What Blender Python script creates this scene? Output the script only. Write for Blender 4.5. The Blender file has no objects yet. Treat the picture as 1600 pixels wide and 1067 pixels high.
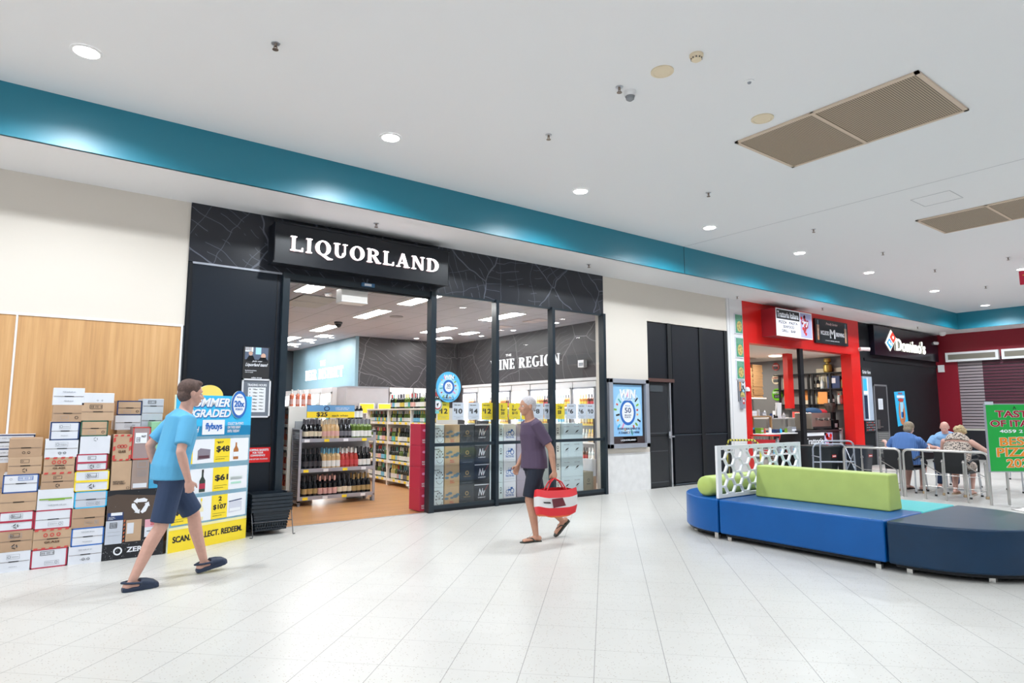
import bpy, bmesh, math, random
from mathutils import Vector, Matrix
random.seed(7)
SC = bpy.context.scene
COL = SC.collection
PI = math.pi

# ------------------------------------------------------------------ camera
cam_d = bpy.data.cameras.new('camera')
cam = bpy.data.objects.new('camera', cam_d); COL.objects.link(cam)
cam_d.sensor_width = 36.0
cam_d.lens = 985.0 / 1600.0 * 36.0
cam_d.clip_start = 0.05; cam_d.clip_end = 200
PITCH = math.atan(111.5 / 985.0); YAW = math.radians(36.6)
cam.location = (0, 0, 1.5)
cam.rotation_euler = (PI / 2 + PITCH, 0, -YAW)
SC.camera = cam
# ------------------------------------------------------------------ world, exposure
W = bpy.data.worlds.new('world'); SC.world = W; W.use_nodes = True
W.node_tree.nodes['Background'].inputs[0].default_value = (0.80, 0.90, 1.0, 1)
W.node_tree.nodes['Background'].inputs[1].default_value = 0.9
SC.view_settings.view_transform = 'Standard'
SC.view_settings.look = 'None'
SC.view_settings.exposure = 0.40
SC.view_settings.gamma = 1
SC.view_settings.use_curve_mapping = False
DOWNLIGHT_W = 300.0       # each recessed mall downlight
TROFFER = 30.0            # emission of the shop's ceiling panels
SC.cycles.max_bounces = 8; SC.cycles.diffuse_bounces = 4; SC.cycles.glossy_bounces = 3
SC.cycles.transmission_bounces = 4; SC.cycles.transparent_max_bounces = 10
SC.cycles.sample_clamp_indirect = 6.0
SC.cycles.caustics_reflective = False; SC.cycles.caustics_refractive = False

# ------------------------------------------------------------------ placing: a photo direction meets a real plane of the building
_F = Vector((math.sin(YAW) * math.cos(PITCH), math.cos(YAW) * math.cos(PITCH), math.sin(PITCH)))
_R = Vector((math.cos(YAW), -math.sin(YAW), 0)); _U = _R.cross(_F)
def _ray(x, y): return _F + _R * ((x - 800) / 985.0) - _U * ((y - 533.5) / 985.0)
def at_y(x, y, Y): d = _ray(x, y); return Vector((0, 0, 1.5)) + d * (Y / d.y)
def at_x(x, y, X): d = _ray(x, y); return Vector((0, 0, 1.5)) + d * (X / d.x)
def at_z(x, y, Z): d = _ray(x, y); return Vector((0, 0, 1.5)) + d * ((Z - 1.5) / d.z)

# ------------------------------------------------------------------ materials
_M = {}
def mat(name, col=(.5, .5, .5), rough=.5, metal=0., emit=0., spec=.5, coat=0., noise=0., nscale=20., bump=0.):
    if name in _M: return _M[name]
    m = bpy.data.materials.new(name); m.use_nodes = True; nt = m.node_tree
    b = nt.nodes['Principled BSDF']
    b.inputs['Base Color'].default_value = (*col, 1); b.inputs['Roughness'].default_value = rough
    b.inputs['Metallic'].default_value = metal; b.inputs['Specular IOR Level'].default_value = spec
    b.inputs['Coat Weight'].default_value = coat
    if emit:
        b.inputs['Emission Color'].default_value = (*col, 1); b.inputs['Emission Strength'].default_value = emit
    if noise or bump:
        tc = nt.nodes.new('ShaderNodeTexCoord'); n = nt.nodes.new('ShaderNodeTexNoise')
        n.inputs['Scale'].default_value = nscale; n.inputs['Detail'].default_value = 4
        nt.links.new(tc.outputs['Object'], n.inputs['Vector'])
        if noise:
            r = nt.nodes.new('ShaderNodeValToRGB')
            r.color_ramp.elements[0].position = .3; r.color_ramp.elements[1].position = .7
            r.color_ramp.elements[0].color = (*[c * (1 - noise) for c in col], 1)
            r.color_ramp.elements[1].color = (*[min(1, c * (1 + noise)) for c in col], 1)
            nt.links.new(n.outputs['Fac'], r.inputs['Fac']); nt.links.new(r.outputs['Color'], b.inputs['Base Color'])
        if bump:
            bp = nt.nodes.new('ShaderNodeBump'); bp.inputs['Strength'].default_value = bump; bp.inputs['Distance'].default_value = .01
            nt.links.new(n.outputs['Fac'], bp.inputs['Height']); nt.links.new(bp.outputs['Normal'], b.inputs['Normal'])
    _M[name] = m; return m

def node_mat(name):
    m = bpy.data.materials.new(name); m.use_nodes = True; _M[name] = m
    return m, m.node_tree, m.node_tree.nodes['Principled BSDF']
def N(nt, t, **kw):
    n = nt.nodes.new(t)
    for k, v in kw.items():
        if k == 'op': n.operation = v
        else: setattr(n, k, v)
    return n
def mth(nt, op, a, b=None, c=None):
    n = nt.nodes.new('ShaderNodeMath'); n.operation = op
    for i, v in enumerate((a, b, c)):
        if v is None: continue
        if isinstance(v, (int, float)): n.inputs[i].default_value = v
        else: nt.links.new(v, n.inputs[i])
    return n.outputs[0]
def mix(nt, fac, a, b):
    n = nt.nodes.new('ShaderNodeMix'); n.data_type = 'RGBA'
    for s, v in ((n.inputs['Factor'], fac), (n.inputs[6], a), (n.inputs[7], b)):
        if isinstance(v, (int, float)): s.default_value = v
        elif isinstance(v, tuple): s.default_value = (*v, 1)
        else: nt.links.new(v, s)
    return n.outputs[2]

def make_tile():
    m, nt, b = node_mat('terrazzo_tile')
    tc = N(nt, 'ShaderNodeTexCoord'); sp = N(nt, 'ShaderNodeSeparateXYZ'); nt.links.new(tc.outputs['Object'], sp.inputs[0])
    x, y = sp.outputs[0], sp.outputs[1]
    u = mth(nt, 'MULTIPLY', mth(nt, 'SUBTRACT', x, y), .70711); v = mth(nt, 'MULTIPLY', mth(nt, 'ADD', x, y), .70711)
    def line(c, off, w, soft):
        f = mth(nt, 'FRACT', mth(nt, 'DIVIDE', mth(nt, 'ADD', c, 425.5 * .4255 - off), .4255))
        d = mth(nt, 'MULTIPLY', mth(nt, 'ABSOLUTE', mth(nt, 'SUBTRACT', f, .5)), .4255)   # .5 at a joint
        return mth(nt, 'GREATER_THAN', d, .4255 / 2 - w)
    l1 = line(u, .1215 + .4255 / 2 + .4255 / 2, .0024, 0); l2 = line(v, 4.452 + .4255, .0020, 0)
    ns = N(nt, 'ShaderNodeTexVoronoi'); ns.inputs['Scale'].default_value = 55; nt.links.new(tc.outputs['Object'], ns.inputs['Vector'])
    chip = mth(nt, 'LESS_THAN', ns.outputs['Distance'], .21)
    sepc = N(nt, 'ShaderNodeSeparateColor'); nt.links.new(ns.outputs['Color'], sepc.inputs[0])
    sel = mth(nt, 'GREATER_THAN', sepc.outputs[0], .45)
    chip = mth(nt, 'MULTIPLY', chip, sel)
    big = N(nt, 'ShaderNodeTexNoise'); big.inputs['Scale'].default_value = 1.3; big.inputs['Detail'].default_value = 5
    nt.links.new(tc.outputs['Object'], big.inputs['Vector'])
    wn = N(nt, 'ShaderNodeTexWhiteNoise'); wn.noise_dimensions = '2D'
    cmb = N(nt, 'ShaderNodeCombineXYZ')
    nt.links.new(mth(nt, 'FLOOR', mth(nt, 'DIVIDE', mth(nt, 'SUBTRACT', u, .1215), .4255)), cmb.inputs[0])
    nt.links.new(mth(nt, 'FLOOR', mth(nt, 'DIVIDE', mth(nt, 'SUBTRACT', v, 4.452), .4255)), cmb.inputs[1])
    nt.links.new(cmb.outputs[0], wn.inputs['Vector'])
    base = mix(nt, mth(nt, 'MULTIPLY', wn.outputs['Value'], .8), (.57, .555, .53), (.61, .595, .57))
    base = mix(nt, mth(nt, 'MULTIPLY', big.outputs['Fac'], .5), base, (.53, .51, .47))
    cc = mix(nt, sepc.outputs[1], (.27, .25, .23), (.42, .34, .25))
    c = mix(nt, mth(nt, 'MULTIPLY', chip, .9), base, cc)
    c = mix(nt, mth(nt, 'MULTIPLY', l2, .6), c, (.28, .26, .24))
    c = mix(nt, mth(nt, 'MULTIPLY', l1, .85), c, (.20, .19, .18))
    nt.links.new(c, b.inputs['Base Color'])
    b.inputs['Roughness'].default_value = .33
    b.inputs['Specular IOR Level'].default_value = .45
    return m
def make_wood(name, c1, c2, c3, axis, plank=None, rough=.4):
    m, nt, b = node_mat(name)
    tc = N(nt, 'ShaderNodeTexCoord'); mp = N(nt, 'ShaderNodeMapping'); nt.links.new(tc.outputs['Object'], mp.inputs[0])
    s = [14, 14, 14]; s[axis] = .55; mp.inputs['Scale'].default_value = s
    n = N(nt, 'ShaderNodeTexNoise'); n.inputs['Scale'].default_value = 1.4; n.inputs['Detail'].default_value = 7; n.inputs['Roughness'].default_value = .62
    nt.links.new(mp.outputs[0], n.inputs['Vector'])
    r = N(nt, 'ShaderNodeValToRGB'); r.color_ramp.elements[0].position = .28; r.color_ramp.elements[0].color = (*c1, 1)
    r.color_ramp.elements[1].position = .72; r.color_ramp.elements[1].color = (*c3, 1)
    e = r.color_ramp.elements.new(.5); e.color = (*c2, 1)
    nt.links.new(n.outputs['Fac'], r.inputs['Fac']); c = r.outputs['Color']
    if plank:
        sp = N(nt, 'ShaderNodeSeparateXYZ'); nt.links.new(tc.outputs['Object'], sp.inputs[0])
        row = mth(nt, 'DIVIDE', sp.outputs[1], plank)
        f = mth(nt, 'FRACT', row); l = mth(nt, 'LESS_THAN', f, .03)
        wn = N(nt, 'ShaderNodeTexWhiteNoise'); wn.noise_dimensions = '1D'; nt.links.new(mth(nt, 'FLOOR', row), wn.inputs['W'])
        c = mix(nt, mth(nt, 'MULTIPLY', wn.outputs['Value'], .45), c, c1)
        c = mix(nt, mth(nt, 'MULTIPLY', l, .6), c, (.12, .06, .03))
    nt.links.new(c, b.inputs['Base Color']); b.inputs['Roughness'].default_value = rough
    return m
def make_map(name, base, line, rough=.35, sc=1.5, rot=.5):
    """street-map print: pale road lines on a plain ground"""
    m, nt, b = node_mat(name)
    tc = N(nt, 'ShaderNodeTexCoord'); mp = N(nt, 'ShaderNodeMapping'); nt.links.new(tc.outputs['Object'], mp.inputs[0])
    sp = N(nt, 'ShaderNodeSeparateXYZ'); nt.links.new(mp.outputs[0], sp.inputs[0])
    cm = N(nt, 'ShaderNodeCombineXYZ')
    nt.links.new(mth(nt, 'ADD', sp.outputs[0], sp.outputs[1]), cm.inputs[0]); nt.links.new(sp.outputs[2], cm.inputs[1])
    mp2 = N(nt, 'ShaderNodeMapping'); mp2.inputs['Rotation'].default_value = (0, 0, rot); nt.links.new(cm.outputs[0], mp2.inputs[0])
    nz = N(nt, 'ShaderNodeTexNoise'); nz.inputs['Scale'].default_value = 1.6; nt.links.new(mp2.outputs[0], nz.inputs['Vector'])
    wv = N(nt, 'ShaderNodeVectorMath'); wv.operation = 'MULTIPLY_ADD'; wv.inputs[1].default_value = (.32, .32, 0)
    nt.links.new(nz.outputs['Color'], wv.inputs[0]); nt.links.new(mp2.outputs[0], wv.inputs[2])
    def vor(feat, scale):
        v = N(nt, 'ShaderNodeTexVoronoi'); v.voronoi_dimensions = '2D'; v.feature = feat; v.inputs['Scale'].default_value = scale
        nt.links.new(wv.outputs[0], v.inputs['Vector']); return v
    road = mth(nt, 'LESS_THAN', vor('DISTANCE_TO_EDGE', sc).outputs['Distance'], .0095 * sc)
    cell = N(nt, 'ShaderNodeSeparateColor'); nt.links.new(vor('F1', sc).outputs['Color'], cell.inputs[0])
    th = mth(nt, 'MULTIPLY', cell.outputs[0], PI)
    w2 = N(nt, 'ShaderNodeSeparateXYZ'); nt.links.new(wv.outputs[0], w2.inputs[0])
    cs, sn = mth(nt, 'COSINE', th), mth(nt, 'SINE', th)
    uu = mth(nt, 'ADD', mth(nt, 'MULTIPLY', w2.outputs[0], cs), mth(nt, 'MULTIPLY', w2.outputs[1], sn))
    vv = mth(nt, 'SUBTRACT', mth(nt, 'MULTIPLY', w2.outputs[1], cs), mth(nt, 'MULTIPLY', w2.outputs[0], sn))
    l1 = mth(nt, 'LESS_THAN', mth(nt, 'FRACT', mth(nt, 'MULTIPLY', uu, 8.0)), .075)
    l2 = mth(nt, 'LESS_THAN', mth(nt, 'FRACT', mth(nt, 'MULTIPLY', vv, 2.7)), .022)
    on1 = mth(nt, 'GREATER_THAN', cell.outputs[1], .38); on2 = mth(nt, 'GREATER_THAN', cell.outputs[2], .2)
    brk = N(nt, 'ShaderNodeTexNoise'); brk.inputs['Scale'].default_value = 2.2; nt.links.new(mp2.outputs[0], brk.inputs['Vector'])
    on1 = mth(nt, 'MULTIPLY', on1, mth(nt, 'GREATER_THAN', brk.outputs['Fac'], .46))
    fine = mth(nt, 'MAXIMUM', mth(nt, 'MULTIPLY', l1, on1), mth(nt, 'MULTIPLY', l2, on2))
    f = mth(nt, 'MAXIMUM', road, mth(nt, 'MULTIPLY', fine, .7))
    nt.links.new(mix(nt, f, base, line), b.inputs['Base Color']); b.inputs['Roughness'].default_value = rough
    return m
def make_grid(name, base, line, px, py, w=.012, rough=.8, axes=(0, 1), off=(0, 0), amt=1.0):
    m, nt, b = node_mat(name)
    tc = N(nt, 'ShaderNodeTexCoord'); sp = N(nt, 'ShaderNodeSeparateXYZ'); nt.links.new(tc.outputs['Object'], sp.inputs[0])
    ls = []
    for a, p, o in zip(axes, (px, py), off):
        if not p: continue
        f = mth(nt, 'FRACT', mth(nt, 'DIVIDE', mth(nt, 'ADD', sp.outputs[a], 1000 * p - o), p))
        ls.append(mth(nt, 'LESS_THAN', f, w / p))
    l = ls[0] if len(ls) == 1 else mth(nt, 'MAXIMUM', ls[0], ls[1])
    nt.links.new(mix(nt, mth(nt, 'MULTIPLY', l, amt), base, line), b.inputs['Base Color']); b.inputs['Roughness'].default_value = rough
    return m
def make_glass():
    m = bpy.data.materials.new('window_glass'); m.use_nodes = True; nt = m.node_tree; nt.nodes.clear()
    o = N(nt, 'ShaderNodeOutputMaterial'); mx = N(nt, 'ShaderNodeMixShader'); t = N(nt, 'ShaderNodeBsdfTransparent'); g = N(nt, 'ShaderNodeBsdfGlossy')
    t.inputs[0].default_value = (.95, .97, .97, 1); g.inputs['Roughness'].default_value = .01
    lw = N(nt, 'ShaderNodeLayerWeight'); lw.inputs[0].default_value = .5
    nt.links.new(mth(nt, 'MULTIPLY_ADD', mth(nt, 'POWER', lw.outputs['Facing'], 5.0), .9, .07), mx.inputs[0]); nt.links.new(t.outputs[0], mx.inputs[1]); nt.links.new(g.outputs[0], mx.inputs[2]); nt.links.new(mx.outputs[0], o.inputs[0])
    _M['window_glass'] = m; return m

TILE = make_tile(); GLASS = make_glass()
WOODWALL = make_wood('oak_veneer', (.50, .27, .115), (.62, .35, .15), (.70, .42, .20), 2, rough=.45)
WOODFLOOR = make_wood('timber_floor', (.42, .20, .08), (.56, .29, .13), (.66, .38, .19), 0, plank=.14, rough=.28)
MAPDARK = make_map('dark_street_map', (.016, .018, .026), (.115, .125, .16), .30, 1.0)
MAPWALL = make_map('grey_street_map', (.045, .041, .044), (.17, .16, .17), .4, .62, .9)
SHOPCEIL = make_grid('ceiling_tile', (.40, .40, .45), (.14, .14, .16), .62, 1.28, .012, .7, (0, 1), (0, 11.24))
white = mat('white_paint', (.86, .86, .87), .6)
ceilm = mat('ceiling_paint', (.84, .84, .86), .75)
cream = mat('cream_paint', (.73, .67, .60), .6)
pale = mat('pale_paint', (.80, .79, .80), .55)
teal = mat('teal_gloss_paint', (.006, .205, .30), .42, spec=.75)
black = mat('black', (.008, .009, .012), .45, spec=.3)
ink = mat('black_ink', (.02, .02, .022), .6)
blacksat = mat('black_satin', (.007, .009, .014), .33, spec=.4)
navyblk = mat('blue_black_panel', (.008, .013, .022), .33, spec=.35)
chrome = mat('brushed_steel', (.62, .60, .58), .28, 1)
alu = mat('aluminium', (.62, .64, .68), .38, .9)
greyframe = mat('silver_frame', (.40, .42, .48), .4, .4)
red = mat('red_paint', (.72, .015, .012), .3)
darkred = mat('burgundy_paint', (.27, .008, .022), .45)
crimson = mat('crimson', (.45, .03, .07), .45)
yellow = mat('yellow_print', (.95, .72, .03), .5)
whitep = mat('white_print', (.85, .87, .92), .5)
kraft = mat('kraft_card', (.47, .31, .20), .8, noise=.06, nscale=6)
kraft2 = mat('kraft_card_pale', (.53, .36, .235), .8, noise=.06, nscale=6)
cardw = mat('white_card', (.73, .75, .81), .6, noise=.03, nscale=5)
cardg = mat('grey_card', (.56, .60, .68), .6, noise=.03, nscale=5)
navy = mat('navy_print', (.02, .05, .16), .5)
bluep = mat('blue_print', (.02, .14, .50), .5)
redp = mat('red_print', (.62, .07, .06), .5)
greenp = mat('green_print', (.22, .42, .04), .5)
greyp = mat('grey_print', (.30, .32, .36), .5)
skyb = mat('sky_blue_print', (.04, .50, .86), .5)
lightb = mat('light_blue_print', (.38, .70, .90), .5)

# ------------------------------------------------------------------ mesh builder
class B:
    def __init__(s): s.v = []; s.f = []; s.m = []; s.sm = []; s.mats = []
    def mi(s, m):
        if m not in s.mats: s.mats.append(m)
        return s.mats.index(m)
    def poly(s, pts, m, smooth=False):
        i = len(s.v); s.v += [tuple(p) for p in pts]; s.f.append(tuple(range(i, i + len(pts)))); s.m.append(s.mi(m)); s.sm.append(smooth)
    def faces(s, pts, fs, m, smooth=False):
        i = len(s.v); s.v += [tuple(p) for p in pts]; k = s.mi(m)
        for f in fs: s.f.append(tuple(a + i for a in f)); s.m.append(k); s.sm.append(smooth)
    def box(s, x0, y0, z0, x1, y1, z1, m):
        x0, x1 = min(x0, x1), max(x0, x1); y0, y1 = min(y0, y1), max(y0, y1); z0, z1 = min(z0, z1), max(z0, z1)
        p = [(x, y, z) for z in (z0, z1) for y in (y0, y1) for x in (x0, x1)]
        s.faces(p, [(0, 2, 3, 1), (4, 5, 7, 6), (0, 1, 5, 4), (2, 6, 7, 3), (0, 4, 6, 2), (1, 3, 7, 5)], m); return s
    def obox(s, o, u, v, w, m):
        """box from corner o spanned by vectors u, v, w"""
        o, u, v, w = map(Vector, (o, u, v, w))
        p = [o + u * a + v * b + w * c for c in (0, 1) for b in (0, 1) for a in (0, 1)]
        fs = [(0, 2, 3, 1), (4, 5, 7, 6), (0, 1, 5, 4), (2, 6, 7, 3), (0, 4, 6, 2), (1, 3, 7, 5)]
        if u.cross(v).dot(w) < 0: fs = [tuple(reversed(f)) for f in fs]
        s.faces(p, fs, m); return s
    def prism(s, pts2, O, U, V, N_, d, m, msides=None):
        """2-D outline on frame O,U,V extruded by d along N_"""
        O, U, V, N_ = map(Vector, (O, U, V, N_)); a = [O + U * p[0] + V * p[1] for p in pts2]; b = [p + N_ * d for p in a]; n = len(a)
        s.poly(b, m); s.poly(list(reversed(a)), m)
        for i in range(n):
            j = (i + 1) % n; s.poly([a[i], a[j], b[j], b[i]], msides or m)
        return s
    def ring(s, c, ax1, ax2, r1, r2, n): return [c + ax1 * (r1 * math.cos(2 * PI * i / n)) + ax2 * (r2 * math.sin(2 * PI * i / n)) for i in range(n)]
    def loft(s, rings, m, caps=True):
        n = len(rings[0]); pts = [p for r in rings for p in r]; fs = []
        for k in range(len(rings) - 1):
            for i in range(n):
                j = (i + 1) % n; fs.append((k * n + i, k * n + j, (k + 1) * n + j, (k + 1) * n + i))
        s.faces(pts, fs, m, True)
        if caps: s.poly(list(reversed(rings[0])), m); s.poly(rings[-1], m)
        return s
    def cyl(s, p0, p1, r0, r1, m, n=12):
        p0, p1 = Vector(p0), Vector(p1); d = (p1 - p0).normalized(); a = d.orthogonal().normalized(); b = d.cross(a)
        return s.loft([s.ring(p0, a, b, r0, r0, n), s.ring(p1, a, b, r1, r1, n)], m)
    def tube(s, pts, r, m, n=8):
        pts = [Vector(p) for p in pts]; rings = []; a = None
        for i, p in enumerate(pts):
            d = (pts[min(i + 1, len(pts) - 1)] - pts[max(i - 1, 0)]).normalized()
            a = (d.orthogonal() if a is None else (a - d * a.dot(d))).normalized(); b = d.cross(a)
            rings.append(s.ring(p, a, b, r, r, n))
        return s.loft(rings, m)
    def lathe(s, c, prof, m, n=16):
        """prof: [(r, z, material for the band above)]"""
        c = Vector(c)
        for k in range(len(prof) - 1):
            r0, z0 = prof[k][:2]; r1, z1 = prof[k + 1][:2]; mm = prof[k][2] if len(prof[k]) > 2 else m
            s.loft([s.ring(c + Vector((0, 0, z)), Vector((1, 0, 0)), Vector((0, 1, 0)), max(r, 1e-4), max(r, 1e-4), n) for r, z in ((r0, z0), (r1, z1))], mm, False)
        return s
    def ell(s, c, rx, ry, rz, m, n=14, k=9, rot=None):
        c = Vector(c); pts = []; fs = []
        for i in range(k + 1):
            t = PI * i / k
            for j in range(n):
                a = 2 * PI * j / n; p = Vector((rx * math.sin(t) * math.cos(a), ry * math.sin(t) * math.sin(a), rz * math.cos(t)))
                if rot: p = rot @ p
                pts.append(c + p)
        for i in range(k):
            for j in range(n):
                jj = (j + 1) % n; fs.append((i * n + j, (i + 1) * n + j, (i + 1) * n + jj, i * n + jj))
        s.faces(pts, fs, m, True); return s
    def mesh(s, name):
        me = bpy.data.meshes.new(name); me.from_pydata(s.v, [], s.f)
        for m in s.mats: me.materials.append(m)
        me.polygons.foreach_set('material_index', s.m); me.polygons.foreach_set('use_smooth', s.sm); me.update(); return me
    def build(s, name, parent=None, loc=None, bevel=0, merge=False, **props):
        sh = None
        if parent is not None:
            sh = Vector(); q = parent
            while q is not None: sh += Vector(q.location); q = q.parent
        elif loc is None and 'kind' not in props and s.v:
            xs, ys, zs = zip(*s.v); sh = Vector(((min(xs) + max(xs)) / 2, (min(ys) + max(ys)) / 2, min(zs)))
            loc = sh.copy()
        if sh is not None: s.v = [(a - sh.x, b_ - sh.y, c - sh.z) for a, b_, c in s.v]
        me = s.mesh(name)
        if merge:
            bm = bmesh.new(); bm.from_mesh(me); bmesh.ops.remove_doubles(bm, verts=bm.verts, dist=1e-5); bmesh.ops.recalc_face_normals(bm, faces=bm.faces); bm.to_mesh(me); bm.free()
        o = bpy.data.objects.new(name, me); COL.objects.link(o)
        if parent is not None:
            o.parent = parent
        if loc is not None: o.location = loc
        if bevel:
            md = o.modifiers.new('bevel', 'BEVEL'); md.width = bevel; md.segments = 3; md.limit_method = 'ANGLE'; md.angle_limit = .7
        for k, v in props.items(): o[k] = v
        return o
def empty(name, loc=(0, 0, 0), rz=0, **props):
    o = bpy.data.objects.new(name, None); COL.objects.link(o); o.location = loc; o.rotation_euler = (0, 0, rz); o.empty_display_size = .1
    for k, v in props.items(): o[k] = v
    return o
def T(label, category, group=None):
    d = dict(label=label, category=category)
    if group: d['group'] = group
    return d
STR = dict(kind='structure')
def copy_tree(o, loc=None, rz=None, label=None, group=None, parent=None):
    c = o.copy(); COL.objects.link(c)
    if parent is not None: c.parent = parent
    if loc is not None: c.location = loc
    if rz is not None: c.rotation_euler = (0, 0, rz)
    if label: c['label'] = label
    if group: c['group'] = group
    for ch in list(o.children): copy_tree(ch, parent=c)
    return c

# ------------------------------------------------------------------ flat print (text, blocks of colour) laid on a real surface
_TX = {}
def text2d(body, bold=0., shear=0.):
    k = (body, bold, shear)
    if k in _TX: return _TX[k]
    cu = bpy.data.curves.new('t', 'FONT'); cu.body = body; cu.offset = bold; cu.shear = shear; cu.resolution_u = 4; cu.size = 1
    o = bpy.data.objects.new('t', cu); COL.objects.link(o)
    dg = bpy.context.evaluated_depsgraph_get(); me = bpy.data.meshes.new_from_object(o.evaluated_get(dg))
    vs = [(v.co.x, v.co.y) for v in me.vertices]; fs = [tuple(p.vertices) for p in me.polygons]
    COL.objects.unlink(o); bpy.data.objects.remove(o); bpy.data.curves.remove(cu); bpy.data.meshes.remove(me)
    x0 = min(v[0] for v in vs); x1 = max(v[0] for v in vs); y0 = min(v[1] for v in vs); y1 = max(v[1] for v in vs)
    vs = [((x - x0) / (x1 - x0), (y - y0) / (y1 - y0)) for x, y in vs]
    _TX[k] = (vs, fs, (x1 - x0) / (y1 - y0)); return _TX[k]
class Sheet:
    """draws on builder b in frame O + u*U + v*V, each layer a hair above the last"""
    def __init__(s, b, O, U, V, su=1, sv=1, lay=.0012):
        s.b = b; s.O = Vector(O); s.U = Vector(U).normalized() * su; s.V = Vector(V).normalized() * sv; s.N = s.U.cross(s.V).normalized(); s.lay = lay; s.k = 1
    def P(s, u, v): return s.O + s.U * u + s.V * v + s.N * (s.lay * s.k)
    def up(s): s.k += 1; return s
    def at(s, k): s.k = k; return s
    def rect(s, u0, v0, u1, v1, m): s.b.poly([s.P(u0, v0), s.P(u1, v0), s.P(u1, v1), s.P(u0, v1)], m); return s
    def poly(s, pts, m): s.b.poly([s.P(*p) for p in pts], m); return s
    def ell(s, cu, cv, ru, rv, m, n=24): s.b.poly([s.P(cu + ru * math.cos(2 * PI * i / n), cv + rv * math.sin(2 * PI * i / n)) for i in range(n)], m); return s
    def ringe(s, cu, cv, ru, rv, w, m, a0=0, a1=2 * PI, n=24):
        for i in range(n):
            t0 = a0 + (a1 - a0) * i / n; t1 = a0 + (a1 - a0) * (i + 1) / n
            s.poly([(cu + ru * (1 - w) * math.cos(t0), cv + rv * (1 - w) * math.sin(t0)), (cu + ru * math.cos(t0), cv + rv * math.sin(t0)), (cu + ru * math.cos(t1), cv + rv * math.sin(t1)), (cu + ru * (1 - w) * math.cos(t1), cv + rv * (1 - w) * math.sin(t1))], m)
        return s
    def frame(s, u0, v0, u1, v1, w, m):
        s.rect(u0, v0, u1, v0 + w, m); s.rect(u0, v1 - w, u1, v1, m); s.rect(u0, v0, u0 + w, v1, m); s.rect(u1 - w, v0, u1, v1, m); return s
    def line(s, a, b_, w, m):
        d = Vector((b_[0] - a[0], b_[1] - a[1])); n = Vector((-d.y, d.x)).normalized() * (w / 2)
        return s.poly([(a[0] - n.x, a[1] - n.y), (b_[0] - n.x, b_[1] - n.y), (b_[0] + n.x, b_[1] + n.y), (a[0] + n.x, a[1] + n.y)], m)
    def text(s, t, u0, v0, u1, v1, m, bold=.02, shear=0., keep=False, skew=0.):
        fat = max(0, bold - .015); vs, fs, asp = text2d(t, min(bold, .015), shear)
        if keep:
            w = (v1 - v0) * asp * s.V.length / s.U.length
            if w < u1 - u0: c = (u0 + u1) / 2; u0, u1 = c - w / 2, c + w / 2
        g = fat * (v1 - v0) * (.5 if '\n' in t else 1.0)
        for q_, (du, dv) in enumerate(((-g, -g * .5), (g, g * .5), (g, -g * .5), (-g, g * .5)) if fat > 0 else ((0, 0),)):
            s.b.faces([s.N * (q_ * s.lay * .2) + s.P(u0 + du + x * (u1 - u0), v0 + dv + y * (v1 - v0) + skew * x) for x, y in vs], fs, m)
        return s

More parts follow.
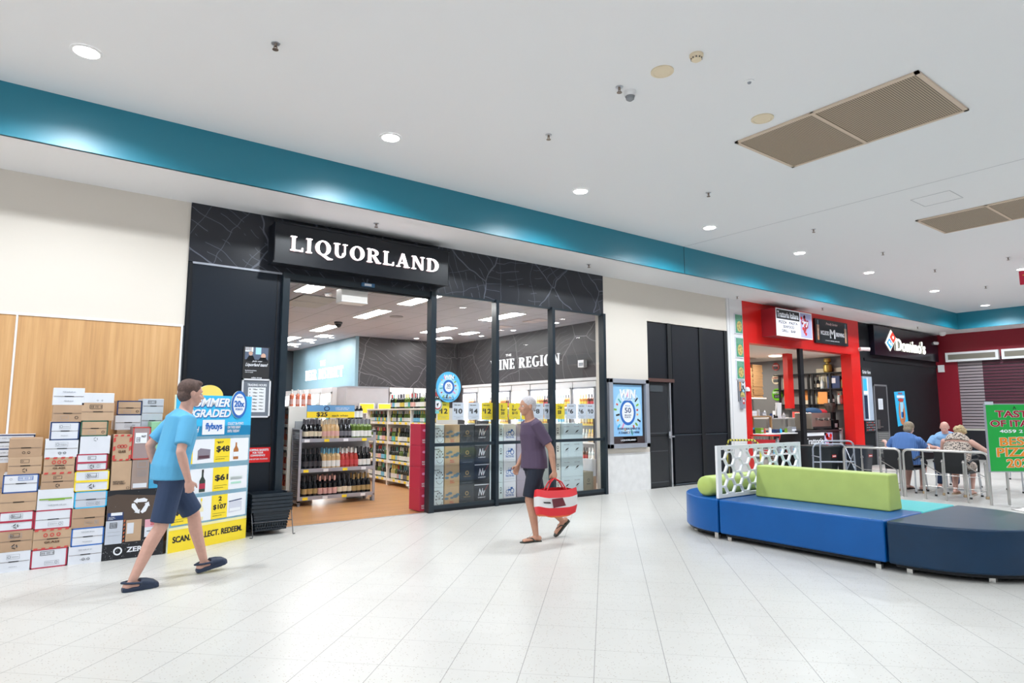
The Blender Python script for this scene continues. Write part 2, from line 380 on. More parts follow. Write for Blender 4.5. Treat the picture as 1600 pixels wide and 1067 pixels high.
# ------------------------------------------------------------------ serif capitals (cap height 1)
def _arc(cx, cy, rx, ry, ix, iy, a0, a1, n=14):
    out = []
    for i in range(n):
        t0 = a0 + (a1 - a0) * i / n; t1 = a0 + (a1 - a0) * (i + 1) / n
        out.append([(cx + ix * math.cos(t0), cy + iy * math.sin(t0)), (cx + rx * math.cos(t0), cy + ry * math.sin(t0)), (cx + rx * math.cos(t1), cy + ry * math.sin(t1)), (cx + ix * math.cos(t1), cy + iy * math.sin(t1))])
    return out
def _r(a, b, c, d): return [(a, b), (c, b), (c, d), (a, d)]
def serif(ch):
    t, h, s = .17, .07, .06     # stem, hairline, serif height
    st = lambda x: [_r(x, 0, x + t, 1), _r(x - .08, 0, x + t + .08, s), _r(x - .08, 1 - s, x + t + .08, 1)]
    if ch == 'L': return st(.08) + [_r(.2, 0, .66, s + .02), [(.58, 0), (.68, 0), (.68, .27), (.62, .27)]], .68
    if ch == 'I': return st(.08), .35
    if ch == 'O': return _arc(.43, .5, .43, .52, .22, .45, 0, 2 * PI, 28), .86
    if ch == 'Q': return _arc(.43, .5, .43, .52, .22, .45, 0, 2 * PI, 28) + [[(.30, .02), (.50, .04), (.80, -.16), (.98, -.20), (1.0, -.25), (.72, -.30), (.50, -.14)]], .88
    if ch == 'U': return [_r(.08, .35, .08 + t, 1), _r(0, 1 - s, .36, 1), _r(.62, .35, .62 + h, 1), _r(.52, 1 - s, .80, 1)] + _arc(.385, .35, .305, .37, .13, .29, PI, 2 * PI), .80
    if ch == 'R': return st(.08) + _arc(.36, .74, .34, .26, .16, .19, -PI / 2, PI / 2) + [_r(.25, 1 - s, .37, 1), _r(.25, .48, .37, .55), [(.34, .50), (.52, .50), (.82, 0), (.60, 0)], _r(.60, 0, .88, s)], .86
    if ch == 'A': return [[(.36, 1.02), (.46, 1.02), (.16, 0), (.08, 0)], [(.34, 1.02), (.50, 1.02), (.80, 0), (.58, 0)], _r(.2, .28, .6, .35), _r(0, 0, .26, s), _r(.50, 0, .88, s)], .86
    if ch == 'N': return [_r(.10, 0, .17, 1), _r(0, 0, .28, s), _r(.70, 0, .77, 1), _r(.60, 1 - s, .87, 1), [(.06, 1), (.27, 1), (.77, 0), (.66, 0)], _r(0, 1 - s, .2, 1)], .87
    if ch == 'D': return st(.08) + _arc(.36, .5, .46, .5, .25, .42, -PI / 2, PI / 2) + [_r(.25, 1 - s, .37, 1), _r(.25, 0, .37, s)], .82
    if ch == 'W': return [[(0.02, 1), (.22, 1), (.42, 0), (.34, 0)], [(.34, 0), (.42, 0), (.62, 1), (.54, 1)], [(.46, 1), (.66, 1), (.88, 0), (.80, 0)], [(.80, 0), (.88, 0), (1.10, 1), (1.02, 1)], _r(-.04, 1 - s, .30, 1), _r(.44, 1 - s, .72, 1), _r(.94, 1 - s, 1.2, 1)], 1.18
    if ch == 'E': return st(.08) + [_r(.2, 0, .62, s), _r(.2, 1 - s, .6, 1), _r(.2, .46, .48, .53), [(.56, 0), (.64, 0), (.64, .26), (.60, .26)], [(.54, 1), (.61, 1), (.61, .76), (.57, .76)], _r(.45, .38, .49, .61)], .66
    if ch == 'B': return st(.08) + _arc(.36, .74, .28, .26, .11, .19, -PI / 2, PI / 2) + _arc(.38, .26, .33, .26, .15, .19, -PI / 2, PI / 2) + [_r(.25, 1 - s, .38, 1), _r(.25, 0, .39, s), _r(.25, .46, .38, .53)], .72
    if ch == 'G': return _arc(.44, .5, .44, .52, .24, .45, .28 * PI, 1.78 * PI, 24) + [_r(.62, .08, .8, .44), _r(.52, .40, .90, .46)], .88
    if ch == 'C': return _arc(.44, .5, .44, .52, .24, .45, .28 * PI, 1.72 * PI, 24) + [[(.66, .72), (.76, .66), (.76, 1), (.71, 1)]], .80
    if ch == 'S': return _arc(.31, .745, .27, .27, .11, .20, .2 * PI, 1.35 * PI) + _arc(.31, .265, .28, .28, .12, .21, -.80 * PI, .42 * PI) + [[(.10, .68), (.24, .80), (.58, .36), (.42, .24)]], .62
    if ch == 'T': return [_r(.29, 0, .29 + t, 1), _r(.2, 0, .57, s), _r(0, 1 - s, .77, 1), [(0, 1), (.05, 1), (.03, .74), (0, .74)], [(.72, 1), (.77, 1), (.77, .74), (.74, .74)]], .77
    return [], .35
def serif_word(word, U, V, Nn, O, height, width, depth, m, parent=None, sides=None, gap=.17):
    """builds each letter as its own raised piece; returns them"""
    adv = []; x = 0
    for ch in word:
        g, w = serif(ch); adv.append((g, x)); x += w + gap
    tot = x - gap; sx = width / tot; out = []
    for (g, x0), ch in zip(adv, word):
        if not g: continue
        b = B()
        for p in g: b.prism([((x0 + q[0]) * sx, q[1] * height) for q in p], O, U, V, Nn, depth, m, sides)
        out.append(b.build('letter', parent))
    return out
# ================================================================== THE BUILDING
D = 8.6          # plane of the shopfronts
ZC = 4.66; ZS = 4.135; YS = 7.5; XE = 24.4; XS = 23.22
def struct(name, b, **k): return b.build(name, kind='structure', **k)
b = B(); b.box(-14, -9, -.1, 26, D, 0, TILE); struct('floor', b)
b = B(); b.box(2.5, D, -.1, 9.6, 21, .002, WOODFLOOR); b.box(2.5, D - .01, -.05, 4.77, D + .03, .006, alu); struct('floor_shop', b)
b = B(); b.box(12.6, D, -.1, 19, 14, .001, mat('grey_vinyl', (.35, .34, .34), .4)); struct('floor_pizzeria', b)
b = B(); b.box(-14, -9, ZC, XS + .4, YS + .4, ZC + .1, ceilm)
b.box(9.66, -9, ZC - .002, 9.672, YS, ZC, mat('joint', (.55, .55, .58), .8)); struct('ceiling', b)
# lowered soffit with the teal upstand
b = B(); b.box(-14, YS + .02, ZS, XE, D + .3, ZS + .08, ceilm); b.box(XS + .02, -9, ZS, XE + .3, YS + .02, ZS + .08, ceilm); struct('ceiling_soffit', b)
b = B(); b.box(-14, YS, ZS, XS + .001, YS + .04, ZC, teal); b.box(9.66, YS - .004, ZS, 9.668, YS, ZC, ink); struct('trim_1', b)
b = B(); b.box(XS, -9, ZS, XS + .04, YS + .04, ZC, teal); struct('trim_2', b)
# far side of the mall behind the viewer, entrance end left open to daylight
b = B(); b.box(-14, -9.2, 0, 26, -9, ZC, mat('rear_wall_paint', (.45, .44, .46), .6)); struct('wall_rear', b)
# left wall: cream above, oak veneer panels below
b = B(); b.box(-14, D, 2.57, 1.35, D + .2, ZS, cream); struct('wall_left', b)
b = B()
for x0, x1 in ((-4.0, -2.76), (-2.75, -1.52), (-1.51, -.285), (-.265, 1.315)): b.box(x0, D, 0, x1, D + .2, 2.555, WOODWALL)
struct('wall_left_panelling', b)
b = B(); b.box(-4, D - .012, 2.553, 1.335, D, 2.582, white); b.box(-.283, D - .012, 0, -.267, D, 2.553, white); b.box(1.315, D - .015, 0, 1.335, D, 2.582, white); struct('trim_3', b)
# shopfront header with the street-map print
b = B(); b.box(1.35, D - .02, 3.385, 8.56, D + .18, ZS, MAPDARK); struct('wall_shopfront_header', b)
# dark panel left of the entrance
b = B()
b.box(1.35, D - .005, 0, 2.50, D + .2, 3.385, navyblk)
b.box(1.40, D - .02, 3.36, 2.50, D, 3.385, greyframe)
b.box(1.36, D - .03, 0, 1.40, D, 3.37, black); b.box(2.44, D - .012, .0, 2.455, D, 3.36, black); b.box(1.40, D - .012, 1.08, 2.46, D, 1.095, black); b.box(2.17, D - .01, 0, 2.18, D, 1.08, black)
struct('wall_shopfront_panel', b)
FR = mat('window_frame_black', (.012, .022, .032), .3)
def fbox(*a): 
    q = B(); q.box(*a, FR); return q
# glazed front: posts, rails, panes
posts = [(4.77, 4.86), (6.00, 6.06), (7.23, 7.29), (8.50, 8.56)]
b = B(); b.box(2.50, D - .08, 0, 2.59, D + .06, 3.385, FR); b.box(2.59, D - .04, 3.30, 4.77, D + .06, 3.385, FR); b.box(2.59, D - .03, 3.27, 4.77, D + .03, 3.30, black); struct('door_1', b)
for i, (a, c) in enumerate(zip(posts[:-1], posts[1:])):
    w = B(); x0, x1 = a[1] - .0, c[0]
    w.box(x0, D - .05, .045, x1, D + .01, .10, FR); w.box(x0, D - .05, 0, x1, D + .03, .045, black); w.box(x0, D - .05, .985, x1, D + .01, 1.035, FR); w.box(x0, D - .03, 3.35, x1, D + .03, 3.386, FR)
    w.box(*(a[0], D - .08, 0, a[1], D + .06, 3.386), FR)
    if i == 2: w.box(c[0], D - .08, 0, c[1], D + .06, 3.386, FR)
    o = struct('window_%d' % (i + 1), w)
    g = B(); g.poly([(x0, D - .02, .10), (x1, D - .02, .10), (x1, D - .02, .985), (x0, D - .02, .985)], GLASS); g.poly([(x0, D - .02, 1.035), (x1, D - .02, 1.035), (x1, D - .02, 3.35), (x0, D - .02, 3.35)], GLASS)
    g.build('glass_pane', o)
# pale wall between the shops with its course lines
PW = make_grid('pale_wall_panel', (.76, .75, .77), (.62, .61, .62), 0, .2, .004, .5, (0, 2), (0, .72), .0)
b = B(); b.box(8.56, D, 0, 9.82, D + .2, ZS, cream); b.box(9.82, D, 3.37, 12.53, D + .2, ZS, cream)
b.box(8.575, D - .012, .0, 9.81, D, .73, mat('pale_lower_panel', (.74, .73, .73), .5, noise=.05, nscale=9)); struct('wall_middle', b)
b = B(); b.box(12.53, D - .03, 0, 13.13, D + .2, ZS, pale); b.box(12.60, D - .035, 0, 12.615, D - .03, ZS, mat('seam', (.6, .6, .62), .6)); struct('wall_pillar', b)
# black doors
BD = mat('black_door_panel', (.012, .014, .019), .38, spec=.35); BDG = mat('black_gap', (.004, .005, .007), .5)
b = B(); b.box(9.82, D + .10, 0, 12.53, D + .2, 3.37, BDG); b.box(9.82, D, -.05, 12.53, D + .2, .018, BDG)
b.box(9.84, D + .02, 2.20, 10.44, D + .1, 3.35, BD); b.box(10.44, D - .01, 2.12, 10.56, D + .1, 3.37, BDG)
for x0, x1 in ((10.60, 11.50), (11.62, 12.42)):
    b.box(x0, D + .01, 1.07, x1, D + .1, 3.35, BD); b.box(x0, D + .01, .06, x1, D + .1, 1.03, BD)
    b.box(x0, D, 1.03, x1, D + .05, 1.055, mat('steel_rail_dark', (.08, .10, .12), .3, .6)); b.box(x0, D, .02, x1, D + .05, .045, mat('steel_rail_dark', (.08, .10, .12)))
b.box(11.50, D - .01, 0, 11.62, D + .1, 3.37, BDG); b.box(12.42, D - .01, 0, 12.53, D + .1, 3.37, BDG)
b.box(9.82, D - .03, 2.13, 10.60, D + .04, 2.20, mat('bronze_rail', (.16, .09, .08), .35, .5)); struct('wall_service_screen', b)
b = B(); b.box(9.83, D + .03, .02, 10.43, D + .08, 2.12, mat('door_leaf_black', (.02, .022, .026), .4)); b.box(9.86, D + .02, 1.02, 10.42, D + .03, 1.05, BDG); b.box(9.86, D + .02, 1.08, 10.40, D + .03, 1.10, mat('door_line', (.06, .065, .075)))
b.box(9.86, D + .018, .10, 10.40, D + .03, .12, mat('door_line', (.06, .065, .075))); b.box(9.86, D + .018, .72, 10.40, D + .03, .735, mat('door_line', (.06, .065, .075)))
b.box(9.88, D + .018, 1.93, 10.28, D + .03, 2.06, mat('door_vent', (.05, .06, .07)))
o = struct('door_2', b)
b = B(); b.box(10.46, D - .01, .0, 10.50, D + .05, 2.12, alu); b.build('door_post', o)
b = B(); b.cyl((10.42, D - .02, .98), (10.42, D - .02, 1.12), .03, .03, alu); b.box(10.38, D - .05, 1.0, 10.54, D - .02, 1.03, alu); b.build('door_handle', o)
# pizzeria front: red frame
b = B(); b.box(13.13, D - .04, 3.15, 18.85, D + .2, ZS, red); b.box(13.13, D - .04, 0, 13.35, D + .2, 3.15, red); b.box(18.32, D - .04, 0, 18.85, D + .25, 3.15, red)
struct('wall_pizzeria_front', b)
b = B(); b.box(15.62, D - .02, 0, 15.78, D + .06, 3.15, black); struct('trim_4', b)
# far black wall
BW = mat('black_wall_tile', (.010, .012, .015), .5, spec=.3, noise=.15, nscale=3)
b = B(); b.box(18.85, D, 0, XE, D + .2, ZS, BW); struct('wall_far_black', b)
b = B(); b.box(19.15, D - .03, 3.02, XE, D, 3.10, black); struct('trim_5', b)
# end wall, burgundy, with shutter opening
b = B(); b.box(XE, 7.98, 0, XE + .2, D + .2, ZS, darkred); b.box(XE, -9, 3.30, XE + .2, 7.98, ZS, darkred); b.box(XE + .35, -9, 0, XE + .45, 8, 3.3, mat('shutter_room', (.02, .012, .02), .5)); struct('wall_right', b)
# shop interior
IW = mat('dark_interior_wall', (.035, .045, .055), .45)
b = B(); b.box(2.4, D + .06, 3.5, 9.75, 21.1, 3.6, SHOPCEIL); struct('ceiling_shop', b)
b = B(); b.box(2.4, 20.7, 0, 9.75, 20.8, 3.5, IW); struct('wall_shop_back', b)
b = B(); b.box(2.39, D + .2, 0, 2.49, 20.8, 3.5, IW); struct('wall_shop_left', b)
b = B(); b.box(6.5, 15.6, 0, 9.6, 15.7, 3.5, MAPWALL); struct('wall_shop_map', b)
b = B(); b.box(6.49, 15.59, 0, 6.58, 20.7, 3.5, mat('ice_blue_wall', (.24, .38, .45), .5, noise=.05, nscale=2)); struct('wall_shop_blue', b)
b = B(); b.box(9.6, D + .2, 0, 9.7, 15.6, 3.5, MAPWALL); struct('wall_shop_right', b)
# pizzeria interior
b = B(); b.box(12.6, D + .2, 3.17, 19, 14, 3.27, mat('warm_ceiling', (.80, .77, .70), .7)); struct('ceiling_pizzeria', b)
GW = mat('grey_tile_wall', (.23, .235, .24), .5)
b = B(); b.box(18.9, D + .2, 0, 19.0, 14, 3.2, GW); b.box(12.6, 13.9, 0, 18.9, 14, 3.2, GW); b.box(12.5, D + .2, 0, 12.6, 14, 3.2, GW); struct('wall_pizzeria_inside', b)

# ================================================================== LAMPS AND CEILING FITTINGS
LAMP = mat('lamp_lens', (1, .98, .96), .4, emit=30)
def downlight(x, y, label, z=ZC, w=DOWNLIGHT_W, r=.10, grp=None, spot=True):
    t = empty('ceiling_downlight', (x, y, z), **T(label, 'ceiling light', grp))
    b = B(); b.lathe((x, y, z), [(r + .025, -.001), (r + .025, -.008), (r, -.010), (r, -.004)], white, 24); b.build('trim_ring', t)
    b = B(); b.lathe((x, y, z), [(r, -.004), (.0, -.006)], LAMP, 24); b.build('lamp_lens', t)
    if spot:
        l = bpy.data.lights.new('downlight_beam', 'SPOT'); l.energy = w; l.spot_size = math.radians(158); l.spot_blend = .55; l.shadow_soft_size = .09; l.color = (.88, .95, 1.0)
        o = bpy.data.objects.new('downlight_beam', l); COL.objects.link(o); o.parent = t; o.location = (0, 0, -.02)
    return t
names = ['above the cardboard boxes at the left', 'in front of the shop entrance, left of the sign', 'above the glass shopfront', 'in front of the black service doors', 'before the red pizzeria front', 'fifth from the right along the teal band', 'third from the far corner of the teal band', 'nearest the far corner of the teal band']
for x, n in zip((.11, 3.03, 6.0, 9.0, 11.9, 14.85, 18.5, 22.2), names): downlight(x, 6.43, 'round recessed ceiling downlight ' + n)
downlight(17.2, 4.24, 'round recessed ceiling downlight beside the hanging red sign')
for x in (-8.9, -5.9, -2.9): downlight(x, 6.43, 'round recessed downlight out of view to the left', grp='downlights out of view')
for y in (1.2, -2.4, -6.0):
    for x in (-10, -6, -2, 2, 6, 10, 14, 18): downlight(x, y, 'round recessed downlight out of view behind', w=DOWNLIGHT_W * .55, grp='downlights out of view')
for y in (4.0, 1.0, -3): downlight(21.2, y, 'round recessed downlight at the far end', grp='downlights out of view')

def air_grille(x0, y0, x1, y1, label, xm):
    t = empty('air_grille', ((x0 + x1) / 2, (y0 + y1) / 2, ZC), **T(label, 'air vent', None))
    b = B(); fr = mat('beige_metal', (.66, .53, .42), .5); sl = make_grid('grille_slats', (.43, .34, .245), (.10, .075, .05), 0, .022, .008, .5, (0, 1)) if 'grille_slats' not in _M else _M['grille_slats']
    for r in ((x0, y0, x0 + .04, y1), (x1 - .04, y0, x1, y1), (x0, y0, x1, y0 + .04), (x0, y1 - .04, x1, y1)): b.box(r[0], r[1], ZC - .02, r[2], r[3], ZC - .001, fr)
    b.box(xm[0], y0, ZC - .021, xm[1], y1, ZC - .001, fr) if xm[2] == 'x' else b.box(x0, xm[0], ZC - .021, x1, xm[1], ZC - .001, fr)
    b.build('frame', t)
    b = B(); b.box(x0 + .04, y0 + .04, ZC - .012, x1 - .04, y1 - .04, ZC - .002, sl); b.build('slats', t)
air_grille(6.32, 2.19, 7.58, 4.13, 'large beige slatted air grille nearer the viewer, two panels', (3.19, 3.225, 'y'))
air_grille(11.38, 2.2, 12.60, 4.15, 'beige slatted air grille farther away at the right edge of the ceiling', (3.16, 3.195, 'y'))

def sprinkler(x, y, label, z=ZC, c=None, grp=None):
    br = mat('sprinkler_metal', (.30, .24, .20), .35, .8)
    b = B(); b.cyl((x, y, z), (x, y, z - .006), .038, .036, alu); b.cyl((x, y, z - .006), (x, y, z - .03), .012, .012, br); b.cyl((x + .012, y, z - .03), (x + .012, y, z - .055), .004, .004, br, 6); b.cyl((x - .012, y, z - .03), (x - .012, y, z - .055), .004, .004, br, 6)
    b.cyl((x, y, z - .055), (x, y, z - .059), .026, .026, br)
    return b.build('sprinkler_head', **T(label, 'sprinkler', grp))
G = None
for x, y, n in ((1.41, 5.31, 'above the left half of the shop front, nearest the viewer'), (4.45, 5.29, 'between the two big downlights over the shop'), (7.53, 5.38, 'right of the downlight over the glass front'),
             (10.53, 5.42, 'just above the small ceiling hatch line'), (13.17, 5.42, 'beyond the second air grille'), (15.71, 5.42, 'above the second-last downlight'), (18.82, 5.41, 'nearest the far teal corner'), (15.66, 4.08, 'beside the hanging red sign'), (4.32, 4.06, 'tiny, left of the white dome camera')):
    sprinkler(x, y, 'small metal ceiling sprinkler ' + n)
for x, y, n in ((3.59, 8.02, 'over the lit shop sign'), (7.68, 8.04, 'over the right end of the street-map header'), (12.55, 8.3, 'over the white pillar'), (15.67, 7.95, 'over the red pizzeria front'), (21.5, 8.0, 'over the far black shop sign')):
    sprinkler(x, y, 'small metal sprinkler in the white soffit ' + n, ZS)
bg = mat('aged_cream_plastic', (.78, .66, .48), .5)
for x, y, r, n in ((4.43, 3.62, .105, 'smaller looking, beside the smoke detector'), (6.04, 3.60, .115, 'beside the corner of the large air grille')):
    b = B(); b.lathe((x, y, ZC), [(r, 0), (r, -.012), (r * .78, -.018), (r * .74, -.014), (0, -.016)], bg, 28); b.build('ceiling_speaker', **T('round yellowed cream ceiling speaker ' + n, 'speaker'))
b = B(); b.lathe((4.46, 3.26, ZC), [(.06, 0), (.06, -.02), (.045, -.03), (.045, -.05), (.03, -.06), (0, -.06)], bg, 20)
for i in range(10): a = i * PI / 5; b.box(4.46 + .046 * math.cos(a) - .004, 3.26 + .046 * math.sin(a) - .004, ZC - .046, 4.46 + .046 * math.cos(a) + .004, 3.26 + .046 * math.sin(a) + .004, ZC - .034, ink)
b.build('smoke_detector', **T('cream round smoke detector near the top of the picture', 'smoke detector'))
t = empty('dome_camera', (4.47, 4.06, ZC), **T('small white dome camera on the ceiling left of the beige discs', 'security camera'))
b = B(); b.lathe((4.47, 4.06, ZC), [(.06, 0), (.06, -.03), (.05, -.05)], white, 20); b.build('base', t)
b = B(); b.lathe((4.47, 4.06, ZC), [(.045, -.05), (.04, -.08), (.02, -.095), (0, -.1)], mat('grey_dome', (.25, .26, .28), .15), 20); b.build('dome', t)
t = empty('motion_sensor', (5.24, 3.24, ZC), **T('small flat white round sensor between the beige speakers', 'sensor'))
b = B(); b.lathe((5.24, 3.24, ZC), [(.045, 0), (.045, -.01), (.02, -.014)], white, 20); b.build('base', t)
b = B(); b.lathe((5.24, 3.24, ZC), [(.02, -.013), (.015, -.025), (0, -.028)], greyp, 16); b.build('lens', t)
b = B(); hl = mat('hatch_line', (.62, .62, .65), .8)
for r in ((10.21, 3.26, 10.73, 3.27), (10.21, 3.765, 10.73, 3.775), (10.21, 3.26, 10.22, 3.775), (10.72, 3.26, 10.73, 3.775)): b.box(r[0], r[1], ZC - .004, r[2], r[3], ZC, hl)
b.build('ceiling_hatch', **T('faint square access hatch outline in the white ceiling', 'hatch'))
# hanging red sign at the right edge
t = empty('hanging_sign', (17.0, 3.85, ZC), **T('red hanging sign with yellow writing cut off by the right picture edge', 'sign'))
c = at_z(1592, 427, 4.52); c2 = at_z(1592, 445, 4.2)
Ps = at_x(1592, 427, 16.0); 
b = B(); b.box(16.0, Ps.y - .8, 4.12, 16.06, Ps.y, 4.40, mat('sign_red', (.62, .01, .05), .4)); S = Sheet(b, (16.0, Ps.y, 4.12), (0, -1, 0), (0, 0, 1)); S.text('TO', .06, .09, .34, .20, mat('sign_gold', (.9, .5, .08), .5), bold=.03)
b.build('sign_panel', t)
for dy in (.1, .7): b = B(); b.tube([(16.03, Ps.y - dy, 4.40), (16.03, Ps.y - dy, ZC)], .006, alu); b.build('hanger', t)

# shop interior ceiling lights
TR = mat('troffer_lens', (1, .99, .97), .5, emit=TROFFER)
def troffer(x0, y0, x1, y1, label, grp=None):
    t = empty('ceiling_panel_light', ((x0 + x1) / 2, (y0 + y1) / 2, 3.5), **T(label, 'ceiling light', grp))
    b = B()
    for r in ((x0, y0, x0 + .02, y1), (x1 - .02, y0, x1, y1), (x0, y0, x1, y0 + .02), (x0, y1 - .02, x1, y1)): b.box(r[0], r[1], 3.492, r[2], r[3], 3.5, white)
    b.build('frame', t); b = B(); b.box(x0 + .02, y0 + .02, 3.494, x1 - .02, y1 - .02, 3.4995, TR); b.build('lens', t)
g = 'panel lights in the shop ceiling'
for k, (y0, n) in enumerate(((11.27, 'first inside the entrance'), (13.97, 'second inside the entrance'), (16.67, 'third inside the entrance'))): troffer(5.12, y0, 5.44, y0 + 1.27, 'long white ceiling panel light, ' + n, g)
for y0 in (15.75, 17.0, 18.3): troffer(5.63, y0, 5.97, y0 + .6, 'short white ceiling panel light before the pale blue wall', g)
for y0, n in ((9.98, 'behind the middle mullion'), (12.62, 'behind the left glass pane')): troffer(7.44, y0, 7.8, y0 + 1.3, 'long white ceiling panel light ' + n, g)
for y0 in (13.0, 14.35): troffer(8.40, y0, 8.70, y0 + .65, 'short ceiling panel light seen through the left glass pane', g)
for x0, y0 in ((3.2, 13.9), (3.2, 16.6), (3.2, 9.2), (5.12, 9.3), (4.2, 18.5)): troffer(x0, y0, x0 + .32, y0 + 1.2, 'long ceiling panel light out of view in the shop', 'panel lights out of view')
for x, y in ((9.1, 10.6), (9.1, 12.2), (9.1, 13.6)): downlight(x, y, 'small round spotlight washing the inside map wall', 3.5, 22, .06, 'wall washers in the shop')
for x, y in ((8.0, 15.1), (6.1, 16.3), (6.1, 17.8), (6.1, 19.2)): downlight(x, y, 'small round spotlight washing the back walls', 3.5, 14, .06, 'wall washers at the back of the shop')
gv = mat('grey_grille', (.34, .34, .33), .6, noise=.1, nscale=60)
for x0, y0, x1, y1, n in ((3.44, 10.56, 4.09, 11.8, 'left of the card reader over the entrance'), (8.38, 10.33, 8.69, 10.9, 'pinkish, behind the middle pane'), (8.38, 11.68, 8.69, 12.23, 'next deeper in')):
    b = B(); b.box(x0, y0, 3.485, x1, y1, 3.4995, gv if 'left' in n else mat('pinkish_grille', (.55, .47, .46), .6)); b.box(x0, (y0 + y1) / 2 - .01, 3.482, x1, (y0 + y1) / 2 + .01, 3.4995, greyp); b.build('air_vent', **T('square vent in the shop ceiling ' + n, 'air vent'))
t = empty('dome_camera', (5.16, 13.4, 3.5), **T('black dome camera on the shop ceiling inside the entrance', 'security camera'))
b = B(); b.lathe((5.16, 13.4, 3.5), [(.09, 0), (.09, -.04), (.07, -.05)], mat('dark_plastic', (.06, .06, .07), .4), 18); b.build('base', t)
b = B(); b.lathe((5.16, 13.4, 3.5), [(.07, -.05), (.06, -.09), (.03, -.12), (0, -.125)], black, 18); b.build('dome', t)
b = B(); b.lathe((3.763, 10.25, 3.5), [(.07, 0), (.07, -.02), (.05, -.05), (0, -.055)], white, 18); b.build('smoke_detector', **T('white smoke detector on the shop ceiling by the square vent', 'smoke detector'))
b = B(); b.lathe((5.83, 11.9, 3.5), [(.14, 0), (.14, -.01), (0, -.012)], mat('speaker_grey', (.25, .24, .25), .7), 24); b.build('ceiling_speaker', **T('grey round speaker in the shop ceiling right of the first panel light', 'speaker'))
# air curtain / sensor box over the entrance
b = B(); b.box(3.38, D + .08, 3.10, 3.78, D + .3, 3.3, mat('sensor_white', (.80, .76, .72), .4)); b.box(3.375, D + .075, 3.10, 3.785, D + .1, 3.12, white); b.build('door_sensor', bevel=.01, **T('white plastic box hanging under the entrance header', 'sensor'))
b = B(); b.box(3.62, D - .07, 3.33, 3.82, D - .03, 3.385, mat('sticker_blue', (.05, .15, .3), .4)); S = Sheet(b, (3.62, D - .07, 3.33), (1, 0, 0), (0, 0, 1)); S.rect(.04, .01, .15, .045, whitep); b.build('door_badge', **T('tiny blue and white badge on the entrance header', 'badge'))
# ================================================================== SHOP SIGN
UX, UZ, NY = (1, 0, 0), (0, 0, 1), (0, -1, 0)
t = empty('shop_sign', (3.62, D, 3.46), **T('long black sign box with glowing white serif letters over the shop entrance', 'sign'))
b = B(); b.box(2.30, D - .30, 3.46, 4.94, D, 4.0, blacksat); b.build('sign_box', t, bevel=.012)
b = B(); b.box(2.29, D - .31, 3.45, 4.95, D - .27, 3.475, blacksat); b.box(2.29, D - .31, 3.985, 4.95, D - .27, 4.01, blacksat); b.build('edge_trim', t)
LET = mat('letter_glow', (1, .93, .93), .5, emit=2.6); LETS = mat('letter_side', (.9, .75, .75), .5, emit=.8)
serif_word('LIQUORLAND', Vector(UX), Vector(UZ), Vector(NY), Vector((2.50, D - .305, 3.635)), .195, 2.24, .03, LET, t, LETS)

# ================================================================== PAPERS AND SIGNS ON THE DARK PANEL
b = B(); b.box(2.05, D - .018, 1.93, 2.38, D - .005, 2.36, blacksat); S = Sheet(b, (2.05, D - .018, 1.93), UX, UZ)
S.rect(0, 0, .33, .43, ink).up(); S.rect(.02, .26, .31, .42, mat('photo_dusk', (.10, .13, .20), .5)).up()
S.rect(.02, .36, .12, .42, whitep); S.rect(.15, .33, .22, .42, lightb); S.ell(.09, .34, .025, .03, mat('skin_print', (.62, .38, .28), .6)); S.ell(.25, .31, .03, .035, mat('skin_print', (.6, .4, .3))); S.poly([(.03, .24), (.07, .31), (.12, .31), (.15, .24)], black); S.poly([(.18, .24), (.21, .29), (.28, .29), (.31, .24)], black)
for k in range(4): S.rect(.025 + k * .02, .375, .035 + k * .02, .42, redp)
S.up().text('Join our', .11, .225, .24, .25, whitep, shear=.3); S.text('Liquorland team!', .03, .16, .31, .215, whitep, shear=.4)
S.text('liquorland.com.au/careers', .03, .105, .17, .125, whitep); S.text('scan to apply', .03, .085, .13, .10, whitep); S.text('coles group', .11, .01, .24, .035, whitep)
b.build('poster', **T('dark photo poster of two smiling people with white script on the black panel', 'poster'))
t = empty('notice_frame', (2.23, D, 1.44), **T('grey framed trading hours notice on the black panel', 'sign'))
b = B(); 
for r in ((2.05, 1.44, 2.07, 1.94), (2.39, 1.44, 2.41, 1.94), (2.05, 1.44, 2.41, 1.46), (2.05, 1.92, 2.41, 1.94)): b.box(r[0], D - .025, r[1], r[2], D, r[3], mat('white_frame', (.75, .76, .8), .35))
b.build('frame', t)
b = B(); b.box(2.07, D - .012, 1.46, 2.39, D, 1.92, mat('notice_grey', (.16, .18, .22), .5)); S = Sheet(b, (2.07, D - .012, 1.46), UX, UZ); S.rect(.06, .05, .28, .37, whitep).up().text('TRADING HOURS', .05, .385, .29, .415, whitep, bold=.03)
for i, (d_, o_, c_) in enumerate((('M', '9:00am', '9:00pm'), ('T', '9:00am', '9:00pm'), ('W', '9:00am', '9:00pm'), ('T', '9:00am', '9:00pm'), ('F', '9:00am', '9:00pm'), ('S', '9:00am', '9:00pm'), ('S', '9:00am', '7:00pm'))):
    z = .335 - i * .043; S.text(d_, .075, z, .09, z + .018, ink); S.text(o_, .12, z, .175, z + .018, ink); S.text(c_, .20, z, .255, z + .018, ink)
b.build('notice', t)
b = B(); b.box(2.13, D - .02, .865, 2.44, D - .004, 1.055, mat('sign_bright_red', (.75, .01, .012), .4)); S = Sheet(b, (2.13, D - .02, .865), UX, UZ)
S.text('SHOPPING BASKETS', .025, .145, .285, .172, whitep, bold=.04); S.text('FOR YOUR', .09, .112, .22, .136, whitep, bold=.04); S.text('CONVENIENCE', .065, .078, .245, .102, whitep, bold=.04); S.text('PLEASE RETURN TO STAND', .03, .035, .28, .052, whitep, bold=.02)
b.build('wall_sign', **T('small bright red notice above the black shopping baskets', 'sign'))

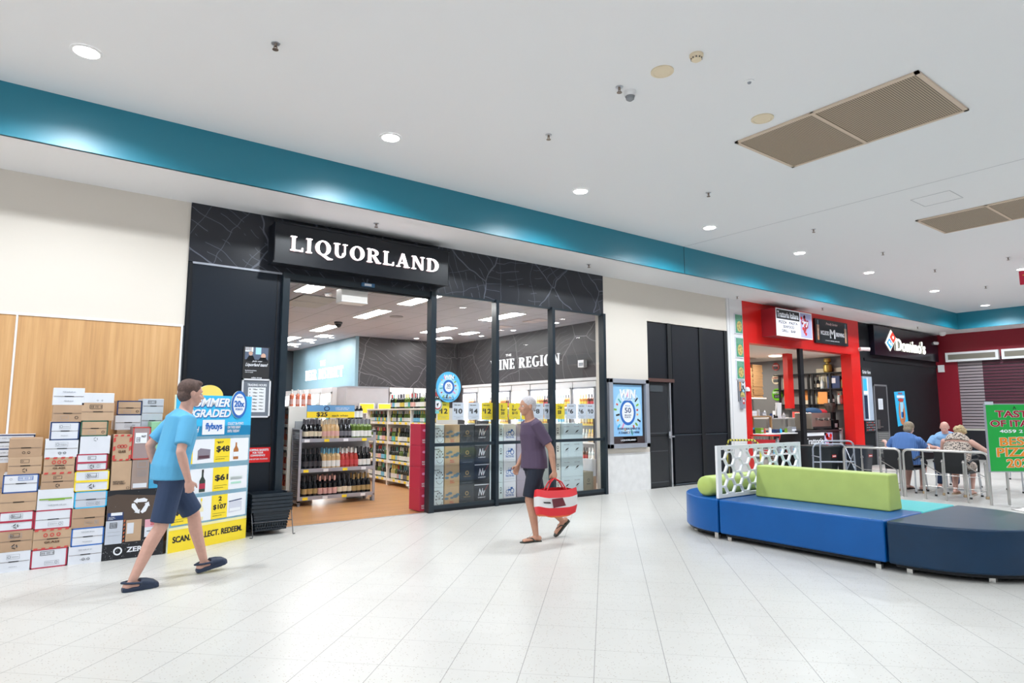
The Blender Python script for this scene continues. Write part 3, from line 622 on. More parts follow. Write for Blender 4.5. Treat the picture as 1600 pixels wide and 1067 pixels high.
# ================================================================== STAND WITH STACKED BASKETS
t = empty('basket_stand', (2.38, 8.36, 0), **T('black wire stand on thin splayed legs holding shopping baskets', 'basket stand'))
wire = mat('dark_wire', (.10, .10, .11), .35, .7)
for sx in (-1, 1):
    x = 2.38 + sx * .24
    b = B(); b.tube([(x, 8.10, .01), (x, 8.22, .36), (x, 8.50, .36), (x, 8.56, .01)], .006, wire); b.tube([(x, 8.10, .006), (x + sx * .03, 8.12, .006)], .006, wire); b.build('leg', t)
b = B(); b.tube([(2.14, 8.16, .17), (2.62, 8.16, .17)], .005, wire); b.build('crossbar', t); b = B(); b.tube([(2.14, 8.52, .17), (2.62, 8.52, .17)], .005, wire); b.build('crossbar', t)
bk = mat('basket_plastic', (.012, .02, .03), .35)
def basket(z, label, top=False):
    b = B(); x0, x1, y0, y1, h = 2.15, 2.61, 8.19, 8.49, .23; ti = .04
    # tapered slatted tub
    for i in range(7):
        za = z + h * i / 7; zb = za + h / 7 * .68; f = ti * (1 - i / 7)
        X0, X1, Y0, Y1 = x0 + f, x1 - f, y0 + f * .6, y1 - f * .6
        b.box(X0, Y0, za, X1, Y0 + .006, zb, bk); b.box(X0, Y1 - .006, za, X1, Y1, zb, bk); b.box(X0, Y0, za, X0 + .006, Y1, zb, bk); b.box(X1 - .006, Y0, za, X1, Y1, zb, bk)
    for i in range(13):
        x = x0 + .05 + i * (x1 - x0 - .1) / 12; b.box(x, y0 + .016, z, x + .008, y0 + .024, z + h, bk)
    b.box(x0 + ti, y0 + .02, z, x1 - ti, y1 - .02, z + .01, bk)
    b.box(x0 - .015, y0 - .012, z + h, x1 + .015, y0 + .012, z + h + .035, bk); b.box(x0 - .015, y1 - .012, z + h, x1 + .015, y1 + .012, z + h + .035, bk)
    b.box(x0 - .015, y0, z + h, x0 + .01, y1, z + h + .035, bk); b.box(x1 - .01, y0, z + h, x1 + .015, y1, z + h + .035, bk)
    b.build('shopping_basket', **T(label, 'shopping basket', 'stacked shopping baskets'))
for k, n in enumerate(('lowest of the stack', 'second from the bottom', 'third from the bottom', 'fourth from the bottom', 'top of the stack')): basket(.06 + k * .045, 'black plastic shopping basket, ' + n)

# ================================================================== CARDBOARD BOXES AGAINST THE OAK WALL
YB = 7.80
def carton(px, body, label, style=None, y=YB, depth=.42, edge=None, split=True, zb=None, zt=None):
    x0p, x1p, ytp, ybp = px
    p, q = at_y(x0p, ybp, y), at_y(x1p, ybp, y); zt = at_y((x0p + x1p) / 2, ytp, y).z if zt is None else zt; zb = max(0, at_y((x0p + x1p) / 2, ybp, y).z) if zb is None else zb
    return carton_xyz(p.x, q.x, zb, zt, body, label, style, y, depth, edge, split)
LASTZ = {}
def carton_xyz(x0, x1, zb, zt, body, label, style=None, y=YB, depth=.42, edge=None, split=True, cat='carton', name='cardboard_carton', grp='cartons stacked against the oak wall'):
    b = B(); w, h = x1 - x0, zt - zb
    b.box(x0, y, zb, x1, y + depth, zt, body); S = Sheet(b, (x0, y, zb), UX, UZ)
    if edge: S.frame(.0, .0, w, h, .012, edge)
    S.up()
    if split: S.line((.005, h * .5), (w - .005, h * .5), .004, mat('card_seam', (.16, .12, .10), .8)); S.line((w * .36, h * .5), (w * .66, h * .5), .009, ink)
    S.up()
    def ic(u, v, s, m=ink): S.ringe(u, v, s, s, .3, m, n=10)
    def bars(u, v, w_, h_, m=ink):
        S.frame(u, v, u + w_, v + h_, .004, m); n = int(w_ / .008)
        for i in range(1, n):
            if (i * 7) % 5: S.rect(u + i * w_ / n, v + .01, u + i * w_ / n + .003, v + h_ - .01, m)
    def tri(u, v, s, m=ink):
        for k in range(3):
            a = k * 2 * PI / 3 + PI / 2; c, d = math.cos(a), math.sin(a); c2, d2 = math.cos(a + 1.4), math.sin(a + 1.4)
            S.line((u + s * c, v + s * d), (u + s * c2, v + s * d2), s * .35, m)
    def cap(u, v, w_, h_, m=greyp):
        S.text('fragile handle with care', u, v, u + w_, v + h_, m)
    st = style or ''
    if 'bar' in st: bars(w * .25, h * .66, w * .38, h * .22)
    if 'bbr' in st: bars(w * .42, h * .66, w * .42, h * .22, bluep); ic(w * .22, h * .75, h * .06, greyp)
    if 'tri' in st: tri(w * .5, h * .24, h * .11); S.frame(w * .36, h * .66, w * .62, h * .86, .003, ink); ic(w * .42, h * .76, h * .05)
    if 'fsc' in st: S.frame(w * .3, h * .62, w * .68, h * .86, .002, greyp); S.ringe(w * .37, h * .74, .014, .014, .3, greyp, n=10); cap(w * .45, h * .70, w * .2, .012); cap(w * .38, h * .22, w * .24, .01)
    if 'ic2' in st: ic(w * .45, h * .25, h * .07); ic(w * .60, h * .25, h * .07)
    if 'icr' in st: ic(w * .82, h * .26, h * .09); S.frame(w * .28, h * .15, w * .55, h * .36, .002, greyp)
    if 'low' in st: S.frame(w * .38, h * .16, w * .78, h * .36, .002, greyp); S.ringe(w * .7, h * .26, .013, .013, .3, greyp, n=10); cap(w * .42, h * .24, w * .2, .01)
    if 'txt' in st: cap(w * .3, h * .72, w * .4, .014); cap(w * .35, h * .2, w * .3, .012)
    if 'stripe' in st: S.rect(.012, h * .44, w - .012, h * .54, edge)
    if 'green' in st: S.rect(.015, h * .50, w - .015, h * .56, greenp); S.rect(w * .3, h * .46, w * .75, h * .50, greenp); cap(w * .3, h * .2, w * .5, .014)
    if 'haz' in st:
        n = max(3, int(w / .055))
        for i in range(n):
            u = w * (i + .1) / n
            for v in (0, h - .018): S.poly([(u, v), (u + w / n * .5, v), (u + w / n * .62, v + .018), (u + w / n * .12, v + .018)], redp)
        if 'side' in st:
            k = max(3, int(h / .07))
            for i in range(k):
                v = h * (i + .1) / k
                for u in (0, w - .022): S.poly([(u, v), (u + .022, v + .012), (u + .022, v + h / k * .6), (u, v + h / k * .5)], redp)
        for i in range(3): S.ringe(w * (.32 + .17 * i), h * (.70 if h < w else .55), .018, .02, .45, redp, n=8); S.text('GLASS', w * .3, h * .3, w * .7, h * .4, redp)
    if 'lab' in st: S.rect(w * .15, h * .50, w * .80, h * .82, whitep); S.up(); bars(w * .22, h * .54, w * .2, h * .14); S.text('PALLET', w * .5, h * .68, w * .74, h * .74, ink)
    if 'mid' in st: S.text('RESPONSIBLY\nDRINK WISELY', w * .12, h * .2, w * .75, h * .32, ink); S.frame(w * .8, h * .03, w * .94, h * .1, .003, ink)
    if 'doc' in st: S.frame(w * .3, h * .74, w * .85, h * .95, .004, greyp); [S.line((w * .3, h * (.64 - .05 * i)), (w * .9, h * (.64 - .05 * i)), .003, greyp) for i in range(5)]; S.rect(w * .1, h * .05, w * .9, h * .2, cardw)
    if 'rec' in st: tri(w * .5, h * .82, .018, greyp)
    b.build(name, bevel=.004, **T(label, cat, grp))
kb, kp = kraft, kraft2
A = 'in the leftmost stack'
carton((-8, 45, 862, 897), cardw, 'white carton with small grey barcode, lowest ' + A, 'fsc')
carton((-6, 49, 829, 862), kraft, 'plain brown carton with handling marks, second lowest ' + A, 'tri0 fsc')
carton((-4, 51, 799, 829.5), cardw, 'white carton with crimson middle stripe, third lowest ' + A, 'fsc stripe', edge=crimson)
carton((-2, 55.6, 769.5, 799.5), kraft2, 'bare brown carton without marks, fourth lowest ' + A, None)
carton((2.6, 59, 741, 770), cardw, 'white carton with blue edges and blue barcode ' + A, 'bbr', edge=mat('blue_edge', (.03, .09, .30), .5))
carton((11, 64, 714, 741.5), kraft2, 'brown carton with black recycling triangle below a plain one ' + A, 'tri')
carton((12.5, 65, 685, 714.5), kraft, 'brown carton on top ' + A, 'ic2')
A = 'in the tallest stack'
carton((46, 103, 857, 893), cardw, 'white carton with crimson edges and long barcode, lowest ' + A, 'bar low', edge=crimson, split=False)
carton((50, 109.5, 826, 857.5), kraft2, 'brown carton with red hazard dashes above and below, second lowest ' + A, 'haz')
carton((52, 110, 796, 826.5), cardw, 'white carton with crimson outline, third lowest ' + A, 'low', edge=crimson)
carton((57, 114, 764, 796.5), cardw, 'white carton with bright green band ' + A, 'green', split=False)
carton((63, 115, 740, 764.5), kraft, 'low brown carton with black triangle ' + A, 'tri')
carton((67, 115.5, 714, 740.5), kraft2, 'low brown carton with red hazard dashes at mid height ' + A, 'haz')
carton((69, 121, 687, 714.5), cardw, 'white carton with two round black marks ' + A, 'fsc ic2')
carton((77, 123, 659, 687.5), cardw, 'white carton with navy outline, below a brown one ' + A, 'fsc', edge=navy)
carton((81, 127, 632, 659.5), kraft, 'brown carton with round black mark directly under the tallest white carton', 'icr')
carton((82, 131, 606, 632.5), cardw, 'topmost white carton of the tallest stack against the oak wall', 'txt')
A = 'in the third stack'
carton((105, 157, 852, 887), cardw, 'white carton with two small ring marks, floor level ' + A, 'ic2 txt')
carton((110, 161, 824, 852.5), cardw, 'white carton with deep blue edges, second lowest ' + A, 'txt', edge=bluep)
carton((111, 165, 793, 824.5), kraft, 'brown carton with boxed handling marks, third lowest ' + A, 'low')
carton((115, 166, 767, 793.5), cardg, 'smudged grey white carton with blue edge below the yellow one', 'low', edge=skyb)
carton((115, 169, 735, 767.5), cardw, 'white carton with bold yellow outline and stripe', 'fsc stripe', edge=yellow)
carton((118, 167, 709, 735.5), cardw, 'white carton with crimson stripe above the yellow outlined one', 'low stripe', edge=crimson)
carton((124, 171, 681, 709.5), cardw, 'plain white carton with a small recycling mark ' + A, 'rec', split=False)
carton((125, 168, 657, 681.5), kraft2, 'brown carton with dark green top edge ' + A, 'icr', edge=mat('dark_green_edge', (.03, .12, .08), .6))
carton((125.5, 177, 629, 657.5), kraft2, 'brown carton with a long barcode, second from the top ' + A, 'bar')
carton((131, 178, 614, 629.5), cardw, 'thin white carton topping the stack left of the black display carton', 'ic2', split=False)
# second row pushed to the wall
for (x0, x1, z0, z1, bm, lb, ed) in ((-.62, -.14, 0, .5, kraft, 'brown carton behind the leftmost stack, floor level', None), (-.62, -.14, .5, 1.0, kraft2, 'brown carton behind the leftmost stack, second lowest', None), (-.62, -.03, 1.0, 1.13, cardw, 'low white carton behind the leftmost stack', None),
        (-.62, -.03, 1.13, 1.28, cardw, 'white carton with black outline topmost behind the leftmost stack', navy)):
    carton_xyz(x0, x1, z0 + .0, z1, bm, lb, 'txt', 8.225, .36, ed)
for (x0, x1, z0, z1, bm, lb) in ((.60, 1.12, 0, .70, kraft, 'large brown carton behind the black display carton'),):
    carton_xyz(x0, x1, z0, z1, bm, lb, None, 8.225, .36)
# the black display carton with the stack on it
p, q = at_y(158, 870, YB), at_y(254, 866, YB); zt = .70; x0, x1 = p.x, q.x; w = x1 - x0
t = empty('display_carton', ((x0 + x1) / 2, YB + .2, 0), **T('big black speckled display carton with white recycling arrows', 'display carton'))
SPK = mat('black_speckle', (.012, .013, .018), .5)
b = B(); b.box(x0, YB, 0, x1, YB + .42, zt, SPK); S = Sheet(b, (x0, YB, 0), UX, UZ)
S.poly([(.02, .64), (.10, .66), (.52, .62), (.54, .30), (.02, .34)], mat('brown_smoke', (.09, .06, .045), .6)); S.up()
for i in range(90): a, c = random.random() * w, random.random() * (.17 if i < 60 else .69); S.rect(a, c, a + .004, c + .004, greyp if i % 3 else whitep)
S.up(); cu, cv, r = .32, .53, .075
for k in range(3):
    a = PI / 2 + k * 2 * PI / 3; e = Vector((math.cos(a), math.sin(a))); f = Vector((-e.y, e.x)); c0 = Vector((cu, cv)) + e * r * .62
    S.poly([tuple(c0 - f * .055 - e * .012), tuple(c0 + f * .03 - e * .012), tuple(c0 + f * .03 + e * .022), tuple(c0 - f * .03 + e * .030), tuple(c0 - f * .062 + e * .012)], whitep); S.poly([tuple(c0 + f * .03 - e * .025), tuple(c0 + f * .068 + e * .0), tuple(c0 + f * .03 + e * .035)], whitep)
S.rect(.03, .40, .17, .475, navy).up(); S.rect(.06, .445, .16, .475, whitep); S.text('Zero Sugar\nAlcohol Free\nBeverage', .04, .405, .10, .435, whitep)
S.at(4).rect(.02, .16, .17, .395, cardg); S.up(); S.frame(.055, .32, .12, .375, .004, ink); [S.rect(.062 + .007 * i, .328, .065 + .007 * i, .367, ink) for i in range(8)]; S.line((.04, .28), (.15, .28), .002, greyp); S.line((.04, .245), (.15, .245), .002, greyp)
S.at(4); [S.poly([(.178, .17 + .04 * i), (.19, .18 + .04 * i), (.19, .20 + .04 * i), (.178, .19 + .04 * i)], mat('orange_dash', (.6, .14, .05), .6)) for i in range(6)]
S.rect(.20, .17, .34, .39, kraft2); S.up().rect(.21, .25, .27, .36, cardw); S.at(4).rect(.37, .20, .53, .38, mat('pink_label', (.75, .38, .45), .6)).up().rect(.37, .20, .53, .30, cardw); S.up().text('ZERO', .42, .32, .50, .35, redp); S.line((.39, .26), (.5, .26), .006, ink)
S.at(4).ringe(.14, .085, .04, .042, .35, whitep); S.text('ZER', .22, .065, .36, .115, whitep, bold=.04); S.ringe(.385, .09, .024, .028, .35, whitep)
b.build('carton_body', t, bevel=.004)
A = 'on the black display carton'
carton((172, 203, 721, 766), kraft2, 'upright brown carton with two lines of black print ' + A, 'mid', split=False, zb=.701, zt=1.0, depth=.29)
carton((204, 231, 718, 766), mat('dusty_brown', (.36, .27, .235), .8), 'upright dull brown carton with barcode panel ' + A, 'doc', split=False, zb=.701, zt=1.005, depth=.29)
carton((175, 204, 679, 720.5), kraft2, 'squarish brown carton with red hazard dashes down its sides', 'haz side', depth=.29, split=False, zb=1.003)
carton((205, 233, 667, 717.5), mat('taupe_card', (.36, .27, .27), .7), 'tall taupe carton with white shipping label and red dashes', 'lab', edge=redp, split=False, depth=.29, zb=1.008)
carton((232, 254, 708, 766), mat('cyan_card', (.05, .35, .60), .6), 'upright bright blue carton behind the walker in the blue shirt', 'txt', split=False, zb=.701, depth=.29)
carton((234, 254, 659, 707.5), mat('green_card', (.28, .55, .33), .6), 'upright pale green carton above the bright blue one', None, split=False, depth=.29)
Yk = 8.11; zk = at_y(195, 671.5, Yk).z; zk2 = at_y(235, 668, Yk).z
carton((176, 212, 700, 766), kraft, 'tall brown carton at the back supporting the yellow lined carton', None, y=Yk, depth=.4, zb=.701, zt=zk - .002)
carton((179, 219, 649, 671.5), cardw, 'white carton with thin yellow middle line', 'low', y=Yk, zb=zk)
carton((182, 221, 626, 648.5), kraft2, 'brown carton with dark outline topping the stack over the display carton', 'icr', y=Yk, edge=navy)
carton((220, 252, 700, 766), cardg, 'tall grey carton at the back behind the taupe one', None, y=Yk, depth=.4, zb=.701, zt=zk2 - .002)
carton((220, 253, 646, 668), cardg, 'grey carton second from the top behind the walker', None, y=Yk, zb=zk2)
carton((222, 255, 623, 645.5), cardg, 'topmost grey carton with barcode frame behind the walker', 'bar', y=Yk)

# ================================================================== FREESTANDING PROMOTION BOARD
P0, P1 = Vector((1.188, 7.79, 0)), Vector((2.085, 8.21, 0)); Ud = (P1 - P0).normalized(); Wd = (P1 - P0).length; Nb = Ud.cross(Vector((0, 0, 1)))
t = empty('promotion_board', (P0 + P1) / 2 + Vector((0, 0, 0)), **T('freestanding blue and yellow price promotion board beside the black baskets', 'display board'))
b = B(); bd = mat('board_edge', (.75, .78, .6), .6)
b.obox(P0 - Nb * .03, Ud * Wd, (0, 0, 1.70), -Nb * .03 * -1, bd)
S = Sheet(b, P0 + Nb * .0, Ud, UZ, lay=.0014)
S.rect(0, 0, Wd, .235, yellow); S.rect(0, .235, Wd, 1.70, skyb); S.rect(0, 1.235, Wd, 1.35, mat('deep_sky', (.03, .42, .78), .5)); S.rect(0, .235, Wd, 1.235, mat('pale_aqua', (.62, .82, .86), .5)); 
S.up().rect(0, .235, Wd, .265, mat('pale_yellow', (.90, .84, .45), .5))
S.text('SCAN. COLLECT. REDEEM.', .05, .10, Wd - .06, .165, ink, bold=.05)
u = [.02, .245, .255 + .0, .47, .48, .69, .70, Wd - .02]
rows = ((.93, 1.20), (.60, .87), (.285, .555))
for (v0, v1) in rows: S.rect(.02, v0, Wd - .02, v1, whitep)
S.up()
for (ci, r_, txts) in ((0, 0, (('$9', .05, .10, .18, .19),)), (0, 2, (('2 for', .10, .215, .16, .235), ('$30', .04, .10, .19, .175))), (2, 0, (("'$57", .03, .215, .12, .24), ('$48', .03, .11, .20, .185))), (2, 1, (('$61', .03, .11, .20, .185),)), (2, 2, (('2', .09, .20, .13, .25), ('for', .10, .17, .125, .185), ('$107', .025, .10, .195, .16)))):
    u0 = .02 + ci * .24; v0 = rows[r_][0]
    S.at(3).rect(u0, v0, u0 + .21, rows[r_][1], yellow); S.up()
    for tx in txts: S.text(tx[0], u0 + tx[1], v0 + tx[2], u0 + tx[3], v0 + tx[4], ink, bold=.05)
    S.line((u0 + .02, v0 + .06), (u0 + .19, v0 + .06), .003, ink); S.text('each when you buy', u0 + .02, v0 + .03, u0 + .14, v0 + .042, ink)
S.at(3)
def bot(u, v, w, h, g, lab, cap): S.poly([(u, v), (u + w, v), (u + w, v + h * .5), (u + w * .66, v + h * .68), (u + w * .64, v + h), (u + w * .36, v + h), (u + w * .34, v + h * .68), (u, v + h * .5)], g); S.up(); S.rect(u, v + h * .14, u + w, v + h * .38, lab); S.rect(u + w * .34, v + h * .86, u + w * .66, v + h, cap); S.k -= 1
def pack(u, v, w, h, c, c2): S.poly([(u, v), (u + w, v + h * .08), (u + w, v + h * .86), (u + w * .2, v + h), (u, v + h * .8)], c); S.up(); S.rect(u + w * .08, v + h * .12, u + w * .92, v + h * .36, c2); S.k -= 1
bot(.76, .95, .07, .23, mat('whisky_print', (.45, .16, .04), .5), whitep, whitep); pack(.29, .97, .16, .13, mat('can_pack', (.25, .22, .27), .5), mat('can_dark', (.10, .04, .06), .5))
bot(.33, .61, .075, .25, mat('green_black', (.03, .05, .04), .5), crimson, ink); pack(.73, .65, .17, .10, whitep, mat('mint', (.45, .75, .62), .5)); S.rect(.73, .71, .90, .75, mat('mint_pale', (.75, .82, .80), .5))
bot(.34, .30, .06, .24, mat('pale_gold', (.85, .78, .50), .5), whitep, yellow); pack(.73, .33, .18, .14, mat('pack_white', (.66, .68, .78), .5), whitep); S.line((.73, .46), (.91, .475), .012, navy)
S.at(3)
S.text('SUMMER', .14, 1.56, .68, 1.66, bluep, bold=.07, shear=.25); S.text('UPGRADED', .06, 1.44, .70, 1.53, bluep, bold=.07, shear=.25)
S.up(); S.text('SUMMER', .135, 1.57, .675, 1.67, whitep, bold=.05, shear=.25); S.text('UPGRADED', .055, 1.45, .695, 1.54, whitep, bold=.05, shear=.25)
S.text('WITH', .14, 1.28, .29, 1.345, whitep, bold=.03, shear=.25); S.rect(.33, 1.25, .62, 1.42, whitep).up(); S.text('flybuys', .37, 1.29, .585, 1.385, bluep, bold=.04)
S.text('COLLECT 20x POINTS\nON THESE GREAT\nUNTIL TUESDAY', .66, 1.27, .88, 1.39, whitep, bold=.02)
b.build('board_panel', t)
b = B(); O = P0 - Nb * .028; sun = mat('sun_yellow', (.97, .72, .16), .5)
b.prism([(.42 + .17 * math.cos(PI * i / 16), 1.695 + .125 * math.sin(PI * i / 16)) for i in range(17)], O, Ud, UZ, Nb, .02, sun, bd); b.build('sun_cutout', t)
b = B(); b.prism([(.80 + .11 * math.cos(2 * PI * i / 28), 1.60 + .165 * math.sin(2 * PI * i / 28)) for i in range(28)], P0 + Nb * .004, Ud, UZ, Nb, .012, bluep, bd)
S = Sheet(b, P0 + Nb * .016, Ud, UZ); S.ell(.80, 1.60, .085, .130, whitep).up(); S.text('flybuys', .76, 1.675, .84, 1.70, bluep); S.text('20x', .73, 1.57, .87, 1.645, bluep, bold=.05); S.text('POINTS', .75, 1.53, .85, 1.555, bluep, bold=.04); b.build('points_badge', t)
b = B(); b.prism([(0, 0), (.32, 0), (0, .9)], P0 + Ud * .3 - Nb * .03, -Nb, UZ, Ud, .012, kraft); b.build('strut', t)
b = B(); b.prism([(0, 0), (.32, 0), (0, .9)], P0 + Ud * .6 - Nb * .03, -Nb, UZ, Ud, .012, kraft); b.build('strut', t)

# ================================================================== LIT POSTER CASE ON THE PALE WALL
t = empty('poster_case', (9.18, D - .05, .83), **T('silver framed poster case with a blue competition poster on the pale wall', 'poster case'))
b = B(); x0, x1, z0, z1 = 8.62, 9.74, .83, 2.155
for r in ((x0, z0, x0 + .10, z1), (x1 - .10, z0, x1, z1), (x0, z0, x1, z0 + .08), (x0, z1 - .08, x1, z1)): b.box(r[0], D - .09, r[1], r[2], D - .012, r[3], greyframe)
b.build('frame', t, bevel=.004)
b = B(); b.box(x0 + .1, D - .03, z0 + .08, x1 - .1, D - .012, z1 - .08, mat('case_back', (.03, .03, .035), .3)); S = Sheet(b, (x0 + .1, D - .03, z0 + .08), UX, UZ); w, h = .92, 1.165
S.rect(.04, .14, .86, h - .03, mat('poster_blue', (.30, .58, .90), .4)).up(); S.ell(.45, .62, .38, .44, mat('poster_pale', (.50, .74, .94), .4)); S.rect(0, 0, w, .135, mat('brown_night', (.05, .03, .03), .4)); S.rect(.3, .02, .7, .12, mat('brown_night2', (.13, .07, .05), .4)); S.up()
S.ell(.45, .60, .22, .25, bluep).up(); S.ell(.45, .60, .165, .195, whitep).up(); S.text('50', .36, .59, .54, .69, navy, bold=.02); S.text('flybuys', .38, .71, .52, .74, bluep); S.text('MILLION\nPOINTS', .36, .49, .54, .56, navy); S.text('WIN', .24, .86, .68, 1.03, bluep, bold=.06, shear=.1); S.up().text('WIN', .23, .87, .67, 1.04, whitep, bold=.06, shear=.1); S.text('A SHARE OF', .34, .825, .58, .85, whitep)
S.text('EVERY $20 SPENT IS', .16, .26, .78, .305, navy, bold=.03); S.text('A CHANCE TO WIN!', .18, .19, .76, .235, navy, bold=.03); S.text('LIQUORLAND', .24, .045, .66, .085, whitep, bold=.03)
cols = [redp, greenp, ink, mat('orange_print', (.85, .35, .1), .5), skyb, mat('pink_print', (.8, .3, .5), .5), kraft2, whitep, mat('teal_print', (.1, .4, .4), .5)]
def sparks(S, cu, cv, r, n, sz):
    for i in range(n):
        a = 2 * PI * i / n + .15; rr = r * (1 + .35 * ((i * 37) % 7) / 7); d = Vector((math.cos(a), math.sin(a) * 1.15)); e = Vector((-d.y, d.x)).normalized(); c0 = Vector((cu, cv)) + d * rr; L = sz * (1 + (i % 3) * .5)
        S.poly([tuple(c0 + e * sz * .35 - d * L * .5), tuple(c0 - e * sz * .35 - d * L * .5), tuple(c0 - e * sz * .35 + d * L * .5), tuple(c0 + e * sz * .35 + d * L * .5)][::-1], cols[i % len(cols)])
sparks(S, .45, .6, .27, 22, .05)
b.build('poster', t)
# ================================================================== BOTTLES
GL = dict(dark=mat('dark_wine_glass', (.012, .020, .014), .12, coat=.3), green=mat('green_wine_glass', (.10, .17, .03), .12), pale=mat('pale_wine_glass', (.55, .52, .22), .12), rose=mat('rose_wine', (.70, .20, .12), .12), pink=mat('deep_rose_wine', (.42, .05, .04), .12), gold=mat('golden_sparkling', (.66, .46, .24), .15), blk=mat('black_glass', (.008, .009, .012), .12), amber=mat('amber_glass', (.50, .20, .05), .15), clear=mat('frosted_glass', (.62, .70, .72), .15), brown=mat('brown_glass', (.10, .03, .015), .12))
LB = dict(w=mat('label_white', (.78, .78, .76), .6), c=mat('label_cream', (.70, .62, .48), .6), g=mat('label_grey', (.16, .16, .19), .5), k=mat('label_charcoal', (.05, .05, .06), .5), y=mat('label_yellow', (.72, .55, .10), .6), b=mat('label_blue', (.20, .50, .70), .5), r=mat('label_red', (.50, .05, .06), .5), p=mat('label_pink', (.72, .42, .38), .6), t=mat('label_teal', (.08, .40, .38), .6), n=mat('label_gold', (.40, .28, .12), .5))
_BT = {}
def bottle_mesh(g, l, c, shape='wine', n=10):
    k = (g, l, c, shape)
    if k not in _BT:
        G_, L_, C_ = GL[g], LB[l], LB[c]; b = B()
        if shape == 'champ': pr = [(0, 0, G_), (.042, 0, G_), (.044, .05, L_), (.044, .125, G_), (.038, .17, G_), (.018, .225, C_), (.016, .295, C_), (.017, .30, C_), (0, .302)]
        elif shape == 'spirit': pr = [(0, 0, G_), (.038, 0, G_), (.040, .03, L_), (.040, .16, G_), (.034, .20, G_), (.015, .22, C_), (.015, .26, C_), (0, .262)]
        else: pr = [(0, 0, G_), (.036, 0, G_), (.038, .035, L_), (.038, .125, G_), (.038, .19, G_), (.016, .225, C_), (.015, .30, C_), (0, .302)]
        b.lathe((0, 0, 0), pr, G_, n); _BT[k] = b.mesh('bottle')
    return _BT[k]
def bottle(x, y, z, kind, label, group, sc=1., name=None):
    name = name or ('rose_bottle' if kind[0] in ('rose',) else 'sparkling_bottle' if kind[-1] == 'champ' else 'wine_bottle')
    o = bpy.data.objects.new(name, bottle_mesh(*kind)); COL.objects.link(o); o.location = (x, y, z); o.rotation_euler = (0, 0, random.random() * 6); o.scale = (sc, sc, sc * random.uniform(.98, 1.02))
    o['label'] = label; o['category'] = 'bottle'; o['group'] = group; return o
ORD = ('first', 'second', 'third', 'fourth', 'fifth', 'sixth', 'seventh', 'eighth', 'ninth', 'tenth', 'eleventh', 'twelfth', 'thirteenth')
WHITE_SH = mat('shelf_white', (.78, .77, .74), .5); GSH = mat('shelf_grey', (.22, .235, .28), .4, .3); GEND = mat('shelf_silver', (.40, .41, .47), .4, .3)
def ticket(parent, P, U, w, h, m):
    b = B(); S = Sheet(b, P, U, UZ); S.rect(0, 0, w, h, m); b.build('price_ticket', parent)

# ================================================================== END-OF-AISLE DISPLAY (grey, three shelves)
E0 = empty('display_shelf', (4.06, 10.5, 0), **T('grey three level wine display shelf with slotted end inside the entrance', 'shelf'))
x0, x1, yf, yb = 3.44, 4.68, 10.335, 10.72
b = B()
b.box(x0 - .05, yf, .06, x0 - .01, yf + .03, 1.20, GEND); b.box(x0 - .05, yb - .03, .06, x0 - .01, yb, 1.25, GEND); b.box(x0 - .05, yf, 1.19, x0 - .01, yb, 1.23, GEND); b.box(x0 - .05, yf, .05, x0 - .01, yb, .09, GEND)
for i in range(34): b.box(x0 - .04, yf + .03, .11 + i * .032, x0 - .02, yb - .03, .122 + i * .032, GEND)
b.build('slotted_end_panel', E0)
b = B(); b.box(x1, yf, .0, x1 + .04, yf + .03, 1.20, GEND); b.box(x1, yb - .03, .0, x1 + .04, yb, 1.25, GEND); b.box(x1, yf, 1.17, x1 + .04, yb, 1.21, GEND); b.box(x1, yf, .10, x1 + .04, yb, .13, GEND); b.build('end_frame', E0)
b = B(); b.box(x0 - .01, yb - .02, .10, x1, yb, 1.36, mat('pegboard', (.40, .43, .47), .5)); b.build('back_panel', E0)
b = B()
for x in (x0 - .04, x1 - .02): b.box(x, yf + .02, 0, x + .04, yf + .06, .06, GSH); b.box(x, yb - .06, 0, x + .04, yb - .02, .10, GSH)
b.build('foot_rail', E0)
for z in (.135, .575, 1.06):
    b = B(); b.box(x0 - .01, yf + .02, z - .03, x1, yb - .02, z, GSH); b.box(x0 - .01, yf - .005, z - .04, x1, yf + .02, z + .02, GEND); s_ = b.build('shelf_board', E0)
    for k in range(4):
        x = x0 + .03 + k * .33; ticket(s_, (x, yf - .006, z - .037), UX, .085, .045, yellow if (k + int(z * 10)) % 2 else whitep)
rowdef = {
 1.06: [(('blk', 'c', 'g', 'champ'), 4, 'black sparkling wine bottle with cream label'), (('gold', 'p', 'c', 'champ'), 4, 'pale golden sparkling bottle'), (('blk', 'g', 'k', 'champ'), 3, 'black sparkling bottle with grey label'), (('green', 'w', 'g', 'wine'), 5, 'yellow green wine bottle with white label')],
 .575: [(('blk', 'k', 'k', 'champ'), 4, 'all black wine bottle'), (('gold', 'w', 'b', 'wine'), 4, 'golden bottle with tall white label and blue cap'), (('pink', 'r', 'w', 'champ'), 4, 'deep pink sparkling bottle with white cap'), (('blk', 'w', 'k', 'wine'), 3, 'black bottle with square white label')],
 .135: [(('blk', 'n', 'k', 'champ'), 3, 'black bottle with small gold label at the left'), (('blk', 'p', 'p', 'wine'), 4, 'dark bottle with pale pink label'), (('blk', 'c', 'k', 'champ'), 3, 'black bottle with cream oval label'), (('blk', 'n', 'n', 'champ'), 4, 'black bottle with gold foil neck at the right')]}
lv = {1.06: 'top', .575: 'middle', .135: 'bottom'}
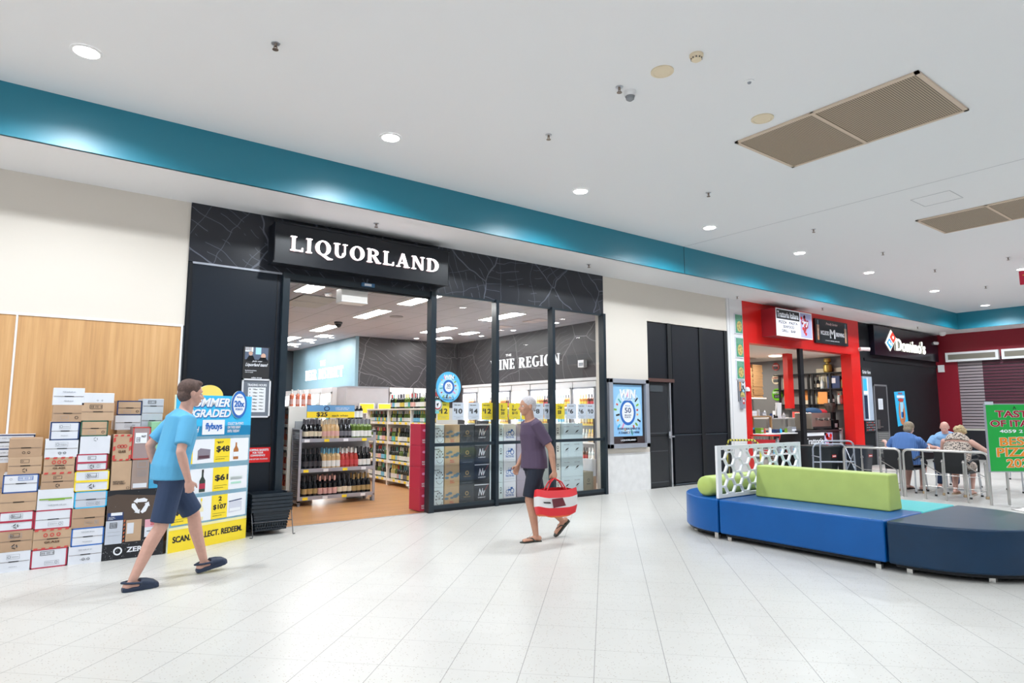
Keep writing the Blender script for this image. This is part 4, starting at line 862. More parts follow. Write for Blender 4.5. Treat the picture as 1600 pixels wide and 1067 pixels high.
for z, defs in rowdef.items():
    tot = sum(d[1] for d in defs); k = 0; sp = (x1 - x0 - .06) / tot
    for kind, n, lab in defs:
        for i in range(n):
            x = x0 + .04 + sp * (k + .5)
            for r_ in range(2): bottle(x + random.uniform(-.004, .004), yf + .075 + r_ * .12, z, kind, ('%s, %s from left, %s level' % (lab, ORD[i], lv[z]) if r_ == 0 else 'half hidden %s, rear row, %s level' % (lab, lv[z])), 'bottles on the grey display, ' + lv[z], 1.10 if r_ == 0 else 1.13)
            k += 1
# header board above it
t = empty('header_board', (3.89, 10.74, 1.40), **T('blue and yellow price header board above the grey display shelf', 'sign'))
b = B(); b.box(3.485, 10.30, 1.42, 4.30, 10.312, 1.63, ink); S = Sheet(b, (3.485, 10.30, 1.42), UX, UZ); S.rect(0, .10, .815, .205, mat('header_blue', (.16, .38, .68), .5)); S.rect(0, 0, .815, .10, yellow); S.up(); S.ringe(.33, .15, .05, .042, .35, navy); S.text('EVERY $20 SPENT IS', .48, .15, .72, .168, whitep); S.text('A CHANCE TO WIN!', .48, .125, .7, .142, whitep); S.text('$25', .16, .01, .34, .09, ink, bold=.04); S.text('each when', .42, .02, .7, .05, ink); b.build('board', t)
b = B(); b.tube([(3.6, 10.31, 1.43), (3.6, 10.69, 1.35)], .006, alu); b.build('support_arm', t); b = B(); b.tube([(4.18, 10.31, 1.43), (4.18, 10.69, 1.35)], .006, alu); b.build('support_arm', t)

# ================================================================== LONG SHELF RUNS
def shelf_run(xf, dirx, y0, y1, bays, levels, top, label, kinds, grp, face='left', full=True):
    """gondola whose open face looks along -x (dirx=-1)"""
    R_ = empty('shelf_unit', (xf + .25, (y0 + y1) / 2, 0), **T(label, 'shelf'))
    xb = xf + .45
    b = B(); b.box(xb - .02, y0, .05, xb, y1, top, WHITE_SH); b.build('back_panel', R_)
    L = (y1 - y0) / bays
    for i in range(bays + 1):
        y = y0 + i * L; b = B(); b.box(xf, y - .02, 0, xb, y + .02, top, WHITE_SH); b.build('upright', R_)
    b = B(); b.box(xf - .01, y0 - .02, top, xb, y1 + .02, top + .03, WHITE_SH); b.build('top_board', R_)
    for z in levels:
        for i in range(bays):
            ya, yb_ = y0 + i * L + .02, y0 + (i + 1) * L - .02
            b = B(); b.box(xf + .01, ya, z - .02, xb - .02, yb_, z, WHITE_SH); b.box(xf - .008, ya, z - .04, xf + .012, yb_, z + .015, WHITE_SH); s_ = b.build('shelf_board', R_)
            for k in range(4): ticket(s_, (xf - .0095, yb_ - .05 - k * L / 4.2, z - .035), (0, -1, 0), .10, .045, yellow if (k * 3 + i) % 4 != 1 else whitep)
    return R_
WK = [('dark', 'w', 'k'), ('dark', 'w', 'g'), ('dark', 'c', 'k'), ('green', 'w', 'w'), ('green', 'w', 'y'), ('dark', 'g', 'b'), ('pale', 'w', 'y'), ('dark', 'y', 'k'), ('dark', 'b', 't'), ('green', 't', 'w'), ('dark', 'p', 'r')]
KN = {('dark', 'w'): 'dark wine bottle with white label', ('dark', 'c'): 'dark wine bottle with cream label', ('green', 'w'): 'green wine bottle with white label', ('dark', 'g'): 'dark wine bottle with grey label', ('pale', 'w'): 'pale straw wine bottle with white label', ('dark', 'y'): 'dark wine bottle with yellow label', ('dark', 'b'): 'dark wine bottle with light blue label', ('green', 't'): 'green wine bottle with teal label', ('dark', 'p'): 'dark wine bottle with pink label'}
lev = [(1.30, 'top level'), (.89, 'second level'), (.50, 'third level'), (.13, 'lowest level')]
shelf_run(5.93, -1, 10.34, 13.46, 3, [z for z, _ in lev], 1.56, 'long white wine shelf unit facing the entrance aisle', None, '')
lev2 = [(1.59, 'top board')] + lev
for z, ln in lev2:
    for bay in range(3):
        ya = 10.34 + bay * 1.04 + .07; n = 11; k = random.choice(WK)
        if z > 1.5 and bay == 2: continue
        for i in range(n):
            if i % 2 == 0 or random.random() < .4: k = random.choice(WK)
            y = ya + i * .0905
            bottle(5.995 + random.uniform(-.006, .01), y, z, (*k, 'wine'), '%s, %s from right, %s bay, %s' % (KN[k[:2]], ORD[i], ('near', 'middle', 'far')[bay], ln), 'bottles on the %s of the white shelf unit' % ln, .80 if (z in (1.30,)) else .98)
            if z < 1.5 and i % 2: bottle(6.10, y - .04, z, (*k, 'wine'), 'half hidden ' + KN[k[:2]] + ', rear row, %s, %s bay' % (ln, ('near', 'middle', 'far')[bay]), 'bottles on the %s of the white shelf unit' % ln, .78 if (z in (1.30,)) else .98)
# rose shelf on the left aisle
shelf_run(3.34, -1, 10.80, 14.0, 3, [1.30, .92, .53, .15], 1.58, 'white shelf unit full of rose wine behind the grey display', None, '')
for z, ln in ((1.30, 'top level'), (.92, 'second level'), (.53, 'third level'), (.15, 'lowest level')):
    for i in range(13):
        k = random.choice([('rose', 'p', 'w'), ('rose', 'w', 'r'), ('pink', 'w', 'p'), ('rose', 'c', 'p'), ('pink', 'p', 'w')])
        bottle(3.41, 10.88 + i * .085, z, (*k, 'wine'), 'orange pink rose wine bottle, %s from the near end, %s, left shelf' % (ORD[i], ln), 'rose bottles on the left shelf, ' + ln, .80 if z > 1.2 else .98)
for i in range(4): bottle(3.40 + i * .10, 10.84, 1.612, ('rose', 'p', 'w', 'wine'), 'rose bottle above the shelf left of the blue header, %s from left' % ORD[i], 'rose bottles left of the header', .95)
for i in range(4): bottle(4.46 + i * .07, 10.9, 1.39 + .0, ('blk', 'w', 'k', 'spirit'), 'small dark bottle right of the header board, %s from left' % ORD[i], 'small dark bottles right of the header', .9)
b = B(); b.box(4.40, 10.80, 0, 4.80, 11.05, 1.39, mat('pegboard', (.4, .43, .47))); [b.box(4.41, 10.79, 1.25 - k * .04, 4.79, 10.80, 1.265 - k * .04, ink) for k in range(3)]; b.build('shelf_end', **T('grey slatted shelf end behind the right side of the display', 'shelf'))

# ================================================================== FRIDGES
FW = mat('fridge_white', (.74, .74, .76), .4); FLED = mat('fridge_led', (1, .99, .97), .5, emit=14.0); FIN = mat('fridge_liner', (.85, .85, .86), .5)
FDK = mat('fridge_frame_dark', (.08, .08, .09), .4)
FRB = B()
def fridge(origin, U, Nn, w, label, grp, stock, h=2.15, dep=.6, poster=None, frame=None):
    """upright glass door fridge: U along its front, Nn out of the front"""
    O = Vector(origin); U = Vector(U); Nn = Vector(Nn); Z = Vector((0, 0, 1))
    t = empty('drinks_fridge', O + U * w / 2 - Nn * dep / 2, **T(label, 'fridge', grp))
    b = B(); q = lambda a, c, z, la, lc, lz, m: b.obox(O + U * a - Nn * c + Z * z, U * la, -Nn * lc, Z * lz, m)
    q(0, 0, 0, .03, dep, h, FW); q(w - .03, 0, 0, .03, dep, h, FW); q(.03, 0, 0, w - .06, dep, .12, FW); q(.03, .0, h - .12, w - .06, dep, .12, FW); q(.03, dep - .03, .12, w - .06, .03, h - .24, FIN)
    b.build('cabinet', t)
    b = B(); b.obox(O + U * .035 - Nn * .06 + Z * .2, U * .02, -Nn * .02, Z * (h - .4), FLED); b.obox(O + U * (w - .055) - Nn * .06 + Z * .2, U * .02, -Nn * .02, Z * (h - .4), FLED); b.obox(O + U * .06 - Nn * .08 + Z * (h - .15), U * (w - .12), -Nn * .2, Z * .02, FLED); b.build('led_strip', t)
    d = B(); fm = frame or FW
    for a, z, la, lz in ((0.01, .12, .035, h - .24), (w - .045, .12, .035, h - .24), (.01, .12, w - .02, .04), (.01, h - .16, w - .02, .04)): d.obox(O + U * a + Nn * .001 + Z * z, U * la, Nn * .03, Z * lz, fm)
    do = d.build('door', t)
    g = B(); S = Sheet(g, O + Nn * .012, U, UZ); S.rect(.045, .16, w - .045, h - .16, GLASS); g.build('glass_pane', do)
    g = B(); g.obox(O + U * (w - .04) + Nn * .03 + Z * .9, U * .015, Nn * .03, Z * .5, FDK); g.build('door_handle', do)
    for k, z in enumerate((.14, .52, .90, 1.27, 1.62)):
        g = B(); g.obox(O + U * .035 - Nn * .10 + Z * (z - .012), U * (w - .07), -Nn * (dep - .15), Z * .012, FIN); g.obox(O + U * .035 - Nn * .09 + Z * (z - .03), U * (w - .07), -Nn * .01, Z * .04, LB['y'] if k % 2 else FIN); g.build('shelf_board', t)
        n = int((w - .12) / .085)
        for i in range(n):
            P = O + U * (.08 + i * .085) - Nn * .15 + Z * z
            G_, L_, C_, sh_ = stock[(k + i // 3) % len(stock)]; G_, L_, C_ = GL[G_], LB[L_], LB[C_]
            FRB.lathe(P, [(.033, 0, G_), (.034, .04, L_), (.034, .12, G_), (.034, .17, G_), (.014, .20, C_), (.014, .265, C_), (0, .27)], G_, 8)
    if poster:
        g = B(); S = Sheet(g, O + Nn * .033, U, UZ); S.rect(.08, h - .75, w - .08, h - .2, poster); S.up().ell(w * .36, h - .5, .1, .16, skyb); S.ell(w * .62, h - .5, .11, .15, mat('hot_pink', (.75, .06, .22), .5)); g.build('door_poster', t)
    return t
st1 = [('clear', 'w', 'b', 'wine'), ('amber', 'y', 'k', 'wine'), ('pale', 'w', 'y', 'wine'), ('clear', 'b', 'w', 'wine')]
st2 = [('amber', 'y', 'n', 'spirit'), ('brown', 'r', 'k', 'wine'), ('clear', 'w', 'w', 'wine'), ('gold', 'c', 'y', 'wine')]
nm = ['right pane fridge nearest the glass', 'second fridge behind the right pane', 'third fridge behind the right pane', 'fridge behind the right mullion', 'fridge behind the middle pane', 'fridge at the middle mullion', 'fridge behind the left pane', 'fridge farthest along the map wall']
for i in range(7):
    y = 9.22 + i * .72
    fridge((8.97, y + .71, 0), (0, -1, 0), (-1, 0, 0), .70, nm[i] + ', white and lit inside', 'fridges along the inner right wall', st1 if i % 2 else st2, frame=FW if i % 2 else greyframe)
b = B(); b.box(8.95, 9.2, 2.16, 9.59, 14.28, 2.22, FW); b.build('fridge_top_panel', **T('long white panel running along the tops of the right wall fridges', 'panel'))
fridge((7.18, 14.95, 0), UX, NY, .66, 'fridge left at the back wall, with brown bottles', 'back wall fridges', st2)
fridge((7.88, 14.95, 0), UX, NY, .66, 'fridge right at the back wall, with blue and pink poster', 'back wall fridges', st1, poster=whitep)
b = B(); b.box(6.02, 14.95, 0, 7.15, 15.58, 2.12, mat('grey_laminate', (.42, .42, .45), .5, noise=.04, nscale=5)); b.box(6.02, 14.94, 2.121, 7.15, 15.58, 2.16, greyp); b.build('grey_cabinet', **T('tall plain grey cabinet under the back map wall', 'cabinet'))
for i, n in enumerate(('nearest', 'second', 'third', 'fourth', 'fifth', 'farthest')):
    y = 15.62 + i * .84
    fridge((5.92, y + .82, 0), (0, -1, 0), (-1, 0, 0), .80, n + ' fridge under the pale blue wall, bright white', 'fridges under the pale blue wall', [('clear', 'w', 'w', 'wine'), ('clear', 'b', 'w', 'wine')], dep=.55)
for k, (x, zz) in enumerate(((5.5, 1.56), (5.95, 1.56))): pass
FRB.build('fridge_bottles', kind='stuff', label='small bottles crowding the shelves inside the lit glass door fridges', category='bottles')
# price boards behind the shelf
for x, n in ((6.35, 'left'), (6.85, 'right')):
    b = B(); b.box(x, 14.86, 1.50, x + .36, 14.87, 1.72, yellow); b.box(x - .02, 14.87, 1.48, x + .38, 14.90, 1.74, whitep); b.box(x + .17, 14.88, 0, x + .20, 14.91, 1.5, alu); b.build('price_board', **T('yellow price board standing before the grey cabinet, ' + n + ' one', 'sign'))
# wall lettering
MW = mat('wall_letter_white_glow', (.85, .85, .86), .5, emit=.35)  # white letters with a slight glow put into the material
t = empty('wall_lettering', (9.58, 12.5, 2.5), **T('white raised capitals along the inner right map wall reading wine region', 'lettering'))
serif_word('WINE REGION', Vector((0, -1, 0)), Vector(UZ), Vector((-1, 0, 0)), Vector((9.6, 13.85, 2.62)), .26, 2.80, .03, MW, t)
b = B(); S = Sheet(b, (9.60, 13.2, 2.95), (0, -1, 0), UZ, lay=.003); S.text('THE', 0, 0, .25, .06, MW); b.build('letter', t)
MW2 = mat('wall_letter_added_glow', (.88, .93, .95), .5, emit=.8)  # glow added to unlit letters so they read against the pale wall
t = empty('wall_lettering', (6.48, 17.8, 2.5), **T('white raised capitals on the pale blue wall reading beer district', 'lettering'))
serif_word('BEER DISTRICT', Vector((0, -1, 0)), Vector(UZ), Vector((-1, 0, 0)), Vector((6.5, 19.4, 2.48)), .30, 3.0, .03, MW2, t)
b = B(); S = Sheet(b, (6.49, 18.2, 2.86), (0, -1, 0), UZ, lay=.003); S.text('THE', 0, 0, .45, .16, MW2); b.build('letter', t)
b = B(); b.box(9.50, 10.15, 2.50, 9.6, 10.34, 2.66, white); b.box(9.49, 10.17, 2.53, 9.5, 10.30, 2.60, greyp); b.build('wall_sensor', **T('small white wall box high on the inner right wall', 'sensor'))
# serving counter deeper in the shop
t = empty('shop_counter', (7.6, 11.0, 0), **T('low counter with wood front behind the left glass pane', 'counter'))
b = B(); b.box(7.1, 10.4, 0, 7.9, 12.4, .95, mat('counter_wood', (.30, .19, .11), .5)); b.build('base', t); b = B(); b.box(7.05, 10.35, .95, 7.95, 12.45, .99, white); b.build('worktop', t)
for y, n in ((10.8, 'nearer'), (11.7, 'farther')):
    t = empty('till_screen', (7.3, y, .99), **T('black till screen on the shop counter, ' + n + ' one', 'screen')); b = B(); b.box(7.28, y - .03, .99, 7.34, y + .03, 1.12, black); b.build('stand', t)
    b = B(); b.obox((7.22, y - .2, 1.08), (.05, 0, .26), (0, .4, 0), (.02, 0, -.004), black); b.build('screen', t)
for i in range(4):
    t = empty('wine_crate', (6.85 - i * .0, 9.6, 0)) if 0 else None

# ================================================================== BOXES IN THE SHOP WINDOW
def wbox(x0, x1, z0, z1, y, style, label, grp, dep=.34):
    st = {'flower': mat('wine_box_white', (.74, .84, .85), .6), 'cloud': mat('wine_box_kraft', (.58, .40, .22), .7), 'char': mat('wine_box_charcoal', (.045, .055, .065), .5), 'script': mat('wine_box_black', (.03, .035, .045), .45), 'narrow': mat('wine_box_ice', (.74, .86, .88), .6),
          'tractor': mat('wine_box_pale', (.84, .86, .92), .6), 'cream': mat('wine_box_cream', (.80, .80, .74), .6), 'bird': mat('wine_box_mist', (.68, .80, .84), .6), 'olive': mat('wine_box_olive', (.30, .26, .18), .7), 'red': mat('wine_box_red', (.52, .03, .07), .5), 'purple': mat('wine_box_mauve', (.48, .42, .50), .5), 'green': mat('wine_box_grey', (.42, .45, .42), .5)}[style]
    b = B(); w, h = x1 - x0, z1 - z0; b.box(x0, y, z0, x1, y + dep, z1, st); S = Sheet(b, (x0, y, z0), UX, UZ)
    if style == 'flower':
        for k in range(7): a = PI * k / 6; S.line((w * .6, h * .42), (w * (.6 + .32 * math.cos(a)), h * (.42 + .32 * math.sin(a))), .003, ink); S.ell(w * (.6 + .32 * math.cos(a)), h * (.42 + .32 * math.sin(a)), .010, .012, ink, 8)
        S.ringe(w * .6, h * .30, w * .3, h * .16, .1, ink, PI, 2 * PI); S.text('Squealing', w * .05, h * .78, w * .6, h * .86, ink)
    elif style == 'cloud':
        cb = mat('cloud_blue', (.16, .25, .30), .6)
        for u, v, r in ((.2, .6, .12), (.38, .66, .15), (.75, .50, .18), (.9, .58, .14), (.15, .42, .14), (.5, .44, .12)): S.ell(w * u, h * v, w * r, h * r * .45, cb, 14)
        S.text('PINOT\nGRIGIO', w * .35, h * .14, w * .65, h * .28, redp)
    elif style == 'char':
        S.ringe(w * .5, h * .6, .035, .035, .45, LB['n']); S.text('TYRRELLS ESTATE', w * .25, h * .40, w * .75, h * .45, LB['n']); S.text('vineyard reserve', w * .15, h * .1, w * .85, h * .14, greyp)
    elif style == 'script':
        S.text('Nv', w * .28, h * .42, w * .72, h * .78, whitep, shear=.3); S.line((w * .55, h * .45), (w * .92, h * .95), .006, redp); S.text('CABERNET', w * .25, h * .3, w * .75, h * .36, whitep); S.rect(.005, h - .018, w - .005, h - .004, whitep)
    elif style in ('narrow', 'cream'): S.ringe(w * .5, h * .66, w * .2, h * .10, .35, ink, n=12); S.text('M', w * .35, h * .42, w * .65, h * .52, ink)
    elif style == 'tractor':
        S.ringe(w * .3, h * .50, .03, .032, .3, bluep, n=12); S.ringe(w * .7, h * .52, .042, .045, .3, bluep, n=12); S.rect(w * .36, h * .54, w * .62, h * .62, bluep); S.rect(w * .56, h * .62, w * .74, h * .72, bluep); S.rect(w * .40, h * .62, w * .43, h * .74, bluep); S.text('TRACTOR HILL', w * .15, h * .25, w * .85, h * .36, bluep); S.line((w * .1, h * .14), (w * .9, h * .14), .003, greyp)
    elif style == 'bird':
        for du in (.25, .72): S.poly([(w * (du - .08), h * .45), (w * (du + .02), h * .5), (w * (du + .1), h * .62), (w * (du + .02), h * .60), (w * (du - .02), h * .56)], ink); S.line((w * (du - .12), h * .38), (w * (du + .08), h * .47), .004, greyp); S.text('PALE RIVER', w * (du - .12), h * .78, w * (du + .12), h * .83, greyp)
    elif style == 'olive': S.ringe(w * .5, h * .6, .03, .03, .3, ink, n=12); S.text('RESERVE', w * .3, h * .4, w * .7, h * .46, ink)
    elif style == 'red': S.text('RED\nVALE', w * .25, h * .10, w * .85, h * .28, whitep); S.ell(w * .5, h * .7, .03, .02, mat('pink_print', (.8, .3, .5)), 10)
    b.build('wine_carton', bevel=.003, **T(label, 'carton', grp))
cols_ = [(677, 693, 'flower', 'white wine carton with line drawn flower'), (694.5, 717.5, 'cloud', 'brown wine carton with blue clouds'), (718.5, 740.5, 'char', 'charcoal wine carton with gold ring'), (741, 764.5, 'script', 'black wine carton with white script'), (765.5, 771, 'narrow', 'narrow pale blue wine carton beside the left mullion'),
         (779, 786, 'narrow', 'pale wine carton right of the left mullion'), (787, 806, 'tractor', 'white wine carton with blue tractor'), (808, 826, 'purple', 'mauve grey wine carton behind the walker with the bag'), (827.5, 842, 'tractor', 'pale carton with blue tractor behind the walker with the bag'), (843.5, 858, 'green', 'plain grey wine carton left of the right mullion'), (868, 876, 'cream', 'cream wine carton right of the right mullion'), (877.5, 911.5, 'bird', 'wide misty blue wine carton with two small birds')]
YW = 8.82
for a, c, sty, lab in cols_:
    p, q = at_y(a, 760, YW), at_y(c, 760, YW); n = 4; H = .325
    for k, nn in enumerate(('lowest', 'second lowest', 'third up', 'topmost')):
        dx = random.uniform(-.006, .006); wbox(p.x + dx * .3, q.x + dx * .3, .012 + k * H, .012 + (k + 1) * H - .003, YW, sty, lab + ', ' + nn, 'wine cartons in the shop window')
p, q = at_y(912, 745, YW), at_y(927, 745, YW); wbox(p.x, q.x, .012, .40, YW, 'olive', 'single olive brown carton at the right end of the window', 'wine cartons in the shop window')
b = B(); b.box(q.x + .02, YW + .05, .012, q.x + .12, YW + .35, .30, kraft2); b.box(q.x + .02, YW + .05, .302, q.x + .12, YW + .35, .62, cardw); b.build('mixed_carton', **T('brown and white carton edge in the window corner', 'carton'))
p, q = at_y(654.5, 780, 8.72), at_y(667, 780, 8.72)
for k, nn in enumerate(('lowest', 'second lowest', 'third up', 'topmost')): wbox(p.x, q.x - .01, .012 + k * .33, .012 + (k + 1) * .33 - .003, 8.70, 'red', 'bright red wine carton beside the entrance post, ' + nn, 'red cartons beside the entrance post', .34)

# ================================================================== THINGS ON THE GLASS
t = B(); S = Sheet(t, (5.125, D - .026, 1.905), UX, UZ, lay=.0008); t.prism([(.225 * math.cos(2 * PI * i / 36), .24 * math.sin(2 * PI * i / 36)) for i in range(36)], (5.125, D - .022, 1.905), UX, UZ, NY, .004, mat('sticker_sky', (.10, .50, .85), .4)); S.ell(0, -.03, .19, .17, lightb).up(); S.ell(0, 0, .105, .112, bluep).up(); S.ell(0, 0, .072, .078, whitep).up(); S.text('50', -.03, .0, .03, .045, navy); S.text('POINTS', -.04, -.03, .04, -.01, navy)
S.text('WIN', -.08, .12, .09, .19, whitep, bold=.05); S.text('EVERY $20 SPENT IS\nA CHANCE TO WIN', -.1, -.21, .1, -.16, navy); sparks(S, 0, 0, .125, 16, .028)
t.build('window_sticker', **T('round sky blue competition sticker on the left glass pane', 'sticker'))
b = B(); Pq = at_y(679, 635, D - .03); b.prism([(.085 * math.cos(2 * PI * i / 20), .085 * math.sin(2 * PI * i / 20)) for i in range(20)], (4.93, D - .022, 1.62), UX, UZ, NY, .003, mat('sticker_aqua', (.2, .6, .65), .4)); S = Sheet(b, (4.93, D - .025, 1.62), UX, UZ, lay=.0008); S.ell(0, 0, .07, .07, redp).up().ell(0, .01, .06, .06, whitep).up().poly([(-.02, .02), (0, -.03), (.025, .035)], ink); S.rect(-.08, -.13, .03, -.09, mat('sticker_aqua', (.2, .6, .65)))
b.build('window_sticker', **T('small round white sticker with teal edge next to the entrance post', 'sticker'))
pcs = [(684, 702, 'y', '$12'), (707, 725, 'w', '$10'), (731.5, 749, 'w', '$14'), (752, 770, 'y', '$12'), (779, 793, 'y', '2\nfor\n20'), (795.5, 813, 'y', '2\nfor\n$15'), (815, 831, 'y', '$11'), (832.5, 849, 'w', '$8'), (850.5, 860, 'w', '$9'), (868, 882, 'y', '2 for\n$28'), (886, 901, 'w', '$6'), (903, 916.5, 'w', '$6'), (917, 928.5, 'w', '$10')]
for i, (a, c, cl, tx) in enumerate(pcs):
    yy = D + .02; p, q = at_y(a, 640, yy), at_y(c, 640, yy); zt = 1.665; zb = 1.39; w, h = q.x - p.x, zt - zb
    b = B(); b.box(p.x, yy, zb, q.x, yy + .003, zt, yellow if cl == 'y' else mat('ticket_white', (.70, .74, .84), .5)); S = Sheet(b, (p.x, yy, zb), UX, UZ)
    if '\n' in tx: S.text(tx, w * .25, h * .30, w * .75, h * .88, ink, bold=.03)
    else: S.text(tx[0], w * .12, h * .48, w * .26, h * .66, ink, bold=.03); S.text(tx[1:], w * .30, h * .36, w * (.84 if len(tx) > 2 else .62), h * .64, ink, bold=.045); S.text('was save', w * .15, h * .82, w * .7, h * .88, ink)
    S.line((w * .1, h * .2), (w * .9, h * .2), .003, greyp); S.text('conditions', w * .3, h * .1, w * .7, h * .14, greyp)
    b.build('price_card', **T('%s window price card reading %s, %s from the left in the row' % ('yellow' if cl == 'y' else 'white', tx.replace('\n', ' '), ('first', 'second', 'third', 'fourth', 'fifth', 'sixth', 'seventh', 'eighth', 'ninth', 'tenth', 'eleventh', 'twelfth', 'last')[i]), 'price card', 'price cards hanging in the shop window'))
# ================================================================== SEATING ISLAND
VB = mat('blue_vinyl', (.001, .092, .34), .34, spec=.3, coat=.06, noise=.06, nscale=3, bump=.05); VN = mat('navy_vinyl', (.002, .026, .068), .34, spec=.35, coat=.06, noise=.12, nscale=4, bump=.05); VT = mat('turquoise_vinyl', (.04, .50, .52), .35, spec=.3); VL = mat('lime_vinyl', (.46, .57, .155), .45, spec=.3, noise=.04, nscale=5, bump=.08)
FT = mat('foot_metal', (.70, .68, .64), .3, .9); XF, XC, XB = 6.58, 7.47, 8.36
def seat(outline, m, name, label, feet, z0=.075, z1=.47):
    pts = outline; t = empty(name, (sum(p[0] for p in pts) / len(pts), sum(p[1] for p in pts) / len(pts), 0), **T(label, 'bench'))
    b = B(); b.prism(pts, (0, 0, z0), (1, 0, 0), (0, 1, 0), (0, 0, 1), z1 - z0, m); c = b.build('cushion', t, merge=True); md = c.modifiers.new('bevel', 'BEVEL'); md.width = .022; md.segments = 4; md.limit_method = 'ANGLE'; md.angle_limit = .7
    c.data.polygons.foreach_set('use_smooth', [True] * len(c.data.polygons))
    wn = c.modifiers.new('wn', 'WEIGHTED_NORMAL'); wn.keep_sharp = False
    cx, cy = sum(p[0] for p in pts) / len(pts), sum(p[1] for p in pts) / len(pts)
    b = B(); b.prism([((p[0] - cx) * .93 + cx, (p[1] - cy) * .93 + cy) for p in pts], (0, 0, .045), (1, 0, 0), (0, 1, 0), (0, 0, 1), .03, black); b.build('base_board', t, merge=True)
    for x, y in feet:
        b = B(); b.box(x - .025, y - .025, 0, x + .025, y + .025, z0 + .002, FT); b.build('foot', t)
    return t
def arc(cy, rx, ry, a0, a1, n=22): return [(XC + rx * math.cos(a0 + (a1 - a0) * i / n), cy + ry * math.sin(a0 + (a1 - a0) * i / n)) for i in range(n + 1)]
seat(arc(4.735, .89, .92, 0, PI), VB, 'vinyl_bench', 'round ended blue vinyl bench end with the lime bolster on it', [(6.66, 4.80), (8.28, 4.80), (7.47, 5.5), (6.9, 5.28)])
BLUE = seat([(XF, 2.865), (XC + .02, 2.865), (XC + .02, 4.715), (XF, 4.715)], VB, 'vinyl_bench', 'long straight blue vinyl bench under the lime backrest', [(6.66, 4.62), (6.66, 2.96), (7.4, 2.96), (7.4, 4.62)])
seat([(XC + .03, 2.865), (XB, 2.865), (XB, 4.715), (XC + .03, 4.715)], VT, 'vinyl_bench', 'turquoise vinyl bench behind the lime backrest', [(7.6, 4.62), (8.28, 4.62), (7.6, 2.96), (8.28, 2.96)])
seat([(XC + .89, 2.845)] + [(XC - .89, 2.845)] + [(XC - .89 * math.cos(PI * i / 22), 2.72 - .93 * math.sin(PI * i / 22)) for i in range(23)], VN, 'vinyl_bench', 'round ended navy vinyl bench end nearest the viewer', [(6.70, 2.70), (6.93, 2.12), (8.2, 2.6), (7.9, 2.1)])
# scuffs on the navy end
# lime backrest: tapered long block
b = B(); y0, y1 = 3.06, 4.62
b.loft([[Vector(p) for p in ((7.20, y0, .471), (7.50, y0, .471), (7.50, y1, .471), (7.20, y1, .471))], [Vector(p) for p in ((7.235, y0 + .01, .85), (7.455, y0 + .01, .85), (7.455, y1 - .01, .85), (7.235, y1 - .01, .85))]], VL)
o = b.build('backrest', BLUE, merge=True, label='long lime green padded backrest'); md = o.modifiers.new('bevel', 'BEVEL'); md.width = .018; md.segments = 3
o.data.polygons.foreach_set('use_smooth', [False] * len(o.data.polygons))
# lime bolster
b = B(); rs = []
for x, r in ((6.66, .03), (6.665, .09), (6.69, .118), (6.74, .125), (7.9, .125), (7.96, .118), (7.985, .09), (7.99, .03)): rs.append(b.ring(Vector((x, 4.98, .472 + .125)), Vector((0, 1, 0)), Vector((0, 0, 1)), r, r, 28))
b.loft(rs, VL); b.build('bolster', merge=True, **T('lime green round bolster lying behind the white hexagon screen', 'bolster'))
# white hexagon screen
x0, x1, z0, z1, ys = 6.62, 8.52, .475, 1.10, 4.755; th = .03
t = empty('hexagon_screen', (7.5, ys, z0), **T('white panel screen with hexagon cut-outs standing across the blue bench', 'screen'))
bm = bmesh.new(); SW = mat('screen_white', (.84, .84, .86), .4)
R_ = .107; VS = .89; dx = R_ * 1.5; dz = R_ * math.sqrt(3) * VS; wst = .0135
def hexp(cx, cz, r): return [(cx + r * math.cos(PI / 3 * k), cz + r * VS * math.sin(PI / 3 * k)) for k in range(6)]
b = B()
hx0, hx1, hz0, hz1 = x0 + .075, x1 - .06, z0 + .04, z1 - .05
def clip(poly):
    for ax, lim, sg in ((0, hx0, 1), (0, hx1, -1), (1, hz0, 1), (1, hz1, -1)):
        out = []
        for i in range(len(poly)):
            a, c = poly[i], poly[(i + 1) % len(poly)]; ia = (a[ax] - lim) * sg >= 0; ic_ = (c[ax] - lim) * sg >= 0
            if ia: out.append(a)
            if ia != ic_: f = (lim - a[ax]) / (c[ax] - a[ax]); out.append((a[0] + (c[0] - a[0]) * f, a[1] + (c[1] - a[1]) * f))
        poly = out
        if len(poly) < 3: return None
    return poly
ncol = int((hx1 - hx0) / dx) + 3
for i in range(-1, ncol):
    for j in range(-1, 5):
        cx_, cz_ = hx0 + .03 + i * dx, hz0 + .01 + j * dz + (dz / 2 if i % 2 else 0)
        outer, inner = hexp(cx_, cz_, R_ + .0005), hexp(cx_, cz_, R_ - wst)
        for k in range(6):
            q = clip([outer[k], outer[(k + 1) % 6], inner[(k + 1) % 6], inner[k]])
            if q: b.prism(q, (0, ys + th / 2, 0), (1, 0, 0), (0, 0, 1), (0, -1, 0), th, SW)
b.build('hexagon_lattice', t)
b = B(); b.box(x0, ys - th / 2 - .001, z0, hx0, ys + th / 2 + .001, z1, SW); b.box(hx1, ys - th / 2 - .001, z0, x1, ys + th / 2 + .001, z1, SW); b.box(hx0, ys - th / 2 - .001, z0, hx1, ys + th / 2 + .001, hz0, SW); b.box(hx0, ys - th / 2 - .001, hz1, hx1, ys + th / 2 + .001, z1, SW)
for x in (x0 + .09, 7.3, 8.1): b.cyl((x, ys - th / 2 - .003, z1 - .025), (x, ys - th / 2, z1 - .025), .006, .006, greyp, 8)
b.build('screen_frame', t)

